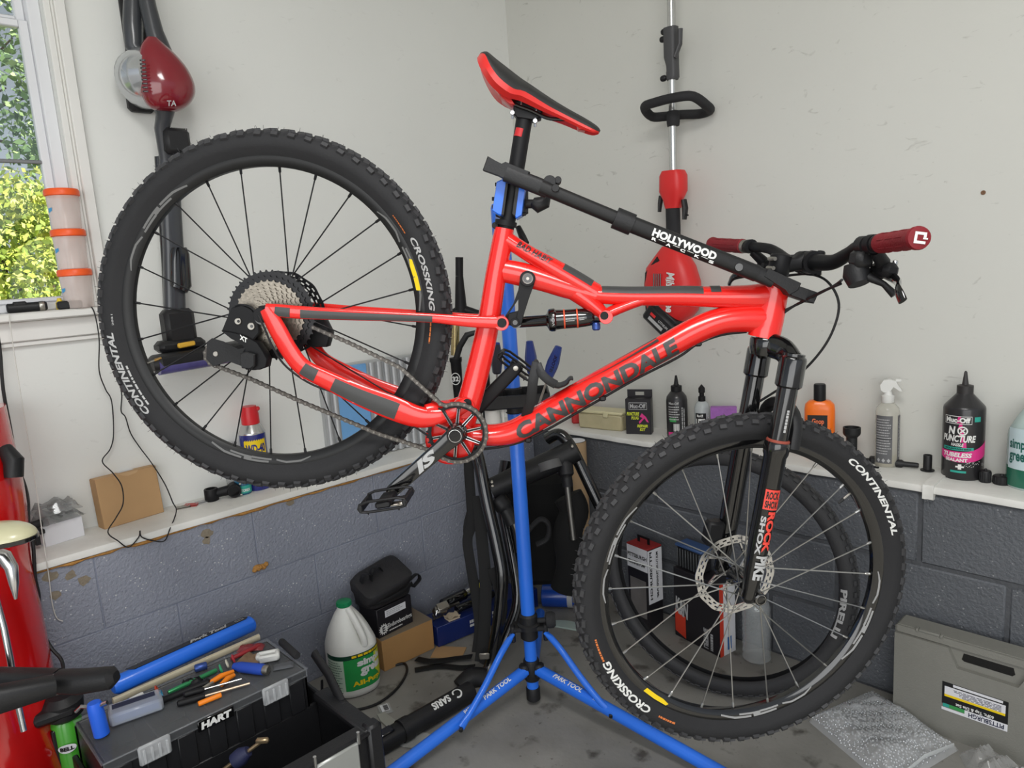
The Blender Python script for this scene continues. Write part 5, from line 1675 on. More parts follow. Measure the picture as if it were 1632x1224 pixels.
bF = Frame(rp_(1058, 512, TC + .03), (VR.x * .77 - VR.y * .64), (VR.y * .77 + VR.x * .64), VR.z)
m = MB(); m.box(bF, (.135, .062, .075), .008); m.box(bF, (.11, .02, .06), .004, 0, (0, .035, 0)); bat = m.part('battery', M_PLA, trm)
t_ = MB(); fnb = lambda x, y: bF(x, y, .0382)
patch(t_, fnb, -.04, .03, -.016, -.004, 1, 1); text_on(t_, 'LITHIUM', fnb, .0, .045, .002, .011, bold=.03)
t_.part('battery_label', M_LGREY, bat)
t_ = MB(); patch(t_, fnb, -.042, -.018, .002, .012, 1, 1); t_.part('red_label', M_TRED, bat)
# ================================================================== THINGS ON THE LEDGES
def cfr(P):
    """frame standing at P: x right, y up, z towards the camera (horizontal)"""
    P = V(P); z = CAM - P; z.z = 0; z.normalize()
    x = V((0, 0, 1)).cross(z)
    return Frame(P, x, (0, 0, 1), z)
def seat(px, py, z, lim=None):
    p = on_z(px, py, z)
    if lim == 'R' : # keep on the right ledge: clamp depth, keep the picture column
        if p.y > .125: p = on_y(px, py, .125); p.z = z
        if p.y < .03: p = on_y(px, py, .03); p.z = z
    if lim == 'L':
        if p.x < -.125: p = on_x(px, py, -.125); p.z = z
        if p.x > -.03: p = on_x(px, py, -.03); p.z = z
    return p
def column(px, y=None, x=None, z=0.0):
    """point at height z on the vertical through picture column px on plane y= or x= (picture row solved)"""
    py = 700.0
    for _ in range(12):
        p = on_y(px, py, y) if y is not None else on_x(px, py, x)
        py += (p.z - z) * 1150 / max(.5, depth(p))
    p.z = z
    return p
def cyl(F, r, h0=0.0, th0=0.0, sx=1.0):
    """surface map around the vertical cylinder of frame F: x = arc length, y = height"""
    def fn(x, y):
        t = th0 + x / r
        return F(0, h0 + y, 0) + F.x * ((r + .0006) * sin(t)) + F.z * ((r + .0006) * sx * cos(t))
    return fn
def flat(F, c):
    return lambda x, y: F(x, y, c)
def lathe_on(F, prof, seg=28, mi=0, mb=None, sx=1.0):
    mb = mb or MB()
    return mb.lathe(F.o, F.y, prof, seg, mi, F.x, sx)
M_INK = mat('black_ink', rgb(22, 22, 24), rough=.5)
M_BOT = mat('black_bottle_plastic', rgb(38, 37, 39), rough=.32, coat=.2)
M_CLEAR = mat('clear_plastic', (.92, .94, .94), rough=.06, trans=.92, ior=1.3, alpha=.55)
M_MILK = mat('frosted_plastic', (.82, .84, .84), rough=.35, trans=.5, ior=1.2, alpha=.75)
M_CARD = mat('brown_cardboard', rgb(182, 146, 104), rough=.8, noise=.08, nscale=15, bump=.05, bscale=90)
M_PAPER = mat('white_paper', rgb(222, 222, 226), rough=.7)
M_PINK = mat('magenta_print', rgb(214, 52, 132), rough=.5)
M_TEAL = mat('teal_print', rgb(46, 158, 142), rough=.5)
M_LIME = mat('lime_print', rgb(206, 214, 52), rough=.5)

# ---- right ledge, from the corner to the right
P = column(926, y=.11, z=ZL); F = cfr(P); s = depth(P) / 1150
rb_ = MB(); rb_.box(F, (.075, .075, .06), .006, 0, (0, .0375, 0)); rb_.box(F, (.08, .008, .064), .003, 0, (0, .070, 0))
rb_.top('red_tin', mat('dull_red_tin', rgb(186, 40, 42), rough=.4), 'dull red box on the ledge behind the down tube', 'box')
# clear compartment box
c0, c1 = seat(921, 684, ZL, 'R'), seat(990, 688, ZL, 'R')
P = (c0 + c1) / 2; ex = (c1 - c0).normalized(); F = Frame(P + V((0, .035, 0)), ex, (0, 0, 1), V((0, 0, 1)).cross(ex) * -1)
F = Frame(F.o, ex, (0, 0, 1), ex.cross(V((0, 0, 1))))
Lb = (c1 - c0).length
pbx = thing('parts_box', 'clear plastic parts box with yellowed lid beside the black repair kit box', 'plastic box', F.o)
m = MB(); m.box(F, (Lb, .062, .075), .006, 0, (0, .031, 0)); m.part('body', mat('yellowed_clear_plastic', rgb(196, 186, 150), rough=.25, alpha=.85, noise=.15, nscale=30), pbx)
m = MB(); m.box(F, (Lb + .006, .012, .081), .004, 0, (0, .068, 0)); m.box(F, (.02, .02, .008), .002, 0, (.03, .062, .042)); m.part('lid', mat('pale_amber_plastic', rgb(206, 198, 160), rough=.3), pbx)
m = MB(); m.box(F, (.05, .04, .06), .004, 0, (.065, .024, 0)); m.box(F, (.04, .03, .05), .004, 0, (-.05, .02, 0)); m.part('contents', mat('yellow_parts', rgb(206, 160, 70), rough=.5, noise=.3, nscale=40), pbx)
# black repair-kit box, turned a little
P = seat(1020, 690, ZL, 'R'); F = cfr(P); s = depth(P) / 1150
a = radians(-12); F = Frame(P, F.x * cos(a) - F.z * sin(a), (0, 0, 1), F.z * cos(a) + F.x * sin(a))
hh = F.pix(1020, 634, 0)[1]; w_ = 40 * s
kit = thing('repair_kit_box', 'small black hang-tab carton with yellow and magenta print', 'box', P)
m = MB(); m.box(F, (w_, hh, .045), .0015, 0, (0, hh / 2, 0)); m.part('carton', mat('black_card', rgb(34, 32, 36), rough=.4), kit)
m = MB(); hw = w_ / 2; ht = hh + 12 * s
for q in ([(-hw, hh), (-hw * .35, hh), (-hw * .35, ht - .009), (-hw, ht)], [(hw * .35, hh), (hw, hh), (hw, ht), (hw * .35, ht - .009)], [(-hw * .35, ht - .009), (hw * .35, ht - .009), (hw, ht), (-hw, ht)], [(-hw * .35, hh), (hw * .35, hh), (hw * .35, hh + .006), (-hw * .35, hh + .006)]):
    m.prism([F(x, y, -.0215) for x, y in q], F.z * .0012)
m.part('hang_tab', mat('black_card', (0, 0, 0)), kit)
fn = flat(F, .0231)
m = MB(); text_on(m, 'Muc-Off', fn, -hw * .62, hw * .62, hh * .74, hh * .86, bold=.03)
for (x0, x1, y0, y1) in ((-hw * .72, hw * .72, hh * .70, hh * .715), (-hw * .72, hw * .72, hh * .885, hh * .90), (-hw * .72, -hw * .69, hh * .7, hh * .9), (hw * .69, hw * .72, hh * .7, hh * .9)): patch(m, fn, x0, x1, y0, y1, 1, 1)
m.part('lettering', M_LGREY, kit)
m = MB(); text_on(m, 'PUNCTURE', fn, -hw * .9, hw * .1, hh * .53, hh * .63, shear=.2, bold=.04); text_on(m, 'PLUG', fn, -hw * .55, hw * .05, hh * .42, hh * .51, shear=.2, bold=.04)
text_on(m, 'REPAIR', fn, -hw * .1, hw * .75, hh * .2, hh * .28, shear=.2, bold=.04); text_on(m, 'KIT', fn, hw * .1, hw * .55, hh * .1, hh * .18, shear=.2, bold=.04)
m.part('lettering', M_LIME, kit)
m = MB(); poly_on(m, fn, [(hw * .12, hh * .5), (hw * .3, hh * .6), (hw * .62, hh * .5), (hw * .84, hh * .34), (hw * .68, hh * .36), (hw * .5, hh * .46), (hw * .25, hh * .36), (hw * .1, hh * .3), (hw * .05, hh * .36), (hw * .35, hh * .47)]); m.part('tool_picture', M_PINK, kit)

def spout_bottle(name, label, P, F, s, ytop, px, rpx, body_h, mats, parts, neck=.35, cat='bottle', group=None):
    pass
# tall black bottle with spout
P = column(1080, y=.11, z=ZL); F = cfr(P); s = depth(P) / 1150; r = 16.5 * s; H = F.pix(1078, 598, 0)[1]
bo = thing('spout_bottle', 'slim black squeeze bottle with pointed spout next to the repair kit carton', 'bottle', P)
lathe_on(F, [(r * .9, 0), (r, .004), (r, H * .60), (r * .93, H * .66), (r * .62, H * .73), (r * .5, H * .745)]).part('body', M_BOT, bo)
lathe_on(F, [(r * .52, H * .74), (r * .52, H * .83), (r * .3, H * .84), (r * .22, H * .86), (r * .1, H * .995), (0, H)]).part('spout_cap', M_BLK, bo)
m = MB(); fn = cyl(F, r); text_lines(m, fn, -r * .85, r * .25, H * .52, 6, H * .018, H * .022, seed=4); text_on(m, 'Muc-Off', fn, -r * .8, r * .2, H * .55, H * .59, bold=.03); text_lines(m, lambda x, y: fn(r * .42 + r * .35 * y, H * .15 + H * .4 * x), 0, 1, 1, 2, .35, .25, seed=5); m.part('fine_print', M_LGREY, bo)
m = MB(); patch(m, fn, -r * .75, -r * .1, H * .27, H * .33, 3, 1); m.part('green_mark', mat('green_print', rgb(60, 150, 80), rough=.5), bo)
m = MB()
for k in range(9): patch(m, fn, -r * .35 + k * r * .06, -r * .32 + k * r * .06 + (k % 3) * r * .01, H * .12, H * .24, 1, 1)
m.part('barcode', M_WHT, bo)
m = MB(); patch(m, fn, -r * .95, r * .9, H * .03, H * .1, 8, 1); m.part('magenta_band', M_PINK, bo)
# small clear pump bottle
P = column(1120, y=.115, z=ZL); F = cfr(P); s = depth(P) / 1150; r = 12 * s; H = F.pix(1120, 612, 0)[1]
bo = thing('pump_bottle', 'small clear pump bottle with black cap and black and white label', 'bottle', P)
lathe_on(F, [(r * .92, 0), (r, .004), (r, H * .58), (r * .8, H * .66), (r * .42, H * .7)]).part('body', mat('pale_clear_liquid', rgb(190, 196, 196), rough=.1, alpha=.8), bo)
lathe_on(F, [(r * .46, H * .69), (r * .46, H * .78), (r * .3, H * .79), (r * .3, H * .84), (r * .42, H * .85), (r * .42, H * .93), (r * .3, H * .95), (0, H)]).part('pump_cap', M_BLK, bo)
fn = cyl(F, r); m = MB(); patch(m, fn, -r * .95, r * .5, H * .12, H * .5, 8, 1); m.part('label', M_INK, bo)
fn2 = cyl(F, r + .0004); m = MB(); text_on(m, 'UTE', fn2, -r * .85, r * .35, H * .24, H * .40, bold=.04); text_on(m, 'Muc-Off', fn2, -r * .7, r * .1, H * .43, H * .48, bold=.03); text_lines(m, lambda x, y: fn2(r * .75 + r * .25 * y, H * .15 + H * .35 * x), 0, 1, 1, 2, .35, .25, seed=6); m.part('lettering', M_WHT, bo)
m = MB(); patch(m, fn2, -r * .5, r * .1, H * .14, H * .2, 4, 1); m.part('magenta_band', M_PINK, bo)
# violet box seen between the fork legs
P = column(1154, y=.11, z=ZL); F = cfr(P); s = depth(P) / 1150; H = F.pix(1154, 648, 0)[1]
m = MB(); m.box(F, (40 * s, H, .03), .002, 0, (0, H / 2, 0)); vb = m.top('violet_box', mat('violet_card', rgb(150, 92, 168), rough=.45, noise=.3, nscale=60), 'violet and white little box behind the fork', 'box')
m = MB(); patch(m, flat(F, .0156), -18 * s, 18 * s, H * .1, H * .38, 1, 1); m.part('white_band', M_WHT, vb)
# orange hand cleaner
P = column(1306, y=.11, z=ZL); F = cfr(P); s = depth(P) / 1150; r = 22.5 * s; H = F.pix(1304, 612, 0)[1]
bo = thing('hand_cleaner_bottle', 'flat orange bottle with black cap and black label', 'bottle', P)
m = MB(); rings = []
for rr_, h in ((.92, 0), (1, .006), (1, H * .66), (.94, H * .73), (.7, H * .775), (.44, H * .785)):
    h_ = h
    rings.append([F(r * rr_ * math.copysign(abs(cos(2 * pi * k / 28)) ** .6, cos(2 * pi * k / 28)), h_, r * .62 * rr_ * math.copysign(abs(sin(2 * pi * k / 28)) ** .8, sin(2 * pi * k / 28))) for k in range(28)])
m.loft(rings); m.part('body', mat('orange_bottle_plastic', rgb(244, 116, 26), rough=.35, coat=.2), bo)
lathe_on(F, [(r * .40, H * .77), (r * .40, H * .985), (r * .36, H)]).part('cap', M_BLK, bo)
m = MB(); fn = flat(F, r * .632); patch(m, fn, -r * .78, r * .5, H * .06, H * .60, 1, 1); m.part('label', M_INK, bo)
m = MB(); fn = flat(F, r * .64); text_lines(m, fn, -r * .68, r * .4, H * .40, 9, H * .016, H * .02, seed=9); m.part('fine_print', mat('rust_print', rgb(150, 84, 60), rough=.5), bo)
m = MB(); text_on(m, 'Goop', fn, -r * .5, r * .28, H * .46, H * .555, bold=.04); m.part('lettering', mat('orange_red_print', rgb(222, 110, 66), rough=.5), bo)
# black cup-topped press tool
P = column(1357, y=.10, z=ZL); F = cfr(P); s = depth(P) / 1150; r = 13 * s; H = F.pix(1357, 681, 0)[1]
lathe_on(F, [(r * .95, 0), (r * .95, H * .12), (r * .62, H * .16), (r * .62, H * .72), (r * .95, H * .80), (r, H * .84), (r, H), (r * .85, H), (r * .8, H * .88), (0, H * .86)]).top('press_cup', M_PLA, 'black flared press tool standing between the orange bottle and the spray bottle', 'tool')
# spray bottle with white trigger
P = seat(1413, 735, ZL, 'R'); F = cfr(P); s = depth(P) / 1150; r = 17.5 * s; H = F.pix(1413, 604, 0)[1]
bo = thing('spray_bottle', 'clear spray bottle with white trigger head and grey text label', 'spray bottle', P)
lathe_on(F, [(r * .93, 0), (r, .004), (r, H * .62), (r * .93, H * .67), (r * .6, H * .72), (r * .42, H * .735), (r * .40, H * .77)]).part('body', mat('clear_bottle_plastic', rgb(214, 212, 200), rough=.08, alpha=.45), bo)
lathe_on(F, [(r * .9, .004), (r * .93, H * .05), (r * .93, H * .10), (0, H * .105)]).part('liquid', mat('amber_liquid', rgb(176, 160, 112), rough=.1, alpha=.6), bo)
tg = MB(); lathe_on(F, [(r * .5, H * .735), (r * .52, H * .74), (r * .52, H * .81), (r * .38, H * .82), (r * .28, H * .87)], mb=tg)
tp_ = [(1404, 620), (1403, 612), (1408, 605), (1418, 603), (1428, 606), (1431, 612), (1438, 622), (1434, 622), (1424, 615), (1419, 622), (1409, 624)]
pts = [F.pix(px, py, -.009) for px, py in tp_]
tg.prism([F(*p) for p in pts], F.z * .018)
tg.box(F, (.016, .009, .012), .002, 0, (14 * s, H * .985, 0))
tg.part('trigger_head', mat('white_plastic', rgb(216, 216, 212), rough=.45), bo)
fn = cyl(F, r); m = MB(); patch(m, fn, -r * 1.05, r * .42, H * .05, H * .60, 10, 1); patch(m, fn, r * .95, r * 1.45, H * .06, H * .60, 4, 1); m.part('label', mat('charcoal_label', rgb(96, 96, 98), rough=.5), bo)
fn2 = cyl(F, r + .0004)
m = MB(); text_lines(m, fn2, -r * .95, r * .32, H * .56, 14, H * .010, H * .020, seed=12); text_lines(m, lambda x, y: fn2(r * 1.05 + r * .3 * y, H * .12 + H * .46 * x), 0, 1, 1, 3, .22, .14, seed=7)
for x in (-.85, -.42, .0):
    for k in range(1): poly_on(m, fn2, [(r * x + r * .15, H * .06), (r * x + r * .3, H * .085), (r * x + r * .15, H * .11), (r * x, H * .085)])
m.part('fine_print', M_LGREY, bo)
m = MB()
for y in (H * .46, H * .33): patch(m, fn2, -r * 1.0, r * .38, y, y + H * .006, 8, 1)
m.part('rule', M_INK, bo)
# small torch lying down
p = seat(1446, 742, ZL, 'R'); F = zframe(p + V((0, 0, .011)), 8)
fl_ = thing('pocket_torch', 'small black torch lying between the spray bottle and the black tube', 'torch', p)
m = MB(); m.lathe(F(-.035, 0, 0), F.x, [(.008, 0), (.012, .002), (.012, .02), (.008, .026), (.0075, .06), (.006, .064)], 16); m.part('body', M_PLA, fl_)
m = MB(); m.lathe(F(-.0355, 0, 0), F.x, [(.009, 0), (.009, .0012)], 14); m.part('lens', M_STEEL, fl_)
# bits near the tread
m = MB(); p = seat(1384, 733, ZL, 'R'); F = zframe(p, 20); m.box(F, (.05, .02, .012), .003, 0, (0, 0, .006)); m.box(F, (.02, .03, .018), .004, 0, (.012, 0, .009)); m.top('plastic_clip', M_PLA, 'dark plastic clip lying left of the spray bottle', 'clip')
m = MB(); p = seat(1384, 744, ZL, 'R'); F = zframe(p + V((0, -.004, .003)), 4); m.box(F, (.06, .008, .004), .001); m.top('black_strip', M_BLK, 'thin black strip lying at the front of the ledge below the spray bottle', 'strip')
P = seat(1478, 750, ZL, 'R'); F = cfr(P); s = depth(P) / 1150; H = F.pix(1478, 725, 0)[1]
m = MB(); lathe_on(F, [(.012, 0), (.018, .002), (.018, .004), (6.3 * s, .005), (6.3 * s, H - .001), (6 * s, H), (5 * s, H), (5 * s, H - .01), (0, H - .01)], mb=m); m.top('black_tube', M_PLA, 'short black plastic tube standing left of the large black sealant bottle', 'tube')
# big black sealant bottle
P = seat(1533, 758, ZL, 'R'); F = cfr(P); s = depth(P) / 1150; r = 29 * s; H = F.pix(1536, 591, 0)[1]
bo = thing('sealant_bottle', 'large black sealant bottle with pointed nozzle and pink band', 'bottle', P)
lathe_on(F, [(r * .93, 0), (r, .006), (r, H * .655), (r * .97, H * .675), (r * .9, H * .69), (r * .42, H * .785), (r * .37, H * .80)]).part('body', M_BOT, bo)
lathe_on(F, [(r * .39, H * .79), (r * .39, H * .865), (r * .3, H * .87), (r * .16, H * .872), (r * .07, H * .99), (r * .03, H)]).part('nozzle_cap', mat('soft_black_cap', rgb(48, 46, 46), rough=.5), bo)
th0 = -.12
fn = cyl(F, r, th0=th0); f2 = cyl(F, r + .0004, th0=th0)
def curve_band(x0, x1, ylo, yhi, mb, n=14):
    for k in range(n):
        a, b = x0 + (x1 - x0) * k / n, x0 + (x1 - x0) * (k + 1) / n
        mb.add([fn(a, ylo(a)), fn(b, ylo(b)), fn(b, yhi(b)), fn(a, yhi(a))], [(0, 1, 2, 3)])
m = MB(); curve_band(-r * 1.15, r * 1.5, lambda x: H * .175 + H * .05 * ((x / r) ** 2) * .5, lambda x: H * .275 + H * .06 * max(0, x / r) ** 2 * .7 , m)
for k in range(5): poly_on(m, fn, [(-r * .15 + r * .07 * k, H * (.60 - .06 * k)), (-r * .02 + r * .07 * k, H * (.61 - .06 * k)), (r * .0 + r * .07 * k, H * (.55 - .06 * k)), (-r * .2 + r * .06 * k, H * (.54 - .06 * k))])
m.part('pink_band', M_PINK, bo)
m = MB(); text_on(m, 'Muc-Off', f2, -r * .78, r * .42, H * .545, H * .595, bold=.05)
for (x0, x1, y0, y1) in ((-.86, .50, .533, .538), (-.86, .50, .602, .607), (-.86, -.84, .533, .607), (.48, .50, .533, .607)): patch(m, f2, r * x0, r * x1, H * y0, H * y1, 8, 1)
text_on(m, 'N', f2, -r * .62, -r * .25, H * .435, H * .51, shear=.15, bold=.05)
for k in range(20):
    a, b = 2 * pi * k / 20, 2 * pi * (k + 1) / 20
    q = lambda an, rad: f2(r * .08 + rad * cos(an), H * .472 + rad * sin(an))
    m.add([q(a, H * .042), q(b, H * .042), q(b, H * .03), q(a, H * .03)], [(0, 1, 2, 3)])
for a in (.8, 2.36): patch(m, lambda x, y: f2(r * .08 + x * cos(a) - y * sin(a), H * .472 + x * sin(a) + y * cos(a)), -H * .025, H * .025, -H * .006, H * .006, 2, 1)
text_on(m, 'PUNCTURE', f2, -r * .95, r * .72, H * .365, H * .43, shear=.2, bold=.04); text_on(m, 'HASSLE', f2, -r * .45, r * .15, H * .325, H * .355, shear=.2, bold=.03)
text_on(m, 'TUBELESS', f2, -r * .9, r * .55, H * .222, H * .265, shear=.2, bold=.04); text_on(m, 'SEALANT', f2, -r * .75, r * .35, H * .180, H * .212, bold=.04)
for q in ((-.2, .2, .125, .14), (-.08, .08, .108, .157)): patch(m, f2, r * q[0], r * q[1], H * q[2], H * q[3], 2, 1)
rnd = random.Random(8)
for _ in range(40):
    x, y = rnd.uniform(.2, 1.3) * r, H * (.13 + .05 * rnd.random()); patch(m, f2, x, x + r * .03, y, y + H * .004, 1, 1)
m.part('lettering', M_WHT, bo)
m = MB(); patch(m, fn, -r * .9, r * .62, H * .285, H * .315, 8, 1); patch(m, fn, r * .62, r * .95, H * .555, H * .60, 3, 1); patch(m, fn, -r * .45, r * .3, H * .075, H * .095, 4, 1); m.part('teal_band', M_TEAL, bo, comp=True)
m = MB(); text_on(m, 'MOUNTAIN BIKE', f2, -r * .8, r * .5, H * .292, H * .308, bold=.03); m.part('lettering', M_INK, bo)
# two small black caps
for px, py, rr_, hh_, lb_ in ((1570, 768, 8, 22, 'taller small black bottle cap standing right of the sealant bottle'), (1596, 771, 12, 16, 'wider ribbed black cap lying beside the green cleaner bottle')):
    P = seat(px, py, ZL, 'R'); F = cfr(P); s = depth(P) / 1150
    m = MB(); lathe_on(F, [(rr_ * s * .95, 0), (rr_ * s, .002), (rr_ * s, hh_ * s * .8), (rr_ * s * .9, hh_ * s * .86), (rr_ * s * .3, hh_ * s * .88), (rr_ * s * .2, hh_ * s), (0, hh_ * s)], mb=m)
    for k in range(16):
        a = 2 * pi * k / 16; m.tube([F(rr_ * s * cos(a), .003, rr_ * s * sin(a)), F(rr_ * s * cos(a), hh_ * s * .75, rr_ * s * sin(a))], .0012, 5)
    m.top('bottle_cap', M_PLA, lb_, 'cap', 'loose black caps on the right ledge')
# green cleaner bottle at the right edge
P = seat(1644, 772, ZL, 'R'); F = cfr(P); s = depth(P) / 1150; r = 35 * s; H = F.pix(1640, 640, 0)[1]
bo = thing('cleaner_bottle', 'clear bottle of green cleaner cut off by the right edge', 'bottle', P)
lathe_on(F, [(r * .93, 0), (r, .006), (r, H * .60), (r * .94, H * .68), (r * .6, H * .85), (r * .35, H * .95), (r * .35, H)]).part('body', mat('pale_green_clear', rgb(196, 214, 210), rough=.1, alpha=.75), bo)
lathe_on(F, [(r * .95, .003), (r * 1.002, .006), (r * 1.002, H * .26), (0, H * .262)]).part('liquid', mat('dark_green_liquid', rgb(46, 104, 84), rough=.15), bo)
fn = cyl(F, r + .0006, th0=-.7); m = MB(); patch(m, fn, -r * .4, r * 1.2, H * .24, H * .72, 8, 1); m.part('label', mat('pale_blue_label', rgb(190, 208, 212), rough=.5), bo)
fn = cyl(F, r + .001, th0=-.7); m = MB(); text_on(m, 'simple', fn, -r * .30, r * .7, H * .45, H * .60, bold=.03); text_on(m, 'green', fn, -r * .30, r * .6, H * .30, H * .43, bold=.03); m.part('lettering', mat('deep_green_print', rgb(24, 92, 82), rough=.5), bo)

# ---- left ledge
F = Frame(on_z(168, 843, ZL), (0, 1, 0), (0, 0, 1), (1, 0, 0))
c0, c1 = on_z(168, 843, ZL), on_z(264, 806, ZL)
xw = max(c0.x, -.13); 
pb0 = column(167, x=-.118, z=ZL); pb1 = column(262, x=-.135, z=ZL)
ex = (pb1 - pb0); Lc = ex.length; ex.normalize(); n_ = ex.cross(V((0, 0, 1)))
lean = radians(5)
up_ = (V((0, 0, 1)) * cos(lean) - n_ * sin(lean)); FB = Frame(pb0, ex, up_, ex.cross(up_))
Hc_ = FB.pix(150, 766, 0)[1]
cb_ = thing('cardboard_box', 'plain brown cardboard carton leaning on the wall behind a thin cable', 'box', pb0)
m = MB(); m.box(FB, (Lc, Hc_, .045), .0015, 0, (Lc / 2, Hc_ / 2, -.0225)); m.part('carton', M_CARD, cb_)
m = MB(); m.box(FB, (Lc * .98, .001, .042), .0002, 0, (Lc / 2, Hc_ + .0006, -.0225))
poly_on(m, lambda x, y: FB(x, y, .0006), [(Lc * .38, Hc_), (Lc * .70, Hc_), (Lc * .66, Hc_ - .007), (Lc * .52, Hc_ - .010), (Lc * .44, Hc_ - .006)])
m.part('flap', mat('cardboard_edge', rgb(196, 162, 122), rough=.8), cb_)
m = MB(); patch(m, lambda x, y: FB(x, Hc_ + .0014, y), Lc * .42, Lc * .68, -.04, -.02, 1, 1); m.part('label', M_PAPER, cb_)
# white box with clear blister packs piled on it
pw = column(73, x=-.10, z=ZL); pw2 = column(136, x=-.115, z=ZL); ex = (pw2 - pw); Lw = ex.length; ex.normalize(); FW2 = Frame(pw, ex, (0, 0, 1), ex.cross(V((0, 0, 1))))
Hw = FW2.pix(75, 838, 0)[1]
m = MB(); m.box(FW2, (Lw, Hw, .07), .0015, 0, (Lw / 2, Hw / 2, -.035)); m.top('white_carton', M_PAPER, 'small white carton under a pile of clear plastic trays', 'box')
M_BLIS = mat('smoky_clear_plastic', rgb(150, 152, 152), rough=.12, alpha=.55, metal=.1, noise=.6, nscale=40)
rnd = random.Random(21)
for k, (zz, ang, lab) in enumerate(((Hw + .002, -4, 'lower crumpled clear plastic tray on the white carton'), (Hw + .026, 6, 'upper crumpled clear plastic tray on top of the pile'))):
    F = Frame(FW2(Lw * .5, zz, -.03), ex * cos(radians(ang)) + FW2.z * sin(radians(ang)), (0, 0, 1), FW2.z * cos(radians(ang)) - ex * sin(radians(ang)))
    t_ = thing('blister_tray', lab, 'plastic tray', F.o, 'clear trays on the white carton')
    m = MB(); nx, nz = 14, 7; w2, d2 = Lw * 1.12, .085
    g = []
    for i in range(nx + 1):
        for j in range(nz + 1):
            u, v = i / nx, j / nz
            edge = min(u, 1 - u, v, 1 - v)
            h = (0.022 if edge > .12 else 0.002) * (.7 + .6 * abs(sin(7 * u + k))) + rnd.uniform(-.003, .003)
            g.append(F((u - .5) * w2 + rnd.uniform(-.002, .002), max(.0008, h), (v - .5) * d2))
    m.add(g, [(i * (nz + 1) + j, (i + 1) * (nz + 1) + j, (i + 1) * (nz + 1) + j + 1, i * (nz + 1) + j + 1) for i in range(nx) for j in range(nz)])
    m.part('shell', M_BLIS, t_, angle=25)
    m = MB(); m.box(F, (.022, .006, .03), .001, 0, (-.01, .012, .02)); m.box(F, (.016, .006, .02), .001, 0, (.025, .012, .015)); m.box(F, (.03, .004, .01), .001, 0, (.0, .014, -.015)); m.part('insert', mat('grey_insert', rgb(112, 112, 110), rough=.3, metal=.5), t_)
m = MB(); F = Frame(FW2(-.012, Hw + .012, .0), ex, (0, 0, 1), FW2.z); m.lathe(F.o, ex, [(.008, -.012), (.0105, -.010), (.0105, .012), (.007, .014)], 14); m.box(F, (.03, .012, .02), .002, 0, (.0, -.022, 0)); m.box(F, (.012, .014, .012), .002, 0, (.0, -.012, 0))
m.box(F, (.012, Hw - .02, .012), .001, 0, (-.004, -.03 - (Hw - .02) / 2 + .012, 0))
m.top('black_adapter', M_PLA, 'small black plug standing at the left of the white carton', 'plug')
# red and silver packets
for px, py, ang, col, lab in ((292, 809, 15, M_STEEL, 'silver packet lying flat beside the cardboard carton'), (305, 806, -8, mat('red_foil', rgb(186, 52, 48), rough=.35), 'red packet lying flat on the left ledge'), (322, 801, 20, M_LGREY, 'grey packet lying near the black stem clamp')):
    p = seat(px, py, ZL, 'L'); F = zframe(p + V((0, 0, .002)), 60 + ang); m = MB()
    g = [F(x * .04, y * .025, .001 + .0025 * abs(sin(9 * x + 4 * y + px))) for x in [i / 6 - .5 for i in range(7)] for y in [j / 4 - .5 for j in range(5)]]
    m.add(g, [(i * 5 + j, (i + 1) * 5 + j, (i + 1) * 5 + j + 1, i * 5 + j + 1) for i in range(6) for j in range(4)])
    m.box(F, (.038, .022, .002), .0004, 0, (0, 0, -.0008))
    m.top('foil_packet', col, lab, 'packet', 'packets on the left ledge')
# bike stem clamp (black)
P = seat(358, 794, ZL, 'L'); F = zframe(P, 70)
stc = thing('stem_clamp', 'loose black handlebar stem lying on the left ledge', 'bike part', P)
m = MB(); m.tube([F(-.03, 0, .02), F(.02, .0, .024)], [.014, .016], 14); m.lathe(F(.03, -.022, .022), F.y, [(.019, 0), (.0205, .002), (.0205, .042), (.019, .044), (.0155, .044), (.0155, 0)], 20); m.lathe(F(-.036, 0, .0), (0, 0, 1), [(.019, 0), (.0205, .002), (.0205, .036), (.019, .038), (.014, .038), (.014, 0)], 20); m.part('body', M_BLK, stc)
m = MB()
for y in (-.014, .014):
    for z in (.006, .04): m.lathe(F(.046, y, z), F.x, [(.003, 0), (.003, .006)], 8)
m.part('bolt', M_STEEL, stc, comp=True)
# teal lube bottle, spray can, glass
P = seat(389, 786, ZL, 'L'); F = cfr(P); s = depth(P) / 1150; r = 12.5 * s
bo = thing('lube_bottle', 'short blue bottle with teal label below the rear tyre', 'bottle', P)
lathe_on(F, [(r * .92, 0), (r, .003), (r, .052), (r * .8, .062), (r * .4, .068), (r * .4, .085), (0, .086)]).part('body', mat('petrol_blue_plastic', rgb(38, 92, 122), rough=.2, coat=.3), bo)
fn = cyl(F, r); m = MB(); patch(m, fn, -r * 1.3, r * 1.3, .006, .03, 10, 1); m.part('label', M_TEAL, bo)
fn = cyl(F, r + .0004); m = MB(); text_on(m, 'MOTOREX', fn, -r * .85, r * .85, .011, .020, bold=.03); m.part('lettering', M_WHT, bo)
P = seat(412, 771, ZL, 'L'); F = cfr(P); s = depth(P) / 1150; r = 20 * s; H = F.pix(407, 646, 0)[1]
can = thing('spray_can', 'blue and yellow aerosol can with red cap seen through the rear wheel', 'spray can', P)
lathe_on(F, [(r * .97, 0), (r, .003), (r, H * .68)]).part('body', mat('navy_can_paint', rgb(38, 44, 118), rough=.25, coat=.3), can)
lathe_on(F, [(r * 1.01, H * .675), (r * 1.01, H * .69), (r * .97, H * .70), (r * .8, H * .76), (r * .62, H * .79), (r * .6, H * .80)]).part('dome', mat('satin_aluminium', (1, 1, 1)), can)
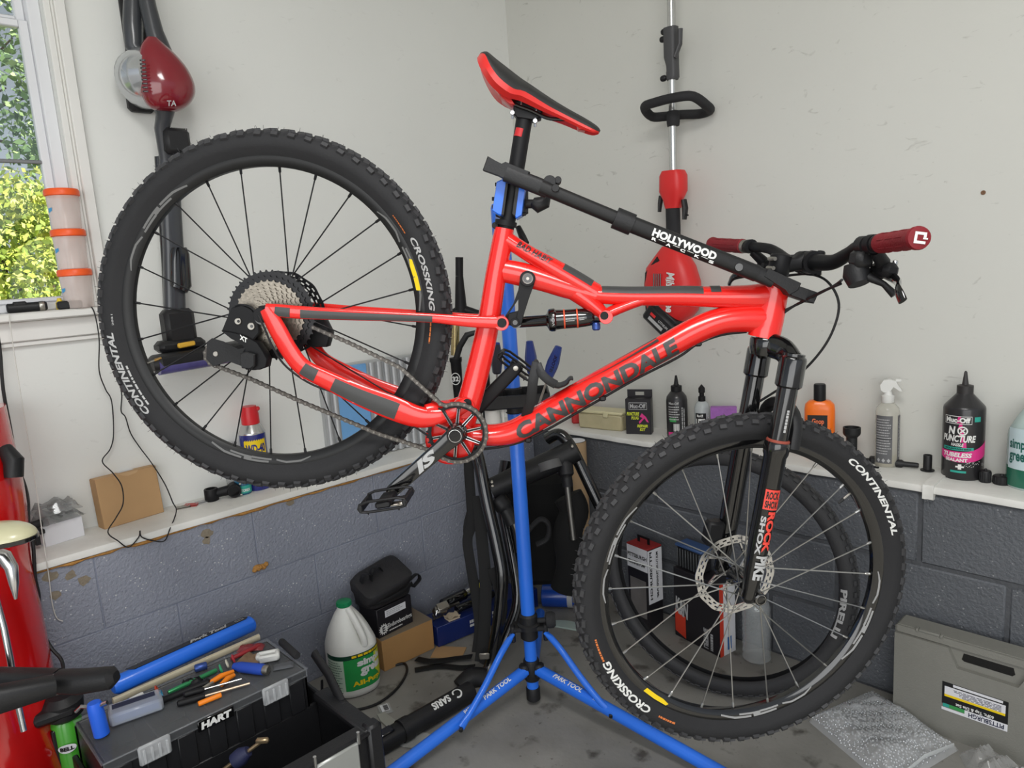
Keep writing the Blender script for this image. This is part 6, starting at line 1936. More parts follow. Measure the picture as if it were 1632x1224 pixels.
m = MB(); lathe_on(F, [(r * .68, H * .79), (r * .68, H * .90), (r * .60, H * .96), (r * .56, H)], mb=m); m.box(F, (r * .7, H * .05, r * .5), .004, 0, (r * .45, H * .96, 0)); m.part('cap', mat('red_cap_plastic', rgb(208, 36, 44), rough=.35), can)
fn = cyl(F, r, th0=.1); m = MB(); poly = [(-r * .8, H * .24), (-r * .1, H * .22), (r * .7, H * .27), (r * .9, H * .38), (r * .9, H * .62), (-r * .8, H * .60), (-r * .85, H * .4)]
curve_fn = fn
for k in range(10):
    a, b = -r * .85 + r * 1.75 * k / 10, -r * .85 + r * 1.75 * (k + 1) / 10
    lo = lambda x: H * (.30 + .07 * ((x / r) ** 2))
    m.add([fn(a, lo(a)), fn(b, lo(b)), fn(b, H * .62), fn(a, H * .60)], [(0, 1, 2, 3)])
m.part('shield', M_YEL, can)
fn = cyl(F, r + .0005, th0=.1); m = MB(); text_on(m, 'WD-40', fn, -r * .72, r * .8, H * .46, H * .565, bold=.04); m.part('lettering', mat('navy_can_paint', (0, 0, 0)), can)
m = MB(); patch(m, fn, -r * 1.2, r * 1.2, H * .10, H * .16, 10, 1); patch(m, fn, r * .2, r * 1.1, H * .2, H * .24, 5, 1); m.part('red_band', mat('red_cap_plastic', (0, 0, 0)), can)
P = column(372, x=-.158, z=ZL); F = cfr(P); s = depth(P) / 1150; H = F.pix(385, 702, 0)[1]
m = MB(); lathe_on(F, [(.014, 0), (.016, .003), (.019, H), (.0178, H), (.0148, .006), (0, .006)], mb=m); m.top('clear_cup', mat('clear_cup_plastic', rgb(206, 208, 206), rough=.06, alpha=.35), 'clear plastic cup beside the aerosol can', 'cup')
# galvanised ribbed canister with blue panel
p0 = column(528, x=-.145, z=ZL); p1 = column(700, x=-.10, z=ZL)
ex = (p1 - p0).normalized(); F = Frame(p0, ex, (0, 0, 1), ex.cross(V((0, 0, 1)))); Lr = (p1 - p0).length
Hr = F.pix(530, 585, 0)[1]
bn = thing('ribbed_bin', 'silver ribbed bin with a pale blue front panel behind the rear wheel', 'bin', p0)
m = MB(); m.box(F, (Lr, Hr, .05), .006, 0, (Lr / 2, Hr / 2, -.03))
m.part('body', mat('galvanised_steel', rgb(182, 184, 186), rough=.35, metal=.5), bn)
x = .014
while x < Lr:
    xp = x / Lr
    if not (.10 < xp < .38):
        rb2_ = MB(); rb2_.sweep([F(x, .004, -.006), F(x, Hr - .004, -.006)], .013, .012, F.x, 12); rb2_.part('rib', mat('galvanised_steel', (1, 1, 1)), bn)
    x += .030
m = MB(); m.box(F, (Lr * .28, Hr * .98, .012), .003, 0, (Lr * .24, Hr / 2, -.002)); m.part('blue_panel', mat('pale_blue_panel', rgb(112, 164, 214), rough=.4), bn)

# old suspension fork standing in the corner
fp = column(728, x=-.06, z=ZL)
ff = thing('suspension_fork', 'spare black suspension fork with tapered steerer standing in the corner behind the seat tube', 'bike fork', fp)
F = cfr(fp); s = depth(fp) / 1150
Q = lambda px, py, c=0.0: F.at(px, py, c)
m = MB(); m.tube([Q(735, 500), Q(733.5, 470), Q(732, 440)], [10 * s, 8 * s, 6 * s], 16); m.tube([Q(732, 440), Q(732, 410)], 6 * s, 16); m.part('steerer', M_BLK, ff)
m = MB(); m.sweep([Q(716, 503), Q(726, 497), Q(740, 494), Q(762, 500), Q(776, 503)], .02, [.012, .016, .018, .014, .012], F.z, 12); m.lathe(Q(718, 510), (0, 0, 1), [(.02, 0), (.02, .02)], 14); m.lathe(Q(772, 510), (0, 0, 1), [(.02, 0), (.02, .02)], 14); crw = m.part('crown', M_BLK, ff)
m = MB(); m.lathe(Q(772, 499), (0, 0, 1), [(.012, 0), (.012, .006), (.006, .012)], 12); m.part('damper_knob', mat('blue_anodised', (0, 0, 0)), ff)
for px in (726, 770):
    m = MB(); m.tube([Q(px, 512), Q(px - 1, 566)], .016, 16); m.part('stanchion', mat('gold_stanchion', rgb(176, 160, 116), rough=.2, metal=.8), ff)
    m = MB(); b_ = Q(px, 570); b0 = V((b_.x, b_.y, ZL)); m.lathe(b0, (0, 0, 1), [(.010, 0), (.014, .01), (.016, .04), (.021, b_.z - ZL - .02), (.024, b_.z - ZL - .012), (.024, b_.z - ZL)], 18); m.part('lower_leg', M_BLK, ff)
m = MB(); m.sweep([Q(727, 572, .02), Q(733, 552, .03), Q(744, 534, .035), (Q(764, 528, .035)), Q(772, 552, .03), Q(770, 572, .02)], .008, .012, F.z, 10); m.part('arch', M_PLA, ff)
m = MB(); cc = Q(726, 604, .024)
m.tube([cc + F.x * 7 * s * cos(2 * pi * k / 20) + F.y * 9 * s * sin(2 * pi * k / 20) for k in range(20)], .0018, 6, closed=True); text_on(m, '32', lambda x, y: cc + F.x * x + F.y * y + F.z * .0008, -5 * s, 5 * s, -4 * s, 4 * s, bold=.04); m.part('lettering', M_WHT, ff)

# ---- window sill things
SZ = ZS
for k, (lab) in enumerate(('bottom clear tub with orange lid of the stack by the window', 'middle clear tub with orange lid of the stack by the window', 'top clear tub with orange lid of the stack by the window')):
    P = column(128, x=-.155, z=SZ)
    F = cfr(P); s = depth(P) / 1150
    h0 = .105 * k; r0 = .039
    t_ = thing('plastic_tub', lab, 'tub', P + V((0, 0, h0)), 'stacked tubs with orange lids')
    F2 = Frame(P + V((0, 0, h0)), F.x, F.y, F.z)
    lathe_on(F2, [(r0 * .86, .001), (r0 * .9, .004), (r0, .088)]).part('body', mat('peach_clear_plastic', rgb(240, 226, 218), rough=.15, alpha=.45), t_)
    lathe_on(F2, [(r0 * 1.02, .086), (r0 * 1.08, .088), (r0 * 1.08, .100), (r0 * 1.0, .1045)]).part('lid', mat('bright_orange_lid', rgb(240, 92, 34), rough=.4), t_)
    m = MB(); fn = cyl(F2, r0 * .97, th0=-.9); poly_on(m, fn, [(-.010, .042), (.004, .048), (.004, .056), (-.010, .054)]); m.part('blue_mark', mat('sky_blue_mark', rgb(70, 150, 200), rough=.5), t_)
P = column(48, x=-.175, z=SZ); F = zframe(P + V((0, 0, .013)), 86)
lg = thing('bike_light', 'black bicycle light with clear lens lying on the window sill', 'bike light', P)
m = MB(); m.lathe(F(-.05, 0, 0), F.x, [(.009, 0), (.012, .003), (.012, .06), (.0125, .064), (.0125, .086), (.010, .09)], 16); m.box(F, (.03, .02, .012), .003, 0, (-.02, 0, .010)); m.part('body', M_PLA, lg)
m = MB(); m.lathe(F(.022, 0, 0), F.x, [(.0128, 0), (.0135, .002), (.0135, .010), (.0128, .012)], 16); m.part('lens_ring', M_STEEL, lg)
P = column(112, x=-.15, z=SZ); F = zframe(P, 84)
pd = thing('power_adapter', 'flat black power adapter on the sill beside the tubs', 'adapter', P)
m = MB(); m.box(F, (.058, .03, .022), .004, 0, (0, 0, .011)); m.part('body', M_PLA, pd)
P = column(97, x=-.185, z=SZ); F = cfr(P)
m = MB(); lathe_on(F, [(.009, 0), (.010, .002), (.010, .018), (.006, .024), (.005, .03), (0, .031)], 12, mb=m); m.top('yellow_plug', mat('yellow_plastic', rgb(226, 196, 40), rough=.4), 'small yellow plug standing on the sill behind the black light', 'plug')
# cables
def cable(name, label, pts, r, mm, cat='cable', seg=7):
    m = MB(); m.tube([V(p) for p in spline([tuple(p) for p in pts], 6)], r, seg)
    return m.top(name, mm, label, cat)
xw_ = -.172
cable('charging_cable', 'thin black cable looping from the window sill down past the carton',
      [column(140, x=-.15, z=SZ + .008), on_x(150, 497, -.118), on_x(158, 540, -.115)] + [on_x(px, py, xx) for px, py, xx in ((158, 590, -.14), (168, 620, -.16), (178, 640, -.165), (181, 690, -.165), (176, 715, -.16), (163, 735, -.15), (180, 754, -.10), (194, 775, -.075), (196, 803, -.07), (185, 825, -.06), (172, 848, .014), (188, 862, .02), (205, 872, .018), (221, 856, .018), (223, 846, .02), (226, 856, .018), (245, 862, .016), (262, 862, .016), (270, 845, .016), (281, 815, -.06), (275, 800, -.07), (263, 772, -.075), (243, 740, -.14), (222, 712, -.165), (208, 690, -.165), (200, 665, -.165), (193, 655, -.165), (194, 630, -.165), (190, 605, -.165), (186, 580, -.165))], .0017, M_PLA)
cable('extension_lead', 'thick black cord hanging down the left wall past the ledge to the floor',
      [on_x(px, py, xx) for px, py, xx in ((-8, 500, -.16), (0, 560, -.16), (5, 620, -.16), (16, 680, -.16), (26, 735, -.16), (40, 775, -.14), (45, 800, -.08), (46, 835, .0), (53, 870, .025), (56, 920, .025), (62, 950, .025), (62, 990, .03), (80, 1030, .06), (98, 1052, .09), (100, 1075, .12))] + [at_d(px, py, d) for px, py, d in ((90, 1110, 1.72), (96, 1150, 1.72), (110, 1190, 1.72), (126, 1224, 1.74), (140, 1300, 1.8))], .0042, M_PLA)
cable('blind_cord', 'thin white cord hanging from the window sill over the ledge',
      [on_x(px, py, xx) for px, py, xx in ((14, 500, -.12), (20, 545, -.118), (30, 610, -.12), (45, 700, -.10), (58, 780, -.05), (66, 840, -.01), (72, 880, .02), (78, 920, .012), (83, 960, .008), (90, 984, .006), (100, 990, .006))], .0012, mat('white_string', rgb(206, 204, 198), rough=.8))
m = MB(); m.lathe(on_y(1567, 307, LED - .001), (0, -1, 0), [(.006, 0), (.005, .0015), (.003, .0015), (.002, -.0005)], 12); m.top('wall_anchor', mat('rusty_anchor', rgb(122, 92, 70), rough=.8), 'small rusty anchor hole high on the right wall', 'wall anchor')
# ================================================================== THINGS ON THE FLOOR
rnd = random.Random(33)
# ---- one gallon jug
P = on_z(566, 1092, 0.0); F = cfr(P); s = depth(P) / 1150; r = 39 * s; H = F.pix(557, 955, 0)[1]
jug = thing('gallon_jug', 'white gallon jug with green cap and green cleaner label on the floor', 'jug', P)
a = radians(14); FJ = Frame(P, F.x * cos(a) - F.z * sin(a), (0, 0, 1), F.z * cos(a) + F.x * sin(a))
M_JUG = mat('white_jug_plastic', rgb(228, 228, 222), rough=.4, noise=.05, nscale=12)
m = MB(); rings = []
for rr_, h, off in ((.86, 0, 0), (.96, .006, 0), (1, .02, 0), (1, H * .48, 0), (.985, H * .53, 0), (.93, H * .58, -.01), (.80, H * .68, -.03), (.63, H * .78, -.05), (.43, H * .87, -.08), (.29, H * .92, -.09), (.27, H * .96, -.09)):
    ring = []
    for k in range(36):
        t = 2 * pi * k / 36; c_, s_ = cos(t), sin(t)
        q = .82 if h < H * .7 else 1.0
        x = r * rr_ * math.copysign(abs(c_) ** q, c_); z = r * rr_ * math.copysign(abs(s_) ** q, s_)
        if H * .55 < h < H * .90:      # hollow either side of the handle
            d = max(0, 1 - abs(c_ - .35) / .42) if s_ > 0 else 0
            z -= r * rr_ * .42 * d
        ring.append(FJ(x + off * r, h, z))
    rings.append(ring)
m.loft(rings); m.part('body', M_JUG, jug, angle=50)
m = MB(); hp_ = [FJ(-.02 * r, H * .92, r * .22), FJ(.10 * r, H * .84, r * .46), FJ(.24 * r, H * .72, r * .66), FJ(.33 * r, H * .62, r * .80), FJ(.34 * r, H * .55, r * .82)]
m.sweep([V(p) for p in spline([tuple(p) for p in hp_], 5)], .011, .013, FJ.x, 12); m.part('handle', M_JUG, jug)
m = MB(); m.lathe(FJ(-.09 * r, 0, 0), FJ.y, [(r * .28, H * .945), (r * .29, H * .95), (r * .29, H * .995), (r * .26, H)], 24)
for k in range(24):
    t = 2 * pi * k / 24; c = FJ(-.09 * r, 0, 0); m.tube([c + FJ.x * r * .29 * cos(t) + FJ.z * r * .29 * sin(t) + FJ.y * H * .95, c + FJ.x * r * .29 * cos(t) + FJ.z * r * .29 * sin(t) + FJ.y * H * .99], .0012, 4)
m.part('cap', mat('green_cap_plastic', rgb(28, 132, 84), rough=.4), jug)
def jugfn(off):
    def fn(x, y):
        t = x / r; c_, s_ = sin(t), cos(t)
        return FJ((r + off) * math.copysign(abs(c_) ** .82, c_), y, (r + off) * math.copysign(abs(s_) ** .82, s_))
    return fn
fn = jugfn(.0007); y0, y1 = H * .10, H * .50
m = MB(); patch(m, fn, -r * .55, r * 1.35, y0, y1 - H * .05, 18, 1); m.part('green_label', mat('leaf_green_label', rgb(38, 150, 74), rough=.4, noise=.12, nscale=30), jug)
m = MB(); patch(m, fn, -r * 1.45, -r * .55, y0, y1 - H * .05, 10, 1); m.part('text_label', mat('pale_green_label', rgb(188, 206, 188), rough=.45), jug)
m = MB(); patch(m, fn, -r * 1.45, r * 1.35, y1 - H * .05, y1, 20, 1); m.part('dark_band', mat('dark_green_band', rgb(22, 66, 48), rough=.4), jug)
fn = jugfn(.0013)
m = MB()
for k in range(16): patch(m, fn, r * .62 + r * .045 * k, r * .665 + r * .045 * k, y0 + H * (.05 + .012 * abs(8 - k)), y1 - H * .05, 1, 1)
m.part('lime_burst', M_LIME, jug)
fn = jugfn(.0018)
m = MB(); text_on(m, 'simple', fn, -r * .05, r * 1.05, H * .335, H * .435, bold=.05); text_on(m, 'green', fn, -r * .0, r * 1.0, H * .235, H * .335, bold=.05); m.part('lettering', M_WHT, jug)
m = MB(); text_on(m, 'All-Purpose', fn, -r * .25, r * 1.25, H * .13, H * .20, bold=.04); m.mark(); text_lines(m, fn, -r * .2, r * 1.2, H * .49, 1, H * .025, 1, seed=3); m.part('lettering', mat('yellow_print', (0, 0, 0)), jug)
m = MB(); text_lines(m, fn, -r * 1.38, -r * .62, y1 - H * .07, 13, H * .010, H * .018, seed=6); m.part('fine_print', mat('grey_green_print', rgb(92, 120, 104), rough=.5), jug)

# ---- cardboard box, bearing carton and black bag stacked by the left wall
def wall_box(name, label, cat, pa, pb, z0, zpix, dep, mm, ch=.0015):
    """upright box whose front bottom edge runs pa-pb; height from a pixel; dep backwards"""
    ex = pb - pa; L = ex.length; ex.normalize(); F = Frame(pa, ex, (0, 0, 1), ex.cross(V((0, 0, 1))))
    h = F.pix(zpix[0], zpix[1], 0)[1]
    t = thing(name, label, cat, pa)
    m = MB(); m.box(F, (L, h, dep), ch, 0, (L / 2, h / 2, -dep / 2)); m.part('carton', mm, t)
    return t, F, L, h
t, FC, Lc, hc = wall_box('shipping_box', 'long tan cardboard box on the floor under the black bearing carton', 'box', on_z(613, 1071, 0), on_z(693, 1033, 0), 0, (605, 1024), .15, mat('tan_cardboard', rgb(176, 134, 84), rough=.8, noise=.08, nscale=12))
m = MB(); m.box(FC, (Lc, .0012, .15), .0003, 0, (Lc / 2, hc + .0006, -.075)); m.part('top_flap', mat('grey_brown_card', rgb(132, 118, 100), rough=.8), t)
pa = FC(.002, hc + .0016, -.018); pb = pa + (FC.x * .97 + FC.z * -.10).normalized() * .145
t, FE, Le, he = wall_box('bearing_carton', 'black carton with white label under the black bag', 'box', pa, pb, hc, (603, 972), .10, mat('black_card', (0, 0, 0)))
fn = flat(FE, .0008)
m = MB(); patch(m, fn, Le * .22, Le * .82, he * .62, he * .86, 1, 1); m.part('label', M_PAPER, t)
m = MB(); text_on(m, 'Endurobearings', fn, Le * .28, Le * .97, he * .18, he * .38, bold=.02)
m.mark(); text_lines(m, fn, Le * .3, Le * .7, he * .14, 1, he * .04, 1, seed=3)
gear(m, Frame(FE(Le * .15, he * .26, .0008), FE.x, FE.y, FE.z), he * .17, 14, 0, .0004, he * .05)
m.part('lettering', M_WHT, t)
m = MB(); text_on(m, 'E', flat(FE, .0016), Le * .11, Le * .19, he * .16, he * .36, bold=.03); m.part('lettering', M_INK, t)
m = MB(); text_lines(m, flat(FE, .0013), Le * .26, Le * .78, he * .82, 3, he * .03, he * .03, seed=2); m.part('fine_print', M_LGREY, t)
# bag: boxy soft body under a slanted flap
bb0 = FE(Le * .45, he + .002, -.05); Fb = Frame(bb0, FE.x, FE.y, FE.z)
M_BAG = mat('black_nylon', rgb(40, 39, 41), rough=.6, noise=.15, nscale=30, bump=.3, bscale=180)
bag = thing('saddle_bag', 'black nylon saddle bag with straps lying on the bearing carton', 'bag', bb0)
def soft(mb, F, sx, sy, sz, c, amp, ph):
    rings = []
    for y, k in ((-1, .86), (-.8, .97), (-.3, 1), (.3, 1), (.8, .97), (1, .86)):
        ring = []
        for j in range(28):
            t = 2 * pi * j / 28; x = math.copysign(abs(cos(t)) ** .35, cos(t)); z = math.copysign(abs(sin(t)) ** .35, sin(t))
            w = 1 + amp * sin(3 * t + 4 * y + ph)
            ring.append(F(c[0] + x * sx * k * w, c[1] + y * sy * (1 + amp * cos(2 * t + ph)), c[2] + z * sz * k * w))
        rings.append(ring)
    mb.loft(rings)
m = MB(); soft(m, Fb, .088, .026, .055, (0, .0275, 0), .02, 1); m.part('body', M_BAG, bag, angle=50)
ft_ = radians(24); Ff = Frame(Fb(-.005, .072, .008), (Fb.x * cos(.12) + Fb.y * sin(.12)), Fb.y * cos(ft_) - Fb.z * -sin(ft_), Fb.z * cos(ft_) - Fb.y * sin(ft_))
m = MB(); soft(m, Ff, .098, .022, .064, (0, 0, 0), .025, 2.2); m.part('flap', M_BAG, bag, angle=50)
m = MB(); m.sweep([Fb(-.09, .03, .053), Fb(-.03, .022, .060), Fb(.05, .026, .060), Fb(.09, .036, .05)], .003, .008, Fb.z, 8); m.part('flap_seam', M_PLA, bag)
m = MB()
for pts in ([(-.08, .085, .0), (-.075, .115, .01), (-.055, .112, .02), (-.05, .09, .015)], [(-.045, .09, .005), (-.03, .12, .0), (-.005, .118, .0), (.01, .09, .0)], [(.095, .04, .03), (.13, .05, .03), (.135, .03, .035), (.10, .015, .04)]):
    m.sweep([Fb(*p) for p in spline(pts, 5)], .010, .0018, Fb.z, 8)
m.part('strap', M_PLA, bag, comp=True)
# flat cardboard scrap and dark blue carton
m = MB(); p = on_z(715, 1040, 0.002); F = zframe(p, 35); m.box(F, (.11, .075, .003), .001); m.top('cardboard_scrap', M_CARD, 'flat scrap of brown cardboard on the floor under the navy carton corner', 'cardboard')
pa, pb = on_z(699, 1032, .004), on_z(858, 966, .004)
t, FB2, Lb2, hb2 = wall_box('navy_carton', 'long navy blue carton with white print lying by the left wall', 'box', pa, pb, 0, (698, 1000), .11, mat('navy_card', rgb(24, 42, 104), rough=.35, coat=.2))
fn = flat(FB2, .0012)
m = MB()
for x0 in (.30, .52, .74):
    m.mark(); text_lines(m, fn, Lb2 * x0, Lb2 * (x0 + .14), hb2 * .72, 1, hb2 * .15, 1, seed=int(x0 * 99)); patch(m, fn, Lb2 * x0, Lb2 * (x0 + .13), hb2 * .38, hb2 * .5, 1, 1)
m.part('lettering', M_WHT, t)
# things lying on the navy carton: pedal, chrome shock bodies, paper
pt_ = FB2(.045, hb2 + .002, -.05)
pdl = thing('silver_pedal', 'silver clipless pedal resting on the navy carton', 'pedal', pt_)
F = Frame(pt_ + V((0, 0, .03)), FB2.x, FB2.y * .8 + FB2.z * .6, FB2.z * .8 - FB2.y * .6)
m = MB(); m.box(F, (.05, .03, .03), .005); m.box(F, (.02, .065, .02), .004); m.box(F, (.045, .008, .028), .002, 0, (.0, .034, .004)); m.box(F, (.04, .008, .026), .002, 0, (.0, -.034, .004)); m.part('body', M_STEEL, pdl)
m = MB(); m.lathe(F(.02, 0, 0), F.x, [(.009, 0), (.009, .02), (.006, .024), (.006, .06)], 12); m.part('axle', mat('dark_steel', rgb(110, 108, 104), rough=.3, metal=.9), pdl)
m = MB()
for s_ in (-1, 1): m.tube([F(-.024, .03 * s_, .01), F(-.032, .02 * s_, .02), F(-.028, .008 * s_, .022)], .0025, 7)
m.part('spring', M_CHR, pdl)
m = MB(); p = FB2(.075, hb2 + .001, -.02); F = Frame(p, FB2.x, FB2.y, FB2.z)
g = [F(x * .05, .006 + .010 * abs(sin(5 * x + 3 * z)), z * .04) for x in [i / 6 - .5 for i in range(7)] for z in [j / 4 - .5 for j in range(5)]]
m.add(g, [(i * 5 + j, (i + 1) * 5 + j, (i + 1) * 5 + j + 1, i * 5 + j + 1) for i in range(6) for j in range(4)]); m.box(F, (.045, .006, .034), .001, 0, (0, .003, 0))
m.top('crumpled_paper', mat('cream_paper', rgb(206, 190, 166), rough=.8), 'crumpled cream paper on the navy carton beside the silver pedal', 'paper')
def lying_shock(name, label, pa, pb, r, cat='bike part'):
    a, b = V(pa), V(pb); d = b - a; L = d.length; d.normalize()
    t = thing(name, label, cat, (a + b) / 2 - V((0, 0, r)))
    m = MB(); m.lathe(a, d, [(r * .9, 0), (r, .004), (r, L * .42), (r * .85, L * .44)], 18); m.part('body', M_GBLK, t)
    m = MB(); m.lathe(a, d, [(r * .72, L * .43), (r * .72, L * .62)], 18); m.part('chrome_shaft', M_CHR, t)
    m = MB(); m.lathe(a, d, [(r * .95, L * .61), (r, L * .63), (r, L * .92), (r * .8, L)], 18); m.part('end_body', M_BLK, t)
zt = hb2 + .006
lying_shock('floor_pump', 'black and chrome pump lying on the navy carton behind the rack arm', FB2(.07, zt + .028, -.075), FB2(.30, zt + .05, -.085), .021, 'pump')
lying_shock('hand_pump', 'smaller black and chrome pump lying in front on the navy carton', FB2(.10, zt + .016, -.03), FB2(.27, zt + .016, -.04), .014, 'pump')
m = MB(); p = FB2(.225, hb2 + .002, -.03); F = Frame(p, FB2.x, FB2.y, FB2.z); m.box(F, (.032, .085, .02), .003, 0, (0, .0425, 0)); m.top('yellow_box', mat('lemon_card', rgb(226, 216, 44), rough=.5), 'narrow lemon yellow box half hidden by the blue pole', 'box')
p = on_z(884, 962, .0); F = zframe(p + V((.05, .01, .045)), 35)
bc_ = thing('blue_can', 'blue can with white stripe lying behind the blue pole', 'can', p)
m = MB(); m.lathe(F(-.09, 0, 0), F.x, [(.036, 0), (.044, .004), (.044, .16), (.036, .165)], 22); m.part('body', mat('royal_blue_can', rgb(28, 70, 160), rough=.25, coat=.4), bc_)
m = MB(); m.lathe(F(-.09, 0, 0), F.x, [(.0445, .10), (.0448, .102), (.0448, .118), (.0445, .12)], 22); m.part('white_stripe', M_LGREY, bc_)
# pale plastic wedge by the front tyre
p = on_z(902, 1003, 0); F = zframe(p, 20); m = MB(); n_ = 14
m.prism([F(.09 * cos(pi * k / n_) * 1.0, .05 * sin(pi * k / n_), .001) for k in range(n_ + 1)], V((0, 0, .006)))
m.top('plastic_scrap', mat('pale_aqua_plastic', rgb(168, 184, 176), rough=.3), 'pale translucent plastic scrap on the floor left of the front tyre', 'plastic')

# ---- black hitch rack folded up behind the stand
M_RACK = mat('gloss_black_rack', rgb(16, 16, 17), rough=.16, coat=.6)
rk_o = on_z(760, 1078, 0)
rack = thing('bike_rack', 'folded black bicycle rack with curved tubular arms behind the blue stand', 'bike rack', rk_o)
def rpts(st): return [V(p) for p in spline([tuple(at_d(px, py, d)) for px, py, d in st], 6)]
m = MB(); m.sweep(rpts([(748, 690, 2.40), (762, 730, 2.38), (776, 800, 2.36), (792, 870, 2.34), (800, 920, 2.33), (796, 980, 2.33), (790, 1020, 2.33), (782, 1060, 2.33), (770, 1086, 2.31)]), .018, .021, fdir, 14); m.part('arm', M_RACK, rack)
m = MB(); m.sweep(rpts([(872, 700, 2.46), (890, 692, 2.44), (906, 706, 2.43), (924, 740, 2.43), (948, 790, 2.42), (972, 840, 2.41)]), .018, .020, fdir, 14); m.part('arm', M_RACK, rack)
m = MB(); m.sweep(rpts([(806, 735, 2.5), (800, 800, 2.47), (815, 880, 2.43), (825, 960, 2.40), (800, 1030, 2.36)]), .018, .020, fdir, 14); m.part('arm', M_RACK, rack)
m = MB(); m.tube(rpts([(782, 780, 2.40), (830, 758, 2.41), (880, 736, 2.42), (918, 716, 2.42)]), [.036] * 4 + [.038] * 6 + [.040] * 9, 20)
m.tube(rpts([(790, 792, 2.40), (806, 812, 2.40), (818, 836, 2.39)]), [.034] + [.030] * 5 + [.024] * 7, 16)
m.tube(rpts([(900, 735, 2.41), (903, 760, 2.40), (905, 775, 2.40)]), [.03] + [.026] * 5 + [.018] * 7, 16)
body = m.part('cross_body', M_PLA, rack)
m = MB(); m.tube(rpts([(874, 735, 2.40), (878, 748, 2.395)]), .0415, 18); m.part('grey_band', mat('mid_grey_band', rgb(92, 92, 92), rough=.5), body)
m = MB()
for px, py in ((784, 768), (785, 774), (912, 711)): m.lathe(at_d(px, py, 2.37), -fdir, [(.004, -.01), (.004, .004)], 8)
m.part('screw', M_STEEL, body, comp=True)
m = MB(); m.tube(rpts([(818, 830, 2.39), (824, 850, 2.39), (828, 880, 2.39)]), .012, 12); m.tube(rpts([(904, 772, 2.40), (907, 800, 2.40), (914, 860, 2.40)]), .011, 12); m.part('support_rod', mat('dark_steel', (0, 0, 0)), rack, comp=True)
m = MB(); m.sweep(rpts([(905, 790, 2.44), (915, 815, 2.44), (905, 850, 2.44), (910, 900, 2.46), (900, 940, 2.48)]), .04, [.05] * 25, fdir, 12); m.part('cradle', mat('matte_black_foam', rgb(12, 12, 12), rough=.9), rack)
m = MB(); m.sweep(rpts([(838, 850, 2.42), (860, 828, 2.42), (874, 836, 2.42), (872, 858, 2.42), (855, 868, 2.42)]), .018, .008, fdir, 10); m.part('cradle_strap', M_RUB, rack)
# backing mass of folded padding
m = MB(); m.box(Frame(at_d(862, 845, 2.62), rdir, (0, 0, 1), -fdir), (.25, .42, .06), .03); m.part('centre_pad', mat('matte_black_foam', (0, 0, 0)), rack)
m = MB(); m.tube(rpts([(772, 1082, 2.31), (752, 1082, 2.30), (735, 1098, 2.28)]), [.034] * 13, 14); m.part('foot_joint', M_PLA, rack)
# foot bar on the floor with lettering
fa, fb_ = on_z(742, 1106, .033), on_z(585, 1197, .033)
dfb = (fb_ - fa).normalized(); up_n = V((0, 0, 1)); side_ = dfb.cross(up_n)
if side_.dot(CAM - fa) < 0: side_ = -side_
L = (fb_ - fa).length
m = MB(); m.tube([fa - dfb * .02, fa + dfb * L * .62], .030, 18); m.tube([fa + dfb * L * .60, fa + dfb * (L * .60 + .03)], .033, 18); m.sweep([fa + dfb * (L * .62), fa + dfb * (L * 1.12)], .028, .024, side_, 14, pw=.6); foot_o = m.part('foot_bar', M_PLA, rack)
m = MB(); text_on(m, 'SARIS', lambda x, y: fa + dfb * (L * (.19 + .19 * x)) + (up_n * cos(.0 + .8 * y) + side_ * sin(.0 + .8 * y)) * .0306, 0, 1, 0, 1, shear=.15, bold=.04)
cc = fa + dfb * (L * .115)
for k in range(16):
    a0, a1 = 2 * pi * k / 16 * .85, 2 * pi * (k + 1) / 16 * .85
    q = lambda an, rr_: cc + dfb * rr_ * cos(an) + (up_n * cos(.4 - rr_ * sin(an) / .03) + side_ * sin(.4 - rr_ * sin(an) / .03)) * .0307
    m.add([q(a0, .016), q(a1, .016), q(a1, .011), q(a0, .011)], [(0, 1, 2, 3)])
m.part('lettering', M_WHT, foot_o)
m = MB(); m.box(Frame(fa + dfb * L * .83 + up_n * .024, dfb, side_, up_n), (.05, .03, .01), .002); m.part('slot', M_GBLK, foot_o)
# straps hanging from the rack
def strap(label, st, wid, th=.0022, nm='strap'):
    pts = rpts(st); m = MB(); m.sweep(pts, wid / 2, th / 2, rdir, 8, pw=.5); return m.part(nm, mat('black_webbing', rgb(12, 12, 13), rough=.75), rack)
strap('', [(745, 700, 2.44), (748, 760, 2.44), (752, 830, 2.44), (745, 860, 2.44), (750, 900, 2.43), (760, 960, 2.42), (764, 1000, 2.40), (760, 1040, 2.37)], .034)
strap('', [(762, 790, 2.43), (768, 860, 2.42), (774, 930, 2.40), (772, 1000, 2.38), (766, 1055, 2.35)], .040)
strap('', [(752, 800, 2.45), (742, 835, 2.45), (743, 860, 2.45), (752, 890, 2.44), (758, 930, 2.43)], .014)
strap('', [(785, 905, 2.38), (800, 960, 2.38), (792, 1010, 2.36), (772, 1060, 2.34)], .036)
m = MB(); m.box(Frame(at_d(772, 1046, 2.31), rdir, (0, 0, 1), -fdir), (.034, .022, .006), .003); m.part('buckle', M_STEEL, rack)
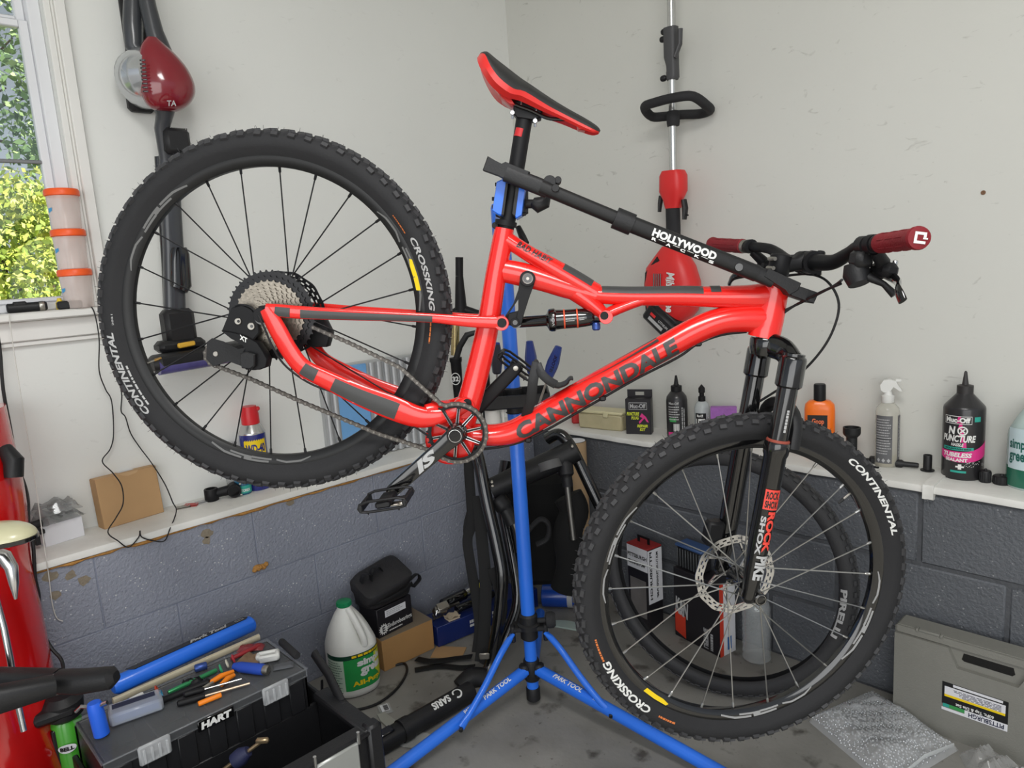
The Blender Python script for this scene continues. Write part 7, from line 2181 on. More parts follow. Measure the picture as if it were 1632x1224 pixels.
# loose strap ends on the floor
def floor_strip(name, label, pts, wid, mm, cat, th=.004):
    m = MB(); m.sweep([V(p) for p in spline([tuple(on_z(px, py, z)) for px, py, z in pts], 6)], wid / 2, th / 2, rdir * .5 + fdir, 8, pw=.5); return m.top(name, mm, label, cat)
floor_strip('webbing_strap', 'black webbing strap end lying flat on the floor by the tan box', [(664, 1050, .010), (690, 1054, .010), (730, 1049, .010), (752, 1046, .016)], .03, mat('black_webbing', (0, 0, 0)), 'strap')
floor_strip('webbing_strap', 'second black webbing strap end pointing left toward the jug', [(661, 1068, .004), (700, 1062, .004), (735, 1064, .006), (756, 1062, .012)], .03, mat('black_webbing', (0, 0, 0)), 'strap')
m = MB(); m.tube([V(p) for p in spline([tuple(on_z(px, py, .005)) for px, py in ((513, 1085), (515, 1110), (530, 1128), (560, 1132), (600, 1122), (632, 1098), (648, 1072), (645, 1058), (630, 1060))], 6)], .0042, 8); m.top('rubber_hose', M_PLA, 'thin black hose curving on the floor around the white jug', 'hose')
# litter: barcode bag, plastic strips, leaf
F = zframe(on_z(614, 1131, .0015), -20); m = MB(); patch(m, lambda x, y: F(x, y, .0012 + .002 * abs(sin(x * 80))), -.028, .028, -.018, .018, 6, 3); bg = m.top('barcode_bag', mat('clear_poly_bag', rgb(196, 198, 196), rough=.15, alpha=.5), 'tiny clear bag with barcode label on the floor', 'plastic bag')
m = MB(); patch(m, lambda x, y: F(x, y, .004), -.022, .014, -.012, .012, 1, 1); m.part('label', M_PAPER, bg)
m = MB()
for k in range(10): patch(m, lambda x, y: F(x, y, .0045), -.018 + k * .003, -.0165 + k * .003 + (k % 3) * .0006, -.004, .010, 1, 1)
m.part('barcode', M_INK, bg)
F = zframe(on_z(624, 1157, .0015), -8); m = MB(); m.prism([F(x, y, .001) for x, y in ((-.075, -.01), (-.07, .012), (-.01, .02), (.07, .012), (.075, -.002), (.03, -.012), (-.04, -.016))], V((0, 0, .003))); m.top('plastic_strip', mat('frosted_scrap', rgb(164, 164, 156), rough=.35, alpha=.8), 'frosted plastic strip on the floor beside the rack foot', 'plastic strip')
F = zframe(on_z(570, 1142, .001), 0); m = MB(); m.prism([F(.012 * cos(2 * pi * k / 9) * rnd.uniform(.6, 1.1), .010 * sin(2 * pi * k / 9) * rnd.uniform(.6, 1.1), .001) for k in range(9)], V((0, 0, .004))); m.top('dead_leaf', mat('rust_leaf', rgb(140, 84, 70), rough=.8), 'curled reddish brown leaf scrap on the floor', 'leaf')
F = zframe(on_z(655, 1180, .0015), 20); m = MB(); patch(m, lambda x, y: F(x, y, .002 + .006 * abs(sin(x * 50) * sin(y * 40))), -.06, .06, -.035, .035, 8, 5); m.top('clear_bag', mat('clear_poly_bag', (1, 1, 1)), 'empty clear plastic bag under the left blue stand leg', 'plastic bag')

# ---- cardboard tube in the corner
P = column(929, y=-.05, z=0.0); F = cfr(P); s = depth(at_d(929, 702, 2.8)) / 1150; H = F.pix(929, 702, 0)[1]
tb_ = thing('cardboard_tube', 'upright brown cardboard mailing tube with white inside by the right wall', 'tube', P)
r = .043
lathe_on(F, [(r, .001), (r, H), (r * .93, H), (r * .93, H - .12), (0, H - .12)], 28).part('wall', mat('kraft_tube', rgb(186, 156, 120), rough=.7), tb_)
lathe_on(F, [(r * .925, H - .12), (r * .925, H + .0005), (r * 1.01, H + .0005)], 28, MB() and 0).part('white_lining', M_PAPER, tb_) if False else None
m = MB(); lathe_on(F, [(r * .70, H - .10), (r * .92, H - .06), (r * .925, H + .0012), (r * 1.0, H + .0012)], 28, mb=m); m.lathe(F.o, F.y, [(r * .92, H - .1), (0, H - .1)], 28); m.part('white_lining', M_PAPER, tb_)

# ---- spare tyre leaning in front of the right wall, cartons and bottle beyond it
con = on_z(1148, 1104, 0.0)
top_ = on_y(1128, 735, -.04)
upT = None
nT = (V((0, -1, 0)) * .80 + V((.62, -.62, 0)).normalized() * .45); nT.z = .12; nT.normalize()
exT = V((0, 0, 1)).cross(nT).normalized(); eyT = nT.cross(exT)
RT = .372
# shift so that the right edge stays clear of the wall
cT = con + eyT * RT
FT = Frame(cT, exT, eyT, nT)
tyr = thing('spare_tire', 'spare black bicycle tyre leaning against the right block wall behind the front wheel', 'tire', con)
m = MB(); n = 90; sec = []
for k in range(15):
    a = radians(-125 + 250 * k / 14); sec.append((RT - .031 + .028 * cos(a), .028 * sin(a)))
sec += [(RT - .050, .018), (RT - .030 + .024 * cos(radians(100)), .024), (RT - .0065, 0), (RT - .030 + .024 * cos(radians(100)), -.024), (RT - .050, -.018)]
m.loft([[FT(r_ * cos(2 * pi * i / n), r_ * sin(2 * pi * i / n), w) for r_, w in sec] for i in range(n + 1)], cap=False); m.part('carcass', mat('dull_tyre_rubber', rgb(46, 46, 48), rough=.6, bump=.2, bscale=150), tyr, angle=50)
kb = MB()
for i in range(72):
    for j, lat in ((0, -.022), (.5, -.012), (0, 0), (.5, .012), (0, .022)):
        a = 2 * pi * (i + j) / 72; th = lat / .028
        nr = V((cos(a), sin(a), 0)); nn = nr * cos(th) + V((0, 0, 1)) * sin(th); ll = V((0, 0, 1)) * cos(th) - nr * sin(th); tg_ = V((-sin(a), cos(a), 0))
        c = nr * (RT - .031) + nn * .0285
        wv = lambda v: V(FT(*v)) - FT.o
        kb.box(Frame(FT(*c), wv(tg_), wv(ll), wv(nn)), (.014, .008, .005))
o = kb.part('tread_knobs', M_KNOB, tyr, angle=20); o['kind'] = 'stuff'
m = MB()
def st_pt(ang, r_):
    a = radians(ang); x = (r_ - (RT - .031)) / .028
    return FT(r_ * cos(a), r_ * sin(a), .028 * math.sqrt(max(.02, 1 - x * x)) + .0008)
text_on(m, 'PIRELLI', lambda x, y: st_pt(2 - 24 * x, RT - .046 + .017 * y), 0, 1, 0, 1, bold=.04); m.part('lettering', M_LGREY, tyr)
# transfer pump carton
pa, pb = on_z(1004, 1000, 0), on_z(1032, 1012, 0)
pa = column(1004, y=-.115, z=0); pb = column(1036, y=-.13, z=0)
t, FP, Lp, hp_ = wall_box('pump_carton', 'black and white pump carton with red top seen through the front wheel', 'box', pa, pb, 0, (1005, 868), .07, mat('black_card', (0, 0, 0)))
m = MB(); m.box(FP, (Lp + .001, .006, .072), .001, 0, (Lp / 2, hp_ + .002, -.035)); m.part('red_top', mat('dull_red_card', rgb(150, 40, 40), rough=.5), t)
m = MB()
for q in ([(Lp * .2, hp_ + .004), (Lp * .32, hp_ + .004), (Lp * .32, hp_ + .026), (Lp * .2, hp_ + .026)], [(Lp * .68, hp_ + .004), (Lp * .8, hp_ + .004), (Lp * .8, hp_ + .026), (Lp * .68, hp_ + .026)], [(Lp * .2, hp_ + .022), (Lp * .8, hp_ + .022), (Lp * .8, hp_ + .03), (Lp * .2, hp_ + .03)]): m.prism([FP(x, y, -.035) for x, y in q], FP.z * .0012)
m.part('hang_tab', M_BLK, t)
fn = flat(FP, .0008)
m = MB(); patch(m, fn, 0, Lp, hp_ * .72, hp_, 1, 1); m.part('white_panel', M_PAPER, t)
fs_ = lambda x, y: FP(Lp + .0008, y, x)
m = MB(); patch(m, fs_, -.07, 0, hp_ * .32, hp_ * .99, 1, 1); m.part('side_panel', M_PAPER, t)
m = MB(); fn = flat(FP, .0014); text_on(m, 'PITTSBURGH', fn, Lp * .03, Lp * .97, hp_ * .86, hp_ * .91, bold=.03); text_on(m, 'TRANSFER PUMP', fn, Lp * .05, Lp * .9, hp_ * .77, hp_ * .82, bold=.04)
fs2 = lambda x, y: FP(Lp + .0014, y, x); text_on(m, 'PITTSBURGH', lambda x, y: fs2(-.02 + .012 * y, hp_ * .97 - hp_ * .6 * x), 0, 1, 0, 1, bold=.03); text_on(m, 'MULTI-USE TRANSFER PUMP', lambda x, y: fs2(-.05 + .010 * y, hp_ * .95 - hp_ * .58 * x), 0, 1, 0, 1, bold=.03)
m.part('lettering', M_INK, t)
m = MB(); patch(m, fn, Lp * .12, Lp * .9, hp_ * .12, hp_ * .6, 1, 1); m.part('pump_picture', mat('dim_grey_print', rgb(110, 106, 104), rough=.5, noise=.4, nscale=20), t)
# air filter carton (black, red and white)
pa = column(1076, y=-.10, z=0); pb = column(1148, y=-.135, z=0)
t, FK, Lk, hk = wall_box('filter_carton', 'black air filter carton with orange side standing inside the spare tyre', 'box', pa, pb, 0, (1078, 905), .075, mat('black_card', (0, 0, 0)))
fn = flat(FK, .0008); f3 = flat(FK, .0013)
m = MB(); poly_on(m, fn, [(Lk * .02, hk * .08), (Lk * .26, hk * .02), (Lk * .26, hk * .34), (Lk * .02, hk * .40)]); m.part('red_badge', mat('vermilion_print', rgb(206, 62, 40), rough=.5), t)
m = MB(); text_on(m, 'K&N', lambda x, y: f3(Lk * (.03 + .30 * x), hk * (.36 + .24 * y - .06 * x)), 0, 1, 0, 1, shear=.2, bold=.05); text_on(m, 'LIFETIME', lambda x, y: f3(Lk * (.66 + .10 * y), hk * (.04 + .28 * x)), 0, 1, 0, 1, bold=.04); m.mark(); text_lines(m, lambda x, y: f3(Lk * (.80 + .06 * y), hk * (.04 + .25 * x)), 0, 1, 1, 1, .9, 1, seed=4); m.part('lettering', M_LGREY, t)
fs_ = lambda x, y: FK(Lk + .0009, y, -x)
m = MB(); patch(m, fs_, 0, .018, 0, hk, 1, 1); m.part('orange_edge', mat('vermilion_print', (0, 0, 0)), t)
m = MB(); patch(m, fs_, .018, .075, 0, hk, 1, 1); m.part('white_side', M_PAPER, t)
m = MB(); patch(m, lambda x, y: FK(Lk + .0016, y, -x), .035, .055, hk * .06, hk * .24, 1, 1); m.part('blue_square', mat('mid_blue_print', rgb(52, 104, 168), rough=.5), t)
# black filter basket on top of the carton
bk0 = FK(Lk * .30, hk + .001, -.04); F = Frame(bk0, FK.x, FK.y, FK.z)
fb2 = thing('filter_basket', 'black ribbed basket with blue rim on the air filter carton', 'basket', bk0)
m = MB(); m.box(F, (.11, .075, .055), .006, 0, (0, .0375, 0)); m.part('core', M_PLA, fb2)
for k in range(9):
    m = MB(); m.box(F, (.004, .065, .004), .001, 0, (-.048 + .012 * k, .036, .029)); m.part('rib', mat('grey_rib', rgb(70, 72, 74), rough=.4), fb2)
m = MB(); m.box(F, (.118, .010, .062), .003, 0, (0, .078, 0)); m.part('rim', mat('slate_blue_plastic', rgb(58, 84, 128), rough=.4), fb2)
# clear water bottle
P = column(1206, y=-.065, z=0.0); F = cfr(P); s = depth(P) / 1150; H = .26; r = .045
wbt = thing('water_bottle', 'crumpled clear plastic water bottle standing inside the spare tyre', 'bottle', P)
m = MB(); prof = [(r * .85, .001)]
for k in range(15): prof.append((r * (1 - .06 * (k % 2)), .008 + k * .012))
prof += [(r * .9, .19), (r * .6, .215), (r * .34, .23), (r * .32, .245)]
lathe_on(F, prof, 22, mb=m); m.part('body', mat('clear_bottle_shell', rgb(214, 218, 218), rough=.05, alpha=.35, metal=.2), wbt)
lathe_on(F, [(r * .36, .24), (r * .36, .258), (r * .3, .26)], 16).part('cap', M_WHT, wbt)

# ---- grey tool case on the right
yc = -.105
TL, TR = on_y(1424, 1004, yc), on_y(1640, 1052, yc)
Hcs = (TL.z + TR.z) / 2 + .004; x0, x1 = TL.x, TL.x + .46
FCs = Frame((x0, yc, 0), (1, 0, 0), (0, 0, 1), (0, -1, 0))
M_CASE = mat('grey_case_plastic', rgb(128, 127, 120), rough=.55, noise=.06, nscale=30, bump=.25, bscale=260)
case = thing('tool_case', 'grey plastic tool case with moulded handle standing against the right wall', 'tool case', (x0 + .23, yc + .03, 0))
Lx = x1 - x0
hx0 = FCs.pix(1510, 1030, 0)[0]; hx1 = FCs.pix(1618, 1070, 0)[0] + .02; hz0 = Hcs - .072
# shell with a handle notch: outline with recess, built as slabs
m = MB()
shell_out = [(0.006, 0), (Lx - .006, 0), (Lx, .006), (Lx, Hcs - .008), (Lx - .008, Hcs), (.008, Hcs), (0, Hcs - .008), (0, .006)]
m.prism([FCs(x, y, -.075) for x, y in shell_out], FCs.z * .060)
# front raised panel around the handle recess
pan = [(0.003, 0), (Lx - .003, 0), (Lx - .003, Hcs - .022), (hx1 + .012, Hcs - .022), (hx1 - .012, hz0), (hx0 + .024, hz0), (hx0, Hcs - .022), (.003, Hcs - .022)]
m.prism([FCs(x, y, -.018) for x, y in pan], FCs.z * .018)
m.prism([FCs(x, y, -.020) for x, y in [(.006, Hcs - .02), (Lx - .006, Hcs - .02), (Lx - .006, Hcs - .002), (.006, Hcs - .002)]], FCs.z * .012)
m.part('shell', M_CASE, case)
m = MB(); hy0, hy1 = hz0 + .018, hz0 + .040; ha, hb_ = hx0 + .030, hx1 - .022
m.prism([FCs(x, y, -.0185) for x, y in [(ha, hy0 + .004), (ha + .006, hy0), (hb_ - .006, hy0), (hb_, hy0 + .006), (hb_ - .004, hy1), (ha + .004, hy1)]], FCs.z * .0045); m.part('handle_slot', M_GBLK, case)
m = MB(); m.box(FCs, (.05, .006, .014), .001, 0, (.085, Hcs + .001, -.012)); m.box(FCs, (.006, .008, .016), .001, 0, (.056, Hcs, -.012)); m.box(FCs, (.006, .008, .016), .001, 0, (.114, Hcs, -.012)); m.part('latch', M_CASE, case)
l0, l1 = FCs.pix(1502, 1085, .001), FCs.pix(1608, 1115, .001); lb = FCs.pix(1502, 1130, .001)
lx0, lx1 = l0[0], l1[0]; ly1 = l0[1]; ly0 = lb[1]
fn = flat(FCs, .0008); f2 = flat(FCs, .0012); f3 = flat(FCs, .0016)
LW, LH = lx1 - lx0, ly1 - ly0
fl2 = lambda f: (lambda x, y: f(lx0 + LW * x, ly0 + LH * y))
m = MB(); patch(m, fl2(fn), 0, 1, .22, 1, 1, 1); m.part('label_black', M_INK, case)
m = MB(); patch(m, fl2(f2), .36, 1, 0, .24, 1, 1); patch(m, fl2(f2), .04, .96, .58, .86, 1, 1); patch(m, fl2(f2), .17, .92, .90, .985, 1, 1); patch(m, fl2(f2), 0, .36, .0, .10, 1, 1); m.part('label_white', M_PAPER, case)
m = MB(); patch(m, fl2(f2), .04, .96, .50, .58, 1, 1); m.part('label_yellow', M_YEL, case)
m = MB(); patch(m, fl2(f2), .12, .36, .12, .24, 1, 1); m.part('label_green', mat('green_print', (0, 0, 0)), case)
m = MB(); patch(m, fl2(f2), .02, .12, .12, .24, 1, 1); m.part('label_teal', M_TEAL, case)
flip = lambda f: (lambda x, y: f(1 - x, 1 - y))
m = MB(); text_on(m, 'PITTSBURGH', flip(fl2(f3)), .05, .58, .80, .96, bold=.03); m.mark(); 
text_lines(m, flip(fl2(f3)), .1, .9, .40, 5, .02, .025, seed=15); m.part('lettering', mat('navy_ink', rgb(40, 44, 70), rough=.5), case)
m = MB(); text_on(m, '60Pc. Tap & Die Set', flip(fl2(f3)), .2, .78, .60, .74, bold=.03); m.part('lettering', M_WHT, case)
# ---- bubble-wrapped parcel and plastic bag
q = [on_z(1288, 1150, .0), on_z(1420, 1262, .0), on_z(1528, 1196, .0), on_z(1390, 1104, .0)]
M_BUB = mat('bubble_wrap', rgb(222, 224, 226), rough=.1, alpha=.6, metal=.35, noise=.3, nscale=30, spec=.9)
par = thing('bubble_parcel', 'bubble-wrapped parcel with dark parts inside on the floor in front of the grey case', 'parcel', (q[0] + q[2]) / 2)
def bil(u, v): return q[0] * (1 - u) * (1 - v) + q[1] * u * (1 - v) + q[2] * u * v + q[3] * (1 - u) * v
m = MB(); N1, N2 = 60, 44
g = []
for i in range(N1 + 1):
    for j in range(N2 + 1):
        u, v = i / N1, j / N2
        e = min(u, 1 - u, v, 1 - v)
        h = .045 * min(1, e * 5) ** .6 + .006 * sin(9 * u + 4 * v) * min(1, e * 8)
        b = .004 * abs(sin(13 * u - 9 * v)) * min(1, e * 9) + .0015 * sin(37 * u) * sin(29 * v) * min(1, e * 12)
        g.append(bil(u, v) + V((0, 0, max(.001, h + b + rnd.uniform(-.0012, .0012)))))
m.add(g, [(i * (N2 + 1) + j, (i + 1) * (N2 + 1) + j, (i + 1) * (N2 + 1) + j + 1, i * (N2 + 1) + j + 1) for i in range(N1) for j in range(N2)])
m.part('bubble_wrap', mat('bubble_film', rgb(226, 228, 230), rough=.08, alpha=.35, spec=.9), par, angle=70)
m = MB()
for i in range(1, 42):
    for j in range(1, 30):
        u, v = (i + .5 * (j % 2) + rnd.uniform(-.3, .3)) / 43, (j + rnd.uniform(-.3, .3)) / 31; e = min(u, 1 - u, v, 1 - v); h = .045 * min(1, e * 5) ** .6 + .006 * sin(9 * u + 4 * v) * min(1, e * 8)
        if rnd.random() < .12: continue
        c = bil(u, v) + V((0, 0, h)); r_ = rnd.uniform(.0030, .0040); tl_ = V((rnd.uniform(-.35, .35), rnd.uniform(-.35, .35), 1)).normalized()
        m.lathe(c - tl_ * .001, tl_, [(r_, 0), (r_ * .8, .0024), (r_ * .3, .0036)], 7)
o = m.part('bubbles', mat('bubble_shine', rgb(214, 217, 220), rough=.12, alpha=.55, metal=.5, spec=.9), par, angle=80); o['kind'] = "stuff"
m = MB()
for (u, v, sx, sy) in ((.36, .62, .05, .018), (.30, .42, .035, .022), (.55, .5, .07, .03)):
    c = bil(u, v) + V((0, 0, .022)); F = zframe(c, 35); m.lathe(c, (0, 0, 1), [(sx * .8, -.012), (sx, 0), (sx * .7, .012), (0, .016)], 16, 0, F.x, sy / sx)
m.part('dark_contents', mat('dark_brown_part', rgb(44, 38, 36), rough=.4), par)
m = MB(); c0, c1 = bil(.99, .05) + V((0, 0, .02)), bil(.97, .96) + V((0, 0, .014)); m.sweep([c0, (c0 + c1) / 2 + V((0, 0, .018)), c1], .006, .002, (0, 0, 1), 8); m.part('tape_seam', M_MILK, par)
q2 = [on_z(1528, 1205, 0), on_z(1560, 1262, 0), on_z(1700, 1272, 0), on_z(1552, 1196, 0)]
bg2 = MB(); g = []
for i in range(25):
    for j in range(13):
        u, v = i / 24, j / 12; e = min(u, 1 - u, v, 1 - v)
        p = q2[0] * (1 - u) * (1 - v) + q2[1] * (1 - u) * v + q2[2] * u * v + q2[3] * u * (1 - v)
        g.append(p + V((0, 0, .002 + .05 * min(1, e * 4) * (.5 + .35 * abs(sin(11 * v + 3 * u)) + .2 * rnd.random()))))
bg2.add(g, [(i * 13 + j, (i + 1) * 13 + j, (i + 1) * 13 + j + 1, i * 13 + j + 1) for i in range(24) for j in range(12)])
bg2.top('poly_bag', mat('cloudy_poly_bag', rgb(178, 178, 176), rough=.15, alpha=.45), 'crumpled clear poly bag on the floor at the lower right corner', 'plastic bag', angle=60)

# ---- black toolbox with cantilever tray
zt_ = .33
FL_, FRr = on_z(160, 1208, zt_), on_z(490, 1062, zt_); BR_ = on_z(436, 1010, zt_)
tx0, tx1, ty0, ty1 = BR_.x + .0, (FL_.x + FRr.x) / 2, FL_.y, FRr.y
M_TB = mat('black_toolbox_plastic', rgb(30, 30, 32), rough=.42, bump=.15, bscale=260, noise=.1, nscale=20)
tbx = thing('tool_box', 'open black plastic tool box with clear-lidded upper tray at the lower left', 'tool box', ((tx0 + tx1) / 2 + .15, (ty0 + ty1) / 2, 0))
# tub
bx0, bx1, by0, by1, bz = tx0 - .005, tx1 + .25, ty0 - .02, ty1 + .03, .245
m = MB(); tk = .012
wbox(m, bx0, bx1, by0, by1, .004, .016, .003)
wbox(m, bx1 - tk, bx1, by0, by1, .016, bz, .003); wbox(m, bx0, bx0 + tk, by0, by1, .016, bz - .05, .003)
wbox(m, bx0 + tk, bx1 - tk, by1 - tk, by1, .016, bz, .003); wbox(m, bx0 + tk, bx1 - tk, by0, by0 + tk, .016, bz, .003)
wbox(m, tx1 - .01, tx1 + .004, by0 + tk, by1 - tk, .016, bz - .03, .002)
# thick rolled rim and corner posts
wbox(m, tx1 + .02, bx1 + .012, by1 - .03, by1 + .014, bz - .002, bz + .014, .004); wbox(m, bx1 - .03, bx1 + .014, by0, by1 + .014, bz - .002, bz + .012, .004)
wbox(m, bx1 - .02, bx1 + .016, by1 - .02, by1 + .018, .02, bz + .02, .006)
for k in range(5): wbox(m, bx1 - .05 - .045 * k, bx1 - .042 - .045 * k, by1, by1 + .008, .03, bz - .01, .002)
m.part('tub', M_TB, tbx)
# cantilever arm
m = MB(); m.sweep([V((tx1 - .02, by1 + .006, .34)), V((tx1 + .04, by1 + .01, .30)), V((tx1 + .10, by1 + .006, .25))], .008, .014, (0, 1, 0), 10, pw=.6); m.box(zframe((tx1 + .11, by1 + .004, .25)), (.03, .02, .02), .004); m.part('hinge_arm', M_PLA, tbx)
# tray body with dividers
m = MB(); z0 = .205
wbox(m, tx0, tx1, ty0, ty1, z0, z0 + .01, .002); wbox(m, tx0, tx0 + .008, ty0, ty1, z0, zt_ - .012, .002); wbox(m, tx1 - .008, tx1, ty0, ty1, z0, zt_ - .012, .002)
wbox(m, tx0, tx1, ty0, ty0 + .008, z0, zt_ - .012, .002); wbox(m, tx0, tx1, ty1 - .008, ty1, z0, zt_ - .012, .002)
for k in (1, 2, 3): yy = ty0 + (ty1 - ty0) * k / 4; wbox(m, tx0, tx1, yy - .002, yy + .002, z0, zt_ - .02)
for k in range(7):
    yy = ty0 + (ty1 - ty0) * (k + .5) / 7; wbox(m, tx1, tx1 + .006, yy - .02, yy + .02, z0 + .01, zt_ - .03, .002)
m.part('upper_tray', M_TB, tbx)
M_LIDC = mat('clear_lid_plastic', rgb(198, 202, 206), rough=.08, alpha=.10, spec=.8)
m = MB(); wbox(m, tx0 - .004, tx1 + .004, ty0 - .004, ty1 + .004, zt_ - .012, zt_ - .008, .001)
wbox(m, tx1 + .0, tx1 + .006, ty0, ty1, zt_ - .03, zt_ - .008, .001)
m.part('clear_lid', M_LIDC, tbx)
for yy in (ty0 + .10, ty1 - .09):
    m = MB(); wbox(m, tx1 + .006, tx1 + .016, yy - .034, yy + .034, zt_ - .05, zt_ - .004, .004)
    for k in range(4): wbox(m, tx1 + .015, tx1 + .019, yy - .026 + .016 * k, yy - .020 + .016 * k, zt_ - .045, zt_ - .012, .001)
    m.part('clear_latch', mat('clear_latch_plastic', rgb(206, 208, 210), rough=.1, alpha=.5), tbx)
yy = (ty0 + ty1) / 2 + .0
m = MB(); m.box(Frame((tx1 + .008, yy, zt_ - .024), (0, 1, 0), (0, 0, 1), (1, 0, 0)), (.085, .028, .006), .002); lab = m.part('name_plate', M_GBLK, tbx)
m = MB(); text_on(m, 'HART', lambda x, y: V((tx1 + .0116, yy + x, zt_ - .024 + y)), -.036, .036, -.009, .009, shear=.1, bold=.06); m.part('lettering', M_WHT, tbx)
m = MB(); wbox(m, bx1 - .008, bx1 + .02, by1 - .16, by1 - .05, bz - .09, bz + .004, .004); m.part('front_catch', mat('pale_steel_catch', rgb(176, 178, 174), rough=.35, metal=.4), tbx)
m = MB(); m.tube([V((bx1 + .018, by1 - .05, bz + .0)), V((bx1 + .02, by1 - .05, bz + .03))], .004, 8); m.tube([V((bx1 + .018, by1 - .16, bz)), V((bx1 + .02, by1 - .16, bz + .03))], .004, 8); m.part('catch_pin', M_CHR, tbx, comp=True)
# screwdriver standing in the tub
sd_b = V((tx1 + .12, ty0 + .28, .03))
sdv = thing('screwdriver', 'screwdriver with dark blue grip leaning inside the open tool box', 'screwdriver', sd_b)
d_ = (at_d(412, 1185, 1.66) - at_d(360, 1224, 1.66)).normalized()
p0 = at_d(360, 1224, 1.66)
m = MB(); m.tube([p0 - d_ * .10, p0 + d_ * .03], .005, 10); m.tube([p0 + d_ * .06, p0 + d_ * .10], .0045, 10); m.box(Frame(p0 + d_ * .105, rdir, fdir, (0, 0, 1)), (.03, .012, .012), .003); m.part('shaft', mat('brass_shaft', rgb(172, 150, 118), rough=.3, metal=.8), sdv)
m = MB(); m.lathe(p0 + d_ * .02, d_, [(.009, 0), (.019, .006), (.021, .025), (.012, .045)], 12); m.part('grip', mat('midnight_grip', rgb(38, 42, 74), rough=.6), sdv)
# ---- tools lying on the clear lid
zl = zt_ - .007
def on_lid(px, py, dz=0.0): return on_z(px, py, zl + dz)
# blue bar with black inlay
a, b = on_lid(186, 1092, .022), on_lid(400, 994, .022); d_ = (b - a).normalized(); sd2 = d_.cross(V((0, 0, 1))); L = (b - a).length
if sd2.dot(CAM - a) < 0: sd2 = -sd2
bar = thing('blue_tool_bar', 'long blue tool bar with black inlay lying across the tray', 'tool', (a + b) / 2 - V((0, 0, .022)))
m = MB(); m.sweep([a - d_ * .01, a, b, b + d_ * .006], [.016, .022, .022, .016], [.018, .022, .022, .018], V((0, 0, 1)), 16, pw=.8); m.part('body', M_BLUE, bar)
m = MB(); u_ = (V((0, 0, 1)) - sd2 * .15).normalized(); m.prism([a + d_ * x + u_ * .0222 + sd2 * y for x, y in ((L * .08, -.012), (L * .96, -.012), (L * .985, .0), (L * .96, .008), (L * .12, .008))], u_ * .0012); inl = m.part('inlay', M_GBLK, bar)
m = MB(); text_on(m, 'Park Tool', lambda x, y: a + d_ * (L * (.52 + .30 * x)) + u_ * .0240 + sd2 * (.006 - .016 * y), 0, 1, 0, 1, shear=.4, bold=.05)
for (x0, x1, y0, y1) in ((.88, .95, -.006, -.004), (.88, .95, .002, .004), (.88, .885, -.006, .004), (.945, .95, -.006, .004)): m.add([a + d_ * L * x + u_ * .0240 + sd2 * y for x, y in ((x0, y0), (x1, y0), (x1, y1), (x0, y1))], [(0, 1, 2, 3)])
m.part('lettering', M_LGREY, bar)
# blue grip standing at the left end
p0, p1 = on_lid(163, 1172, .001), on_lid(163, 1172, .001) + V((0, 0, .078)); tl = (p1 - p0 + rdir * -.006).normalized()
gr = thing('blue_t_handle', 'bright blue T-handle tool standing at the left end of the tray', 'tool', p0)
m = MB(); m.lathe(p0, tl, [(.013, 0), (.0165, .003), (.0165, .055), (.0155, .075), (.013, .082)], 16); m.part('grip', mat('bright_blue_grip', rgb(36, 100, 224), rough=.45), gr)
m = MB(); m.tube([p0 + tl * .07, p0 + tl * .074 - rdir * .03, p0 + tl * .062 - rdir * .045], .004, 8); m.tube([p0 + tl * .07, p0 + tl * .08 + rdir * .03], .005, 8); m.part('rod', M_CHR, gr)
# silver straight bar
a, b = on_lid(180, 1118, .006), on_lid(413, 1015, .006); d_ = (b - a).normalized(); sd2 = d_.cross(V((0, 0, 1)))
m = MB(); m.sweep([a, b], .008, .006, (0, 0, 1), 12, pw=.5); m.tube([a + V((0, 0, .007)), b + V((0, 0, .007))], .0022, 6); m.top('steel_rule_bar', mat('champagne_steel', rgb(206, 196, 170), rough=.35, metal=.3), 'long champagne-coloured steel bar beside the blue tool bar', 'bar')
def lid_tool(name, label, cat, a, b, prof, mm, lift, seg=12, group=None):
    a, b = on_lid(*a, lift), on_lid(*b, lift); d = b - a; L = d.length; d.normalize()
    t = thing(name, label, cat, (a + b) / 2 - V((0, 0, lift)), group)
    for nm, p, mt in prof:
        m = MB(); m.lathe(a, d, [(r_, h * L) for r_, h in p], seg); m.part(nm, mt, t)
    return t
M_OR = mat('orange_grip', rgb(240, 132, 22), rough=.45)
# orange pliers
pl_ = thing('pliers', 'orange-handled pliers lying on the tray', 'pliers', on_lid(352, 1085))
for a, b in (((332, 1090), (372, 1070)), ((352, 1092), (373, 1076))):
    p, q_ = on_lid(*a, .010), on_lid(*b, .010); m = MB(); m.sweep([p, p.lerp(q_, .5) + V((0, 0, .004)), q_], [.006, .007, .005], [.005, .007, .005], (0, 0, 1), 10); m.part('handle', M_OR, pl_)
p, q_ = on_lid(334, 1094, .006), on_lid(318, 1100, .006); m = MB(); m.sweep([on_lid(340, 1090, .006), p, q_], [.008, .01, .003], .005, (0, 0, 1), 8); m.part('jaw', M_STEEL, pl_)
lid_tool('paint_marker', 'orange marker pen lying by the name plate of the tray', 'pen', (316, 1122), (353, 1107), [('barrel', [(.005, 0), (.0062, .03), (.0062, .97), (.004, 1)], M_OR)], None, .007)
lid_tool('hex_screwdriver', 'black-handled screwdriver with long bare shaft across the tray', 'screwdriver', (282, 1122), (398, 1089), [('handle', [(.004, 0), (.008, .02), (.0085, .25), (.006, .38)], M_BLK), ('shaft', [(.003, .38), (.003, 1)], mat('pale_brass_shaft', rgb(206, 184, 160), rough=.3, metal=.7))], None, .009)
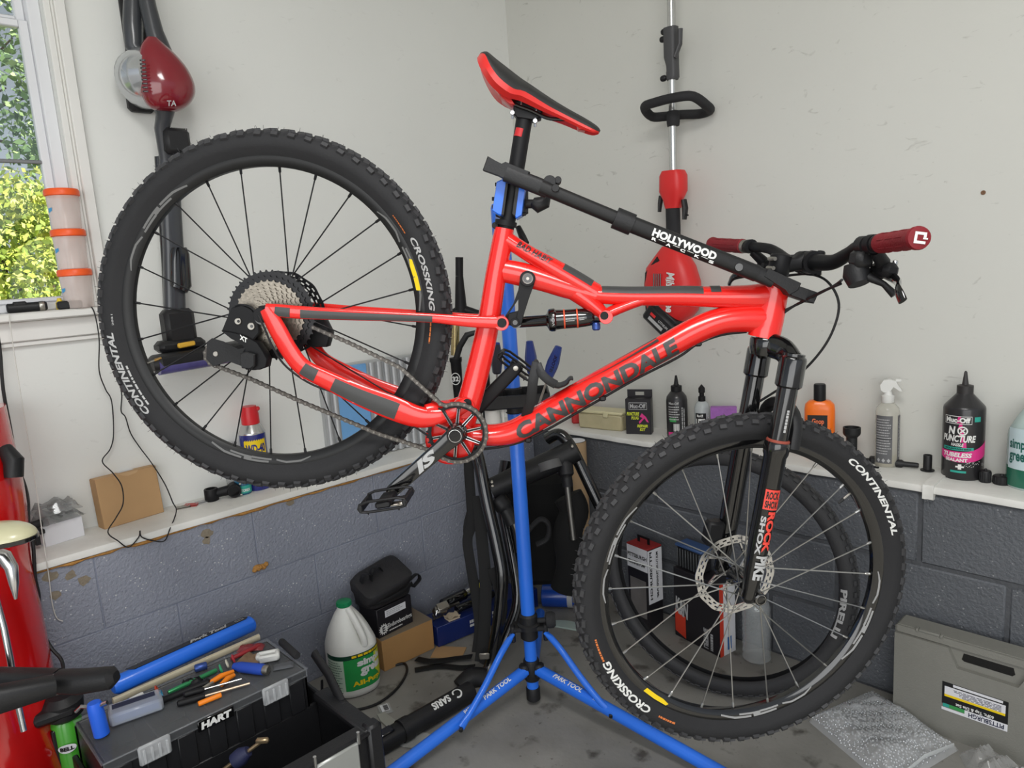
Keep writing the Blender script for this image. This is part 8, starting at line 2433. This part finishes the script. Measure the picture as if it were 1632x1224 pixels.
lid_tool('thin_screwdriver', 'thin black and silver screwdriver above the name plate', 'screwdriver', (292, 1108), (385, 1082), [('handle', [(.004, 0), (.0075, .03), (.0075, .3), (.005, .36)], M_BLK), ('shaft', [(.0025, .36), (.0025, 1)], M_CHR)], None, .016)
lid_tool('blue_grip_tool', 'stubby blue grip with steel end lying at the right of the tray', 'tool', (428, 1068), (373, 1062), [('steel_end', [(.009, 0), (.0125, .03), (.0125, .14)], M_STEEL), ('grip', [(.0135, .13), (.0145, .2), (.0135, .8), (.009, 1)], mat('royal_blue_grip', rgb(34, 72, 170), rough=.5))], None, .014)
lid_tool('black_grip', 'black foam grip lying at the far right end of the tray', 'grip', (448, 1022), (474, 1046), [('sleeve', [(.008, 0), (.010, .05), (.010, .95), (.008, 1)], M_RUB)], None, .011)
lid_tool('blue_marker', 'blue and white marker lying in front of the steel bar', 'pen', (180, 1130), (228, 1106), [('barrel', [(.005, 0), (.006, .05), (.006, .55)], M_BLUE), ('cap', [(.0062, .55), (.0062, .95), (.005, 1)], M_WHT)], None, .007)
lid_tool('steel_socket', 'small bright socket with blue ring lying behind the pliers', 'socket', (310, 1066), (330, 1060), [('barrel', [(.008, 0), (.010, .1), (.010, .9), (.008, 1)], mat('blue_anodised', (0, 0, 0)))], None, .011)
# coloured coils of cable
for k, (px, py, col, lab) in enumerate(((250, 1100, rgb(190, 70, 40), 'orange'), (257, 1107, rgb(60, 150, 190), 'cyan'), (352, 1066, rgb(60, 160, 110), 'green'), (362, 1058, rgb(200, 196, 180), 'cream'), (372, 1050, rgb(170, 50, 60), 'red'))):
    c = on_lid(px, py, .012); ax2 = (rdir * .85 + V((0, 0, 1)) * .2 + fdir * .4).normalized(); e1 = ax2.orthogonal().normalized(); e2 = ax2.cross(e1)
    m = MB(); m.tube([c + e1 * .0105 * cos(2 * pi * j / 18) + e2 * .0105 * sin(2 * pi * j / 18) for j in range(18)], .0022, 6, closed=True); m.top('cable_ring', mat(lab + '_cable_coat', col, rough=.35), lab + ' plastic ring among the tools on the tray', 'ring', 'coloured rings on the tray')
lid_tool('green_rod', 'green anodised rod lying between coloured rings', 'rod', (268, 1104), (345, 1068), [('rod', [(.005, 0), (.006, .03), (.006, .97), (.005, 1)], mat('green_anodised', rgb(62, 150, 96), rough=.3, metal=.5))], None, .007)
lid_tool('black_wrench', 'flat black wrench lying behind the screwdrivers', 'wrench', (255, 1118), (335, 1086), [('bar', [(.006, 0), (.010, .05), (.008, .1), (.008, .9), (.011, .95), (.006, 1)], M_BLK)], None, .012)
lid_tool('red_tool_shaft', 'dull red tool shaft at the back right of the tray', 'tool', (368, 1050), (415, 1028), [('sleeve', [(.004, 0), (.006, .05), (.006, .95), (.003, 1)], mat('dull_red_sleeve', rgb(150, 40, 46), rough=.5))], None, .008)
# white clamp
c = on_lid(428, 1046, .012); F = zframe(c, 62); wcl = thing('white_clamp', 'white plastic clamp lying near the black grip', 'clamp', c - V((0, 0, .012)))
m = MB(); m.box(F, (.055, .012, .02), .004, 0, (0, .012, 0)); m.box(F, (.05, .01, .02), .004, 0, (.0, -.012, 0)); m.box(F, (.012, .03, .02), .004, 0, (.022, 0, 0)); m.box(F, (.012, .024, .018), .004, 0, (-.026, .004, 0)); m.part('body', mat('white_plastic', (1, 1, 1)), wcl)
# soft odds and ends
for nm, lab, cat, px, py, ang, sx, sy, h, mm in (
        ('brown_rag', 'crumpled brown rag under the white clamp on the tray', 'rag', 402, 1052, 30, .07, .045, .016, mat('brown_rag_cloth', rgb(128, 104, 82), rough=.9, noise=.3, nscale=60)),
        ('dark_pouch', 'dark grey zip pouch lying behind the bit case', 'pouch', 238, 1122, 62, .07, .04, .012, mat('dark_pouch_nylon', rgb(52, 54, 60), rough=.6)),
        ('red_wrapper', 'crinkled clear and red wrapper near the end of the steel bar', 'wrapper', 400, 1034, 50, .07, .03, .014, mat('red_wrapper_film', rgb(150, 62, 66), rough=.2, alpha=.8)),
        ('grey_pad', 'flat grey pad at the far right corner of the tray', 'pad', 452, 1062, 60, .05, .03, .008, mat('grey_pad_felt', rgb(86, 88, 92), rough=.9)),
        ('black_multitool', 'black folding multitool between the green rod and the pliers', 'multitool', 306, 1090, 64, .05, .02, .018, M_BLK)):
    F = zframe(on_lid(px, py, .0005), ang); m = MB(); g = []
    for i in range(9):
        for j in range(7):
            u, v = i / 8 - .5, j / 6 - .5; e = min(.5 - abs(u), .5 - abs(v))
            g.append(F(u * sx, v * sy, (.001 if e < .01 else h * (.65 + .35 * sin(17 * u + px) * cos(13 * v + py)))))
    m.add(g, [(i * 7 + j, (i + 1) * 7 + j, (i + 1) * 7 + j + 1, i * 7 + j + 1) for i in range(8) for j in range(6)]); m.top(nm, mm, lab, cat, angle=60)
# small clear case with blue liner
c0, c1 = on_lid(176, 1160, 0), on_lid(262, 1130, 0); ex = (c1 - c0).normalized(); ey = V((0, 0, 1)).cross(ex); F = Frame((c0 + c1) / 2 + ey * .02 + V((0, 0, .002)), ex, ey, (0, 0, 1)); L = (c1 - c0).length
sc2 = thing('bit_case', 'small translucent case with blue liner at the left of the tray', 'case', F.o)
m = MB(); m.box(F, (L, .058, .03), .005, 0, (0, 0, .015)); m.part('case', mat('frosty_clear_case', rgb(190, 196, 206), rough=.2, alpha=.5), sc2)
m = MB(); m.box(F, (L * .86, .042, .018), .002, 0, (0, 0, .012)); m.part('blue_liner', mat('steel_blue_liner', rgb(74, 104, 166), rough=.5), sc2)
m = MB(); m.box(F, (L * .8, .020, .001), .0002, 0, (-.002, .008, .0308)); m.part('label', mat('navy_print', rgb(34, 38, 64), rough=.4), sc2)

# ---- red motor scooter at the left edge
DS = 1.66
M_SRD = mat('gloss_scooter_red', rgb(206, 20, 22), rough=.15, coat=.8)
edge = [(-6, 660), (6, 715), (20, 770), (30, 830), (36, 900), (42, 950), (56, 1010), (68, 1070), (80, 1130), (92, 1190), (104, 1250), (118, 1330)]
sco_b = at_d(40, 1300, DS); sco_b.z = 0
sco = thing('motor_scooter', 'glossy red scooter body with chrome strip cut off by the left edge', 'scooter', sco_b)
m = MB(); rings = []
for px, py in spline(edge, 3):
    p = at_d(px - 27, py, DS)
    ring = []
    for k in range(20):
        t = pi * k / 19
        ring.append(p + rdir * (-.16 + .16 * sin(t) ** .55) - fdir * (.14 * cos(t)) + fdir * .03)
    rings.append(ring)
bot = []
last = rings[-1]
rings.append([V((p.x, p.y, max(0.02, p.z - .12))) for p in last])
m.loft(rings); m.part('body_panel', M_SRD, sco, angle=60)
m = MB(); m.tube([at_d(px, py, DS - .135) for px, py in ((-6, 955), (6, 1000), (16, 1050), (26, 1110), (38, 1165))], [.006, .0065, .0065, .0065, .006], 10); m.part('chrome_strip', M_CHR, sco)
m = MB(); m.sweep([at_d(px, py, DS - .12) for px, py in ((-12, 880), (8, 888), (18, 905), (22, 930), (25, 955))], [.014, .014, .012, .009, .003], [.014, .016, .014, .010, .003], fdir, 12); m.part('chrome_fitting', M_CHR, sco)
m = MB(); m.sweep([at_d(px, py, DS - .115) for px, py in ((-10, 893), (6, 898), (16, 910))], [.008] * 3, [.009, .010, .006], fdir, 10); m.part('fitting_insert', M_GBLK, sco)
m = MB(); c = at_d(-2, 856, DS - .22); rings = []
for k in range(9):
    t = k / 8; rr_ = math.sqrt(max(0, 1 - t * t))
    rings.append([c + rdir * (.072 * max(.02, rr_) * cos(2 * pi * j / 24)) + fdir * (.05 * max(.02, rr_) * sin(2 * pi * j / 24)) + V((0, 0, .030 * t)) for j in range(24)])
m.loft(rings); m.part('mirror_shell', mat('cream_paint', rgb(206, 202, 166), rough=.3, coat=.4), sco)
m = MB(); m.lathe(c - V((0, 0, .010)), (0, 0, 1), [(.070, 0), (.0735, .002), (.0735, .009), (.070, .010)], 28, 0, rdir, .7); m.part('mirror_rim', M_GBLK, sco)
m = MB(); m.tube([at_d(8, 715, DS + .05), at_d(22, 735, DS + .04), at_d(22, 760, DS + .04)], [.016, .022, .02], 12); m.part('black_knob', M_PLA, sco)
# ---- black padded arms reaching in from the left
arm_t = thing('padded_arm_stand', 'black stand with two padded arms reaching in at the lower left', 'stand', (lambda p: V((p.x, p.y, 0)))(at_d(-40, 1100, 1.42)))
m = MB(); m.sweep([at_d(92, 1086, 1.42), at_d(130, 1086, 1.42), at_d(178, 1080, 1.42), at_d(186, 1078, 1.42)], [.022, .024, .022, .012], [.021, .022, .019, .010], fdir, 14, pw=.7); m.part('padded_arm', M_PLA, arm_t)
m = MB(); m.sweep([at_d(-60, 1122, 1.30), at_d(0, 1114, 1.32), at_d(86, 1092, 1.38)], [.02] * 3, [.026, .026, .018], fdir, 14, pw=.7); m.part('padded_arm', M_PLA, arm_t)
m = MB(); m.sweep([at_d(-60, 1082, 1.48), at_d(0, 1082, 1.46), at_d(92, 1082, 1.44)], [.02] * 3, [.022, .022, .018], fdir, 14, pw=.7); m.part('padded_arm', M_PLA, arm_t)
m = MB(); m.tube([at_d(89, 1076, 1.42), at_d(90, 1105, 1.42)], .012, 12); m.part('joint', M_GBLK, arm_t)
pp = at_d(-60, 1100, 1.40); m = MB(); m.tube([pp, V((pp.x, pp.y, .002))], .02, 14); m.part('post', M_PLA, arm_t)
# ---- green canister and black strap bundle beside the tool box
pg = at_d(112, 1190, 1.74); pg0 = V((pg.x, pg.y, 0)); F = cfr(pg0)
can2 = thing('green_canister', 'green and black pump canister between scooter and tool box', 'canister', pg0)
hz_ = F.pix(95, 1150, 0)[1]
lathe_on(F, [(.03, .001), (.034, .004), (.034, hz_), (.028, hz_ + .01)], 20).part('body', mat('lime_green_shell', rgb(72, 160, 50), rough=.25, coat=.3), can2)
m = MB(); m.box(F, (.012, hz_ * .96, .012), .003, 0, (-.027, hz_ * .5, .018)); m.box(F, (.02, hz_ * .96, .012), .003, 0, (.022, hz_ * .5, .024)); m.part('black_stripe', M_GBLK, can2)
m = MB(); lathe_on(F, [(.03, hz_ + .005), (.042, hz_ + .015), (.045, hz_ + .05), (.03, hz_ + .065)], 14, mb=m); m.box(F, (.09, .03, .05), .01, 0, (-.02, hz_ + .035, .02)); m.part('cap', M_PLA, can2)
fn = cyl(F, .0346, th0=-.2); m = MB(); yc_ = F.pix(97, 1184, 0)[1]
vs_ = [fn(.020 * cos(2 * pi * k / 18), yc_ + .011 * sin(2 * pi * k / 18)) + F.z * .004 for k in range(18)]; m.add(vs_, [tuple(range(18))]); m.part('badge', M_PAPER, can2)
m = MB(); text_on(m, 'BELL', lambda x, y: fn(x, yc_ + y) + F.z * .0048, -.015, .015, -.005, .005, bold=.05); m.part('lettering', M_INK, can2)
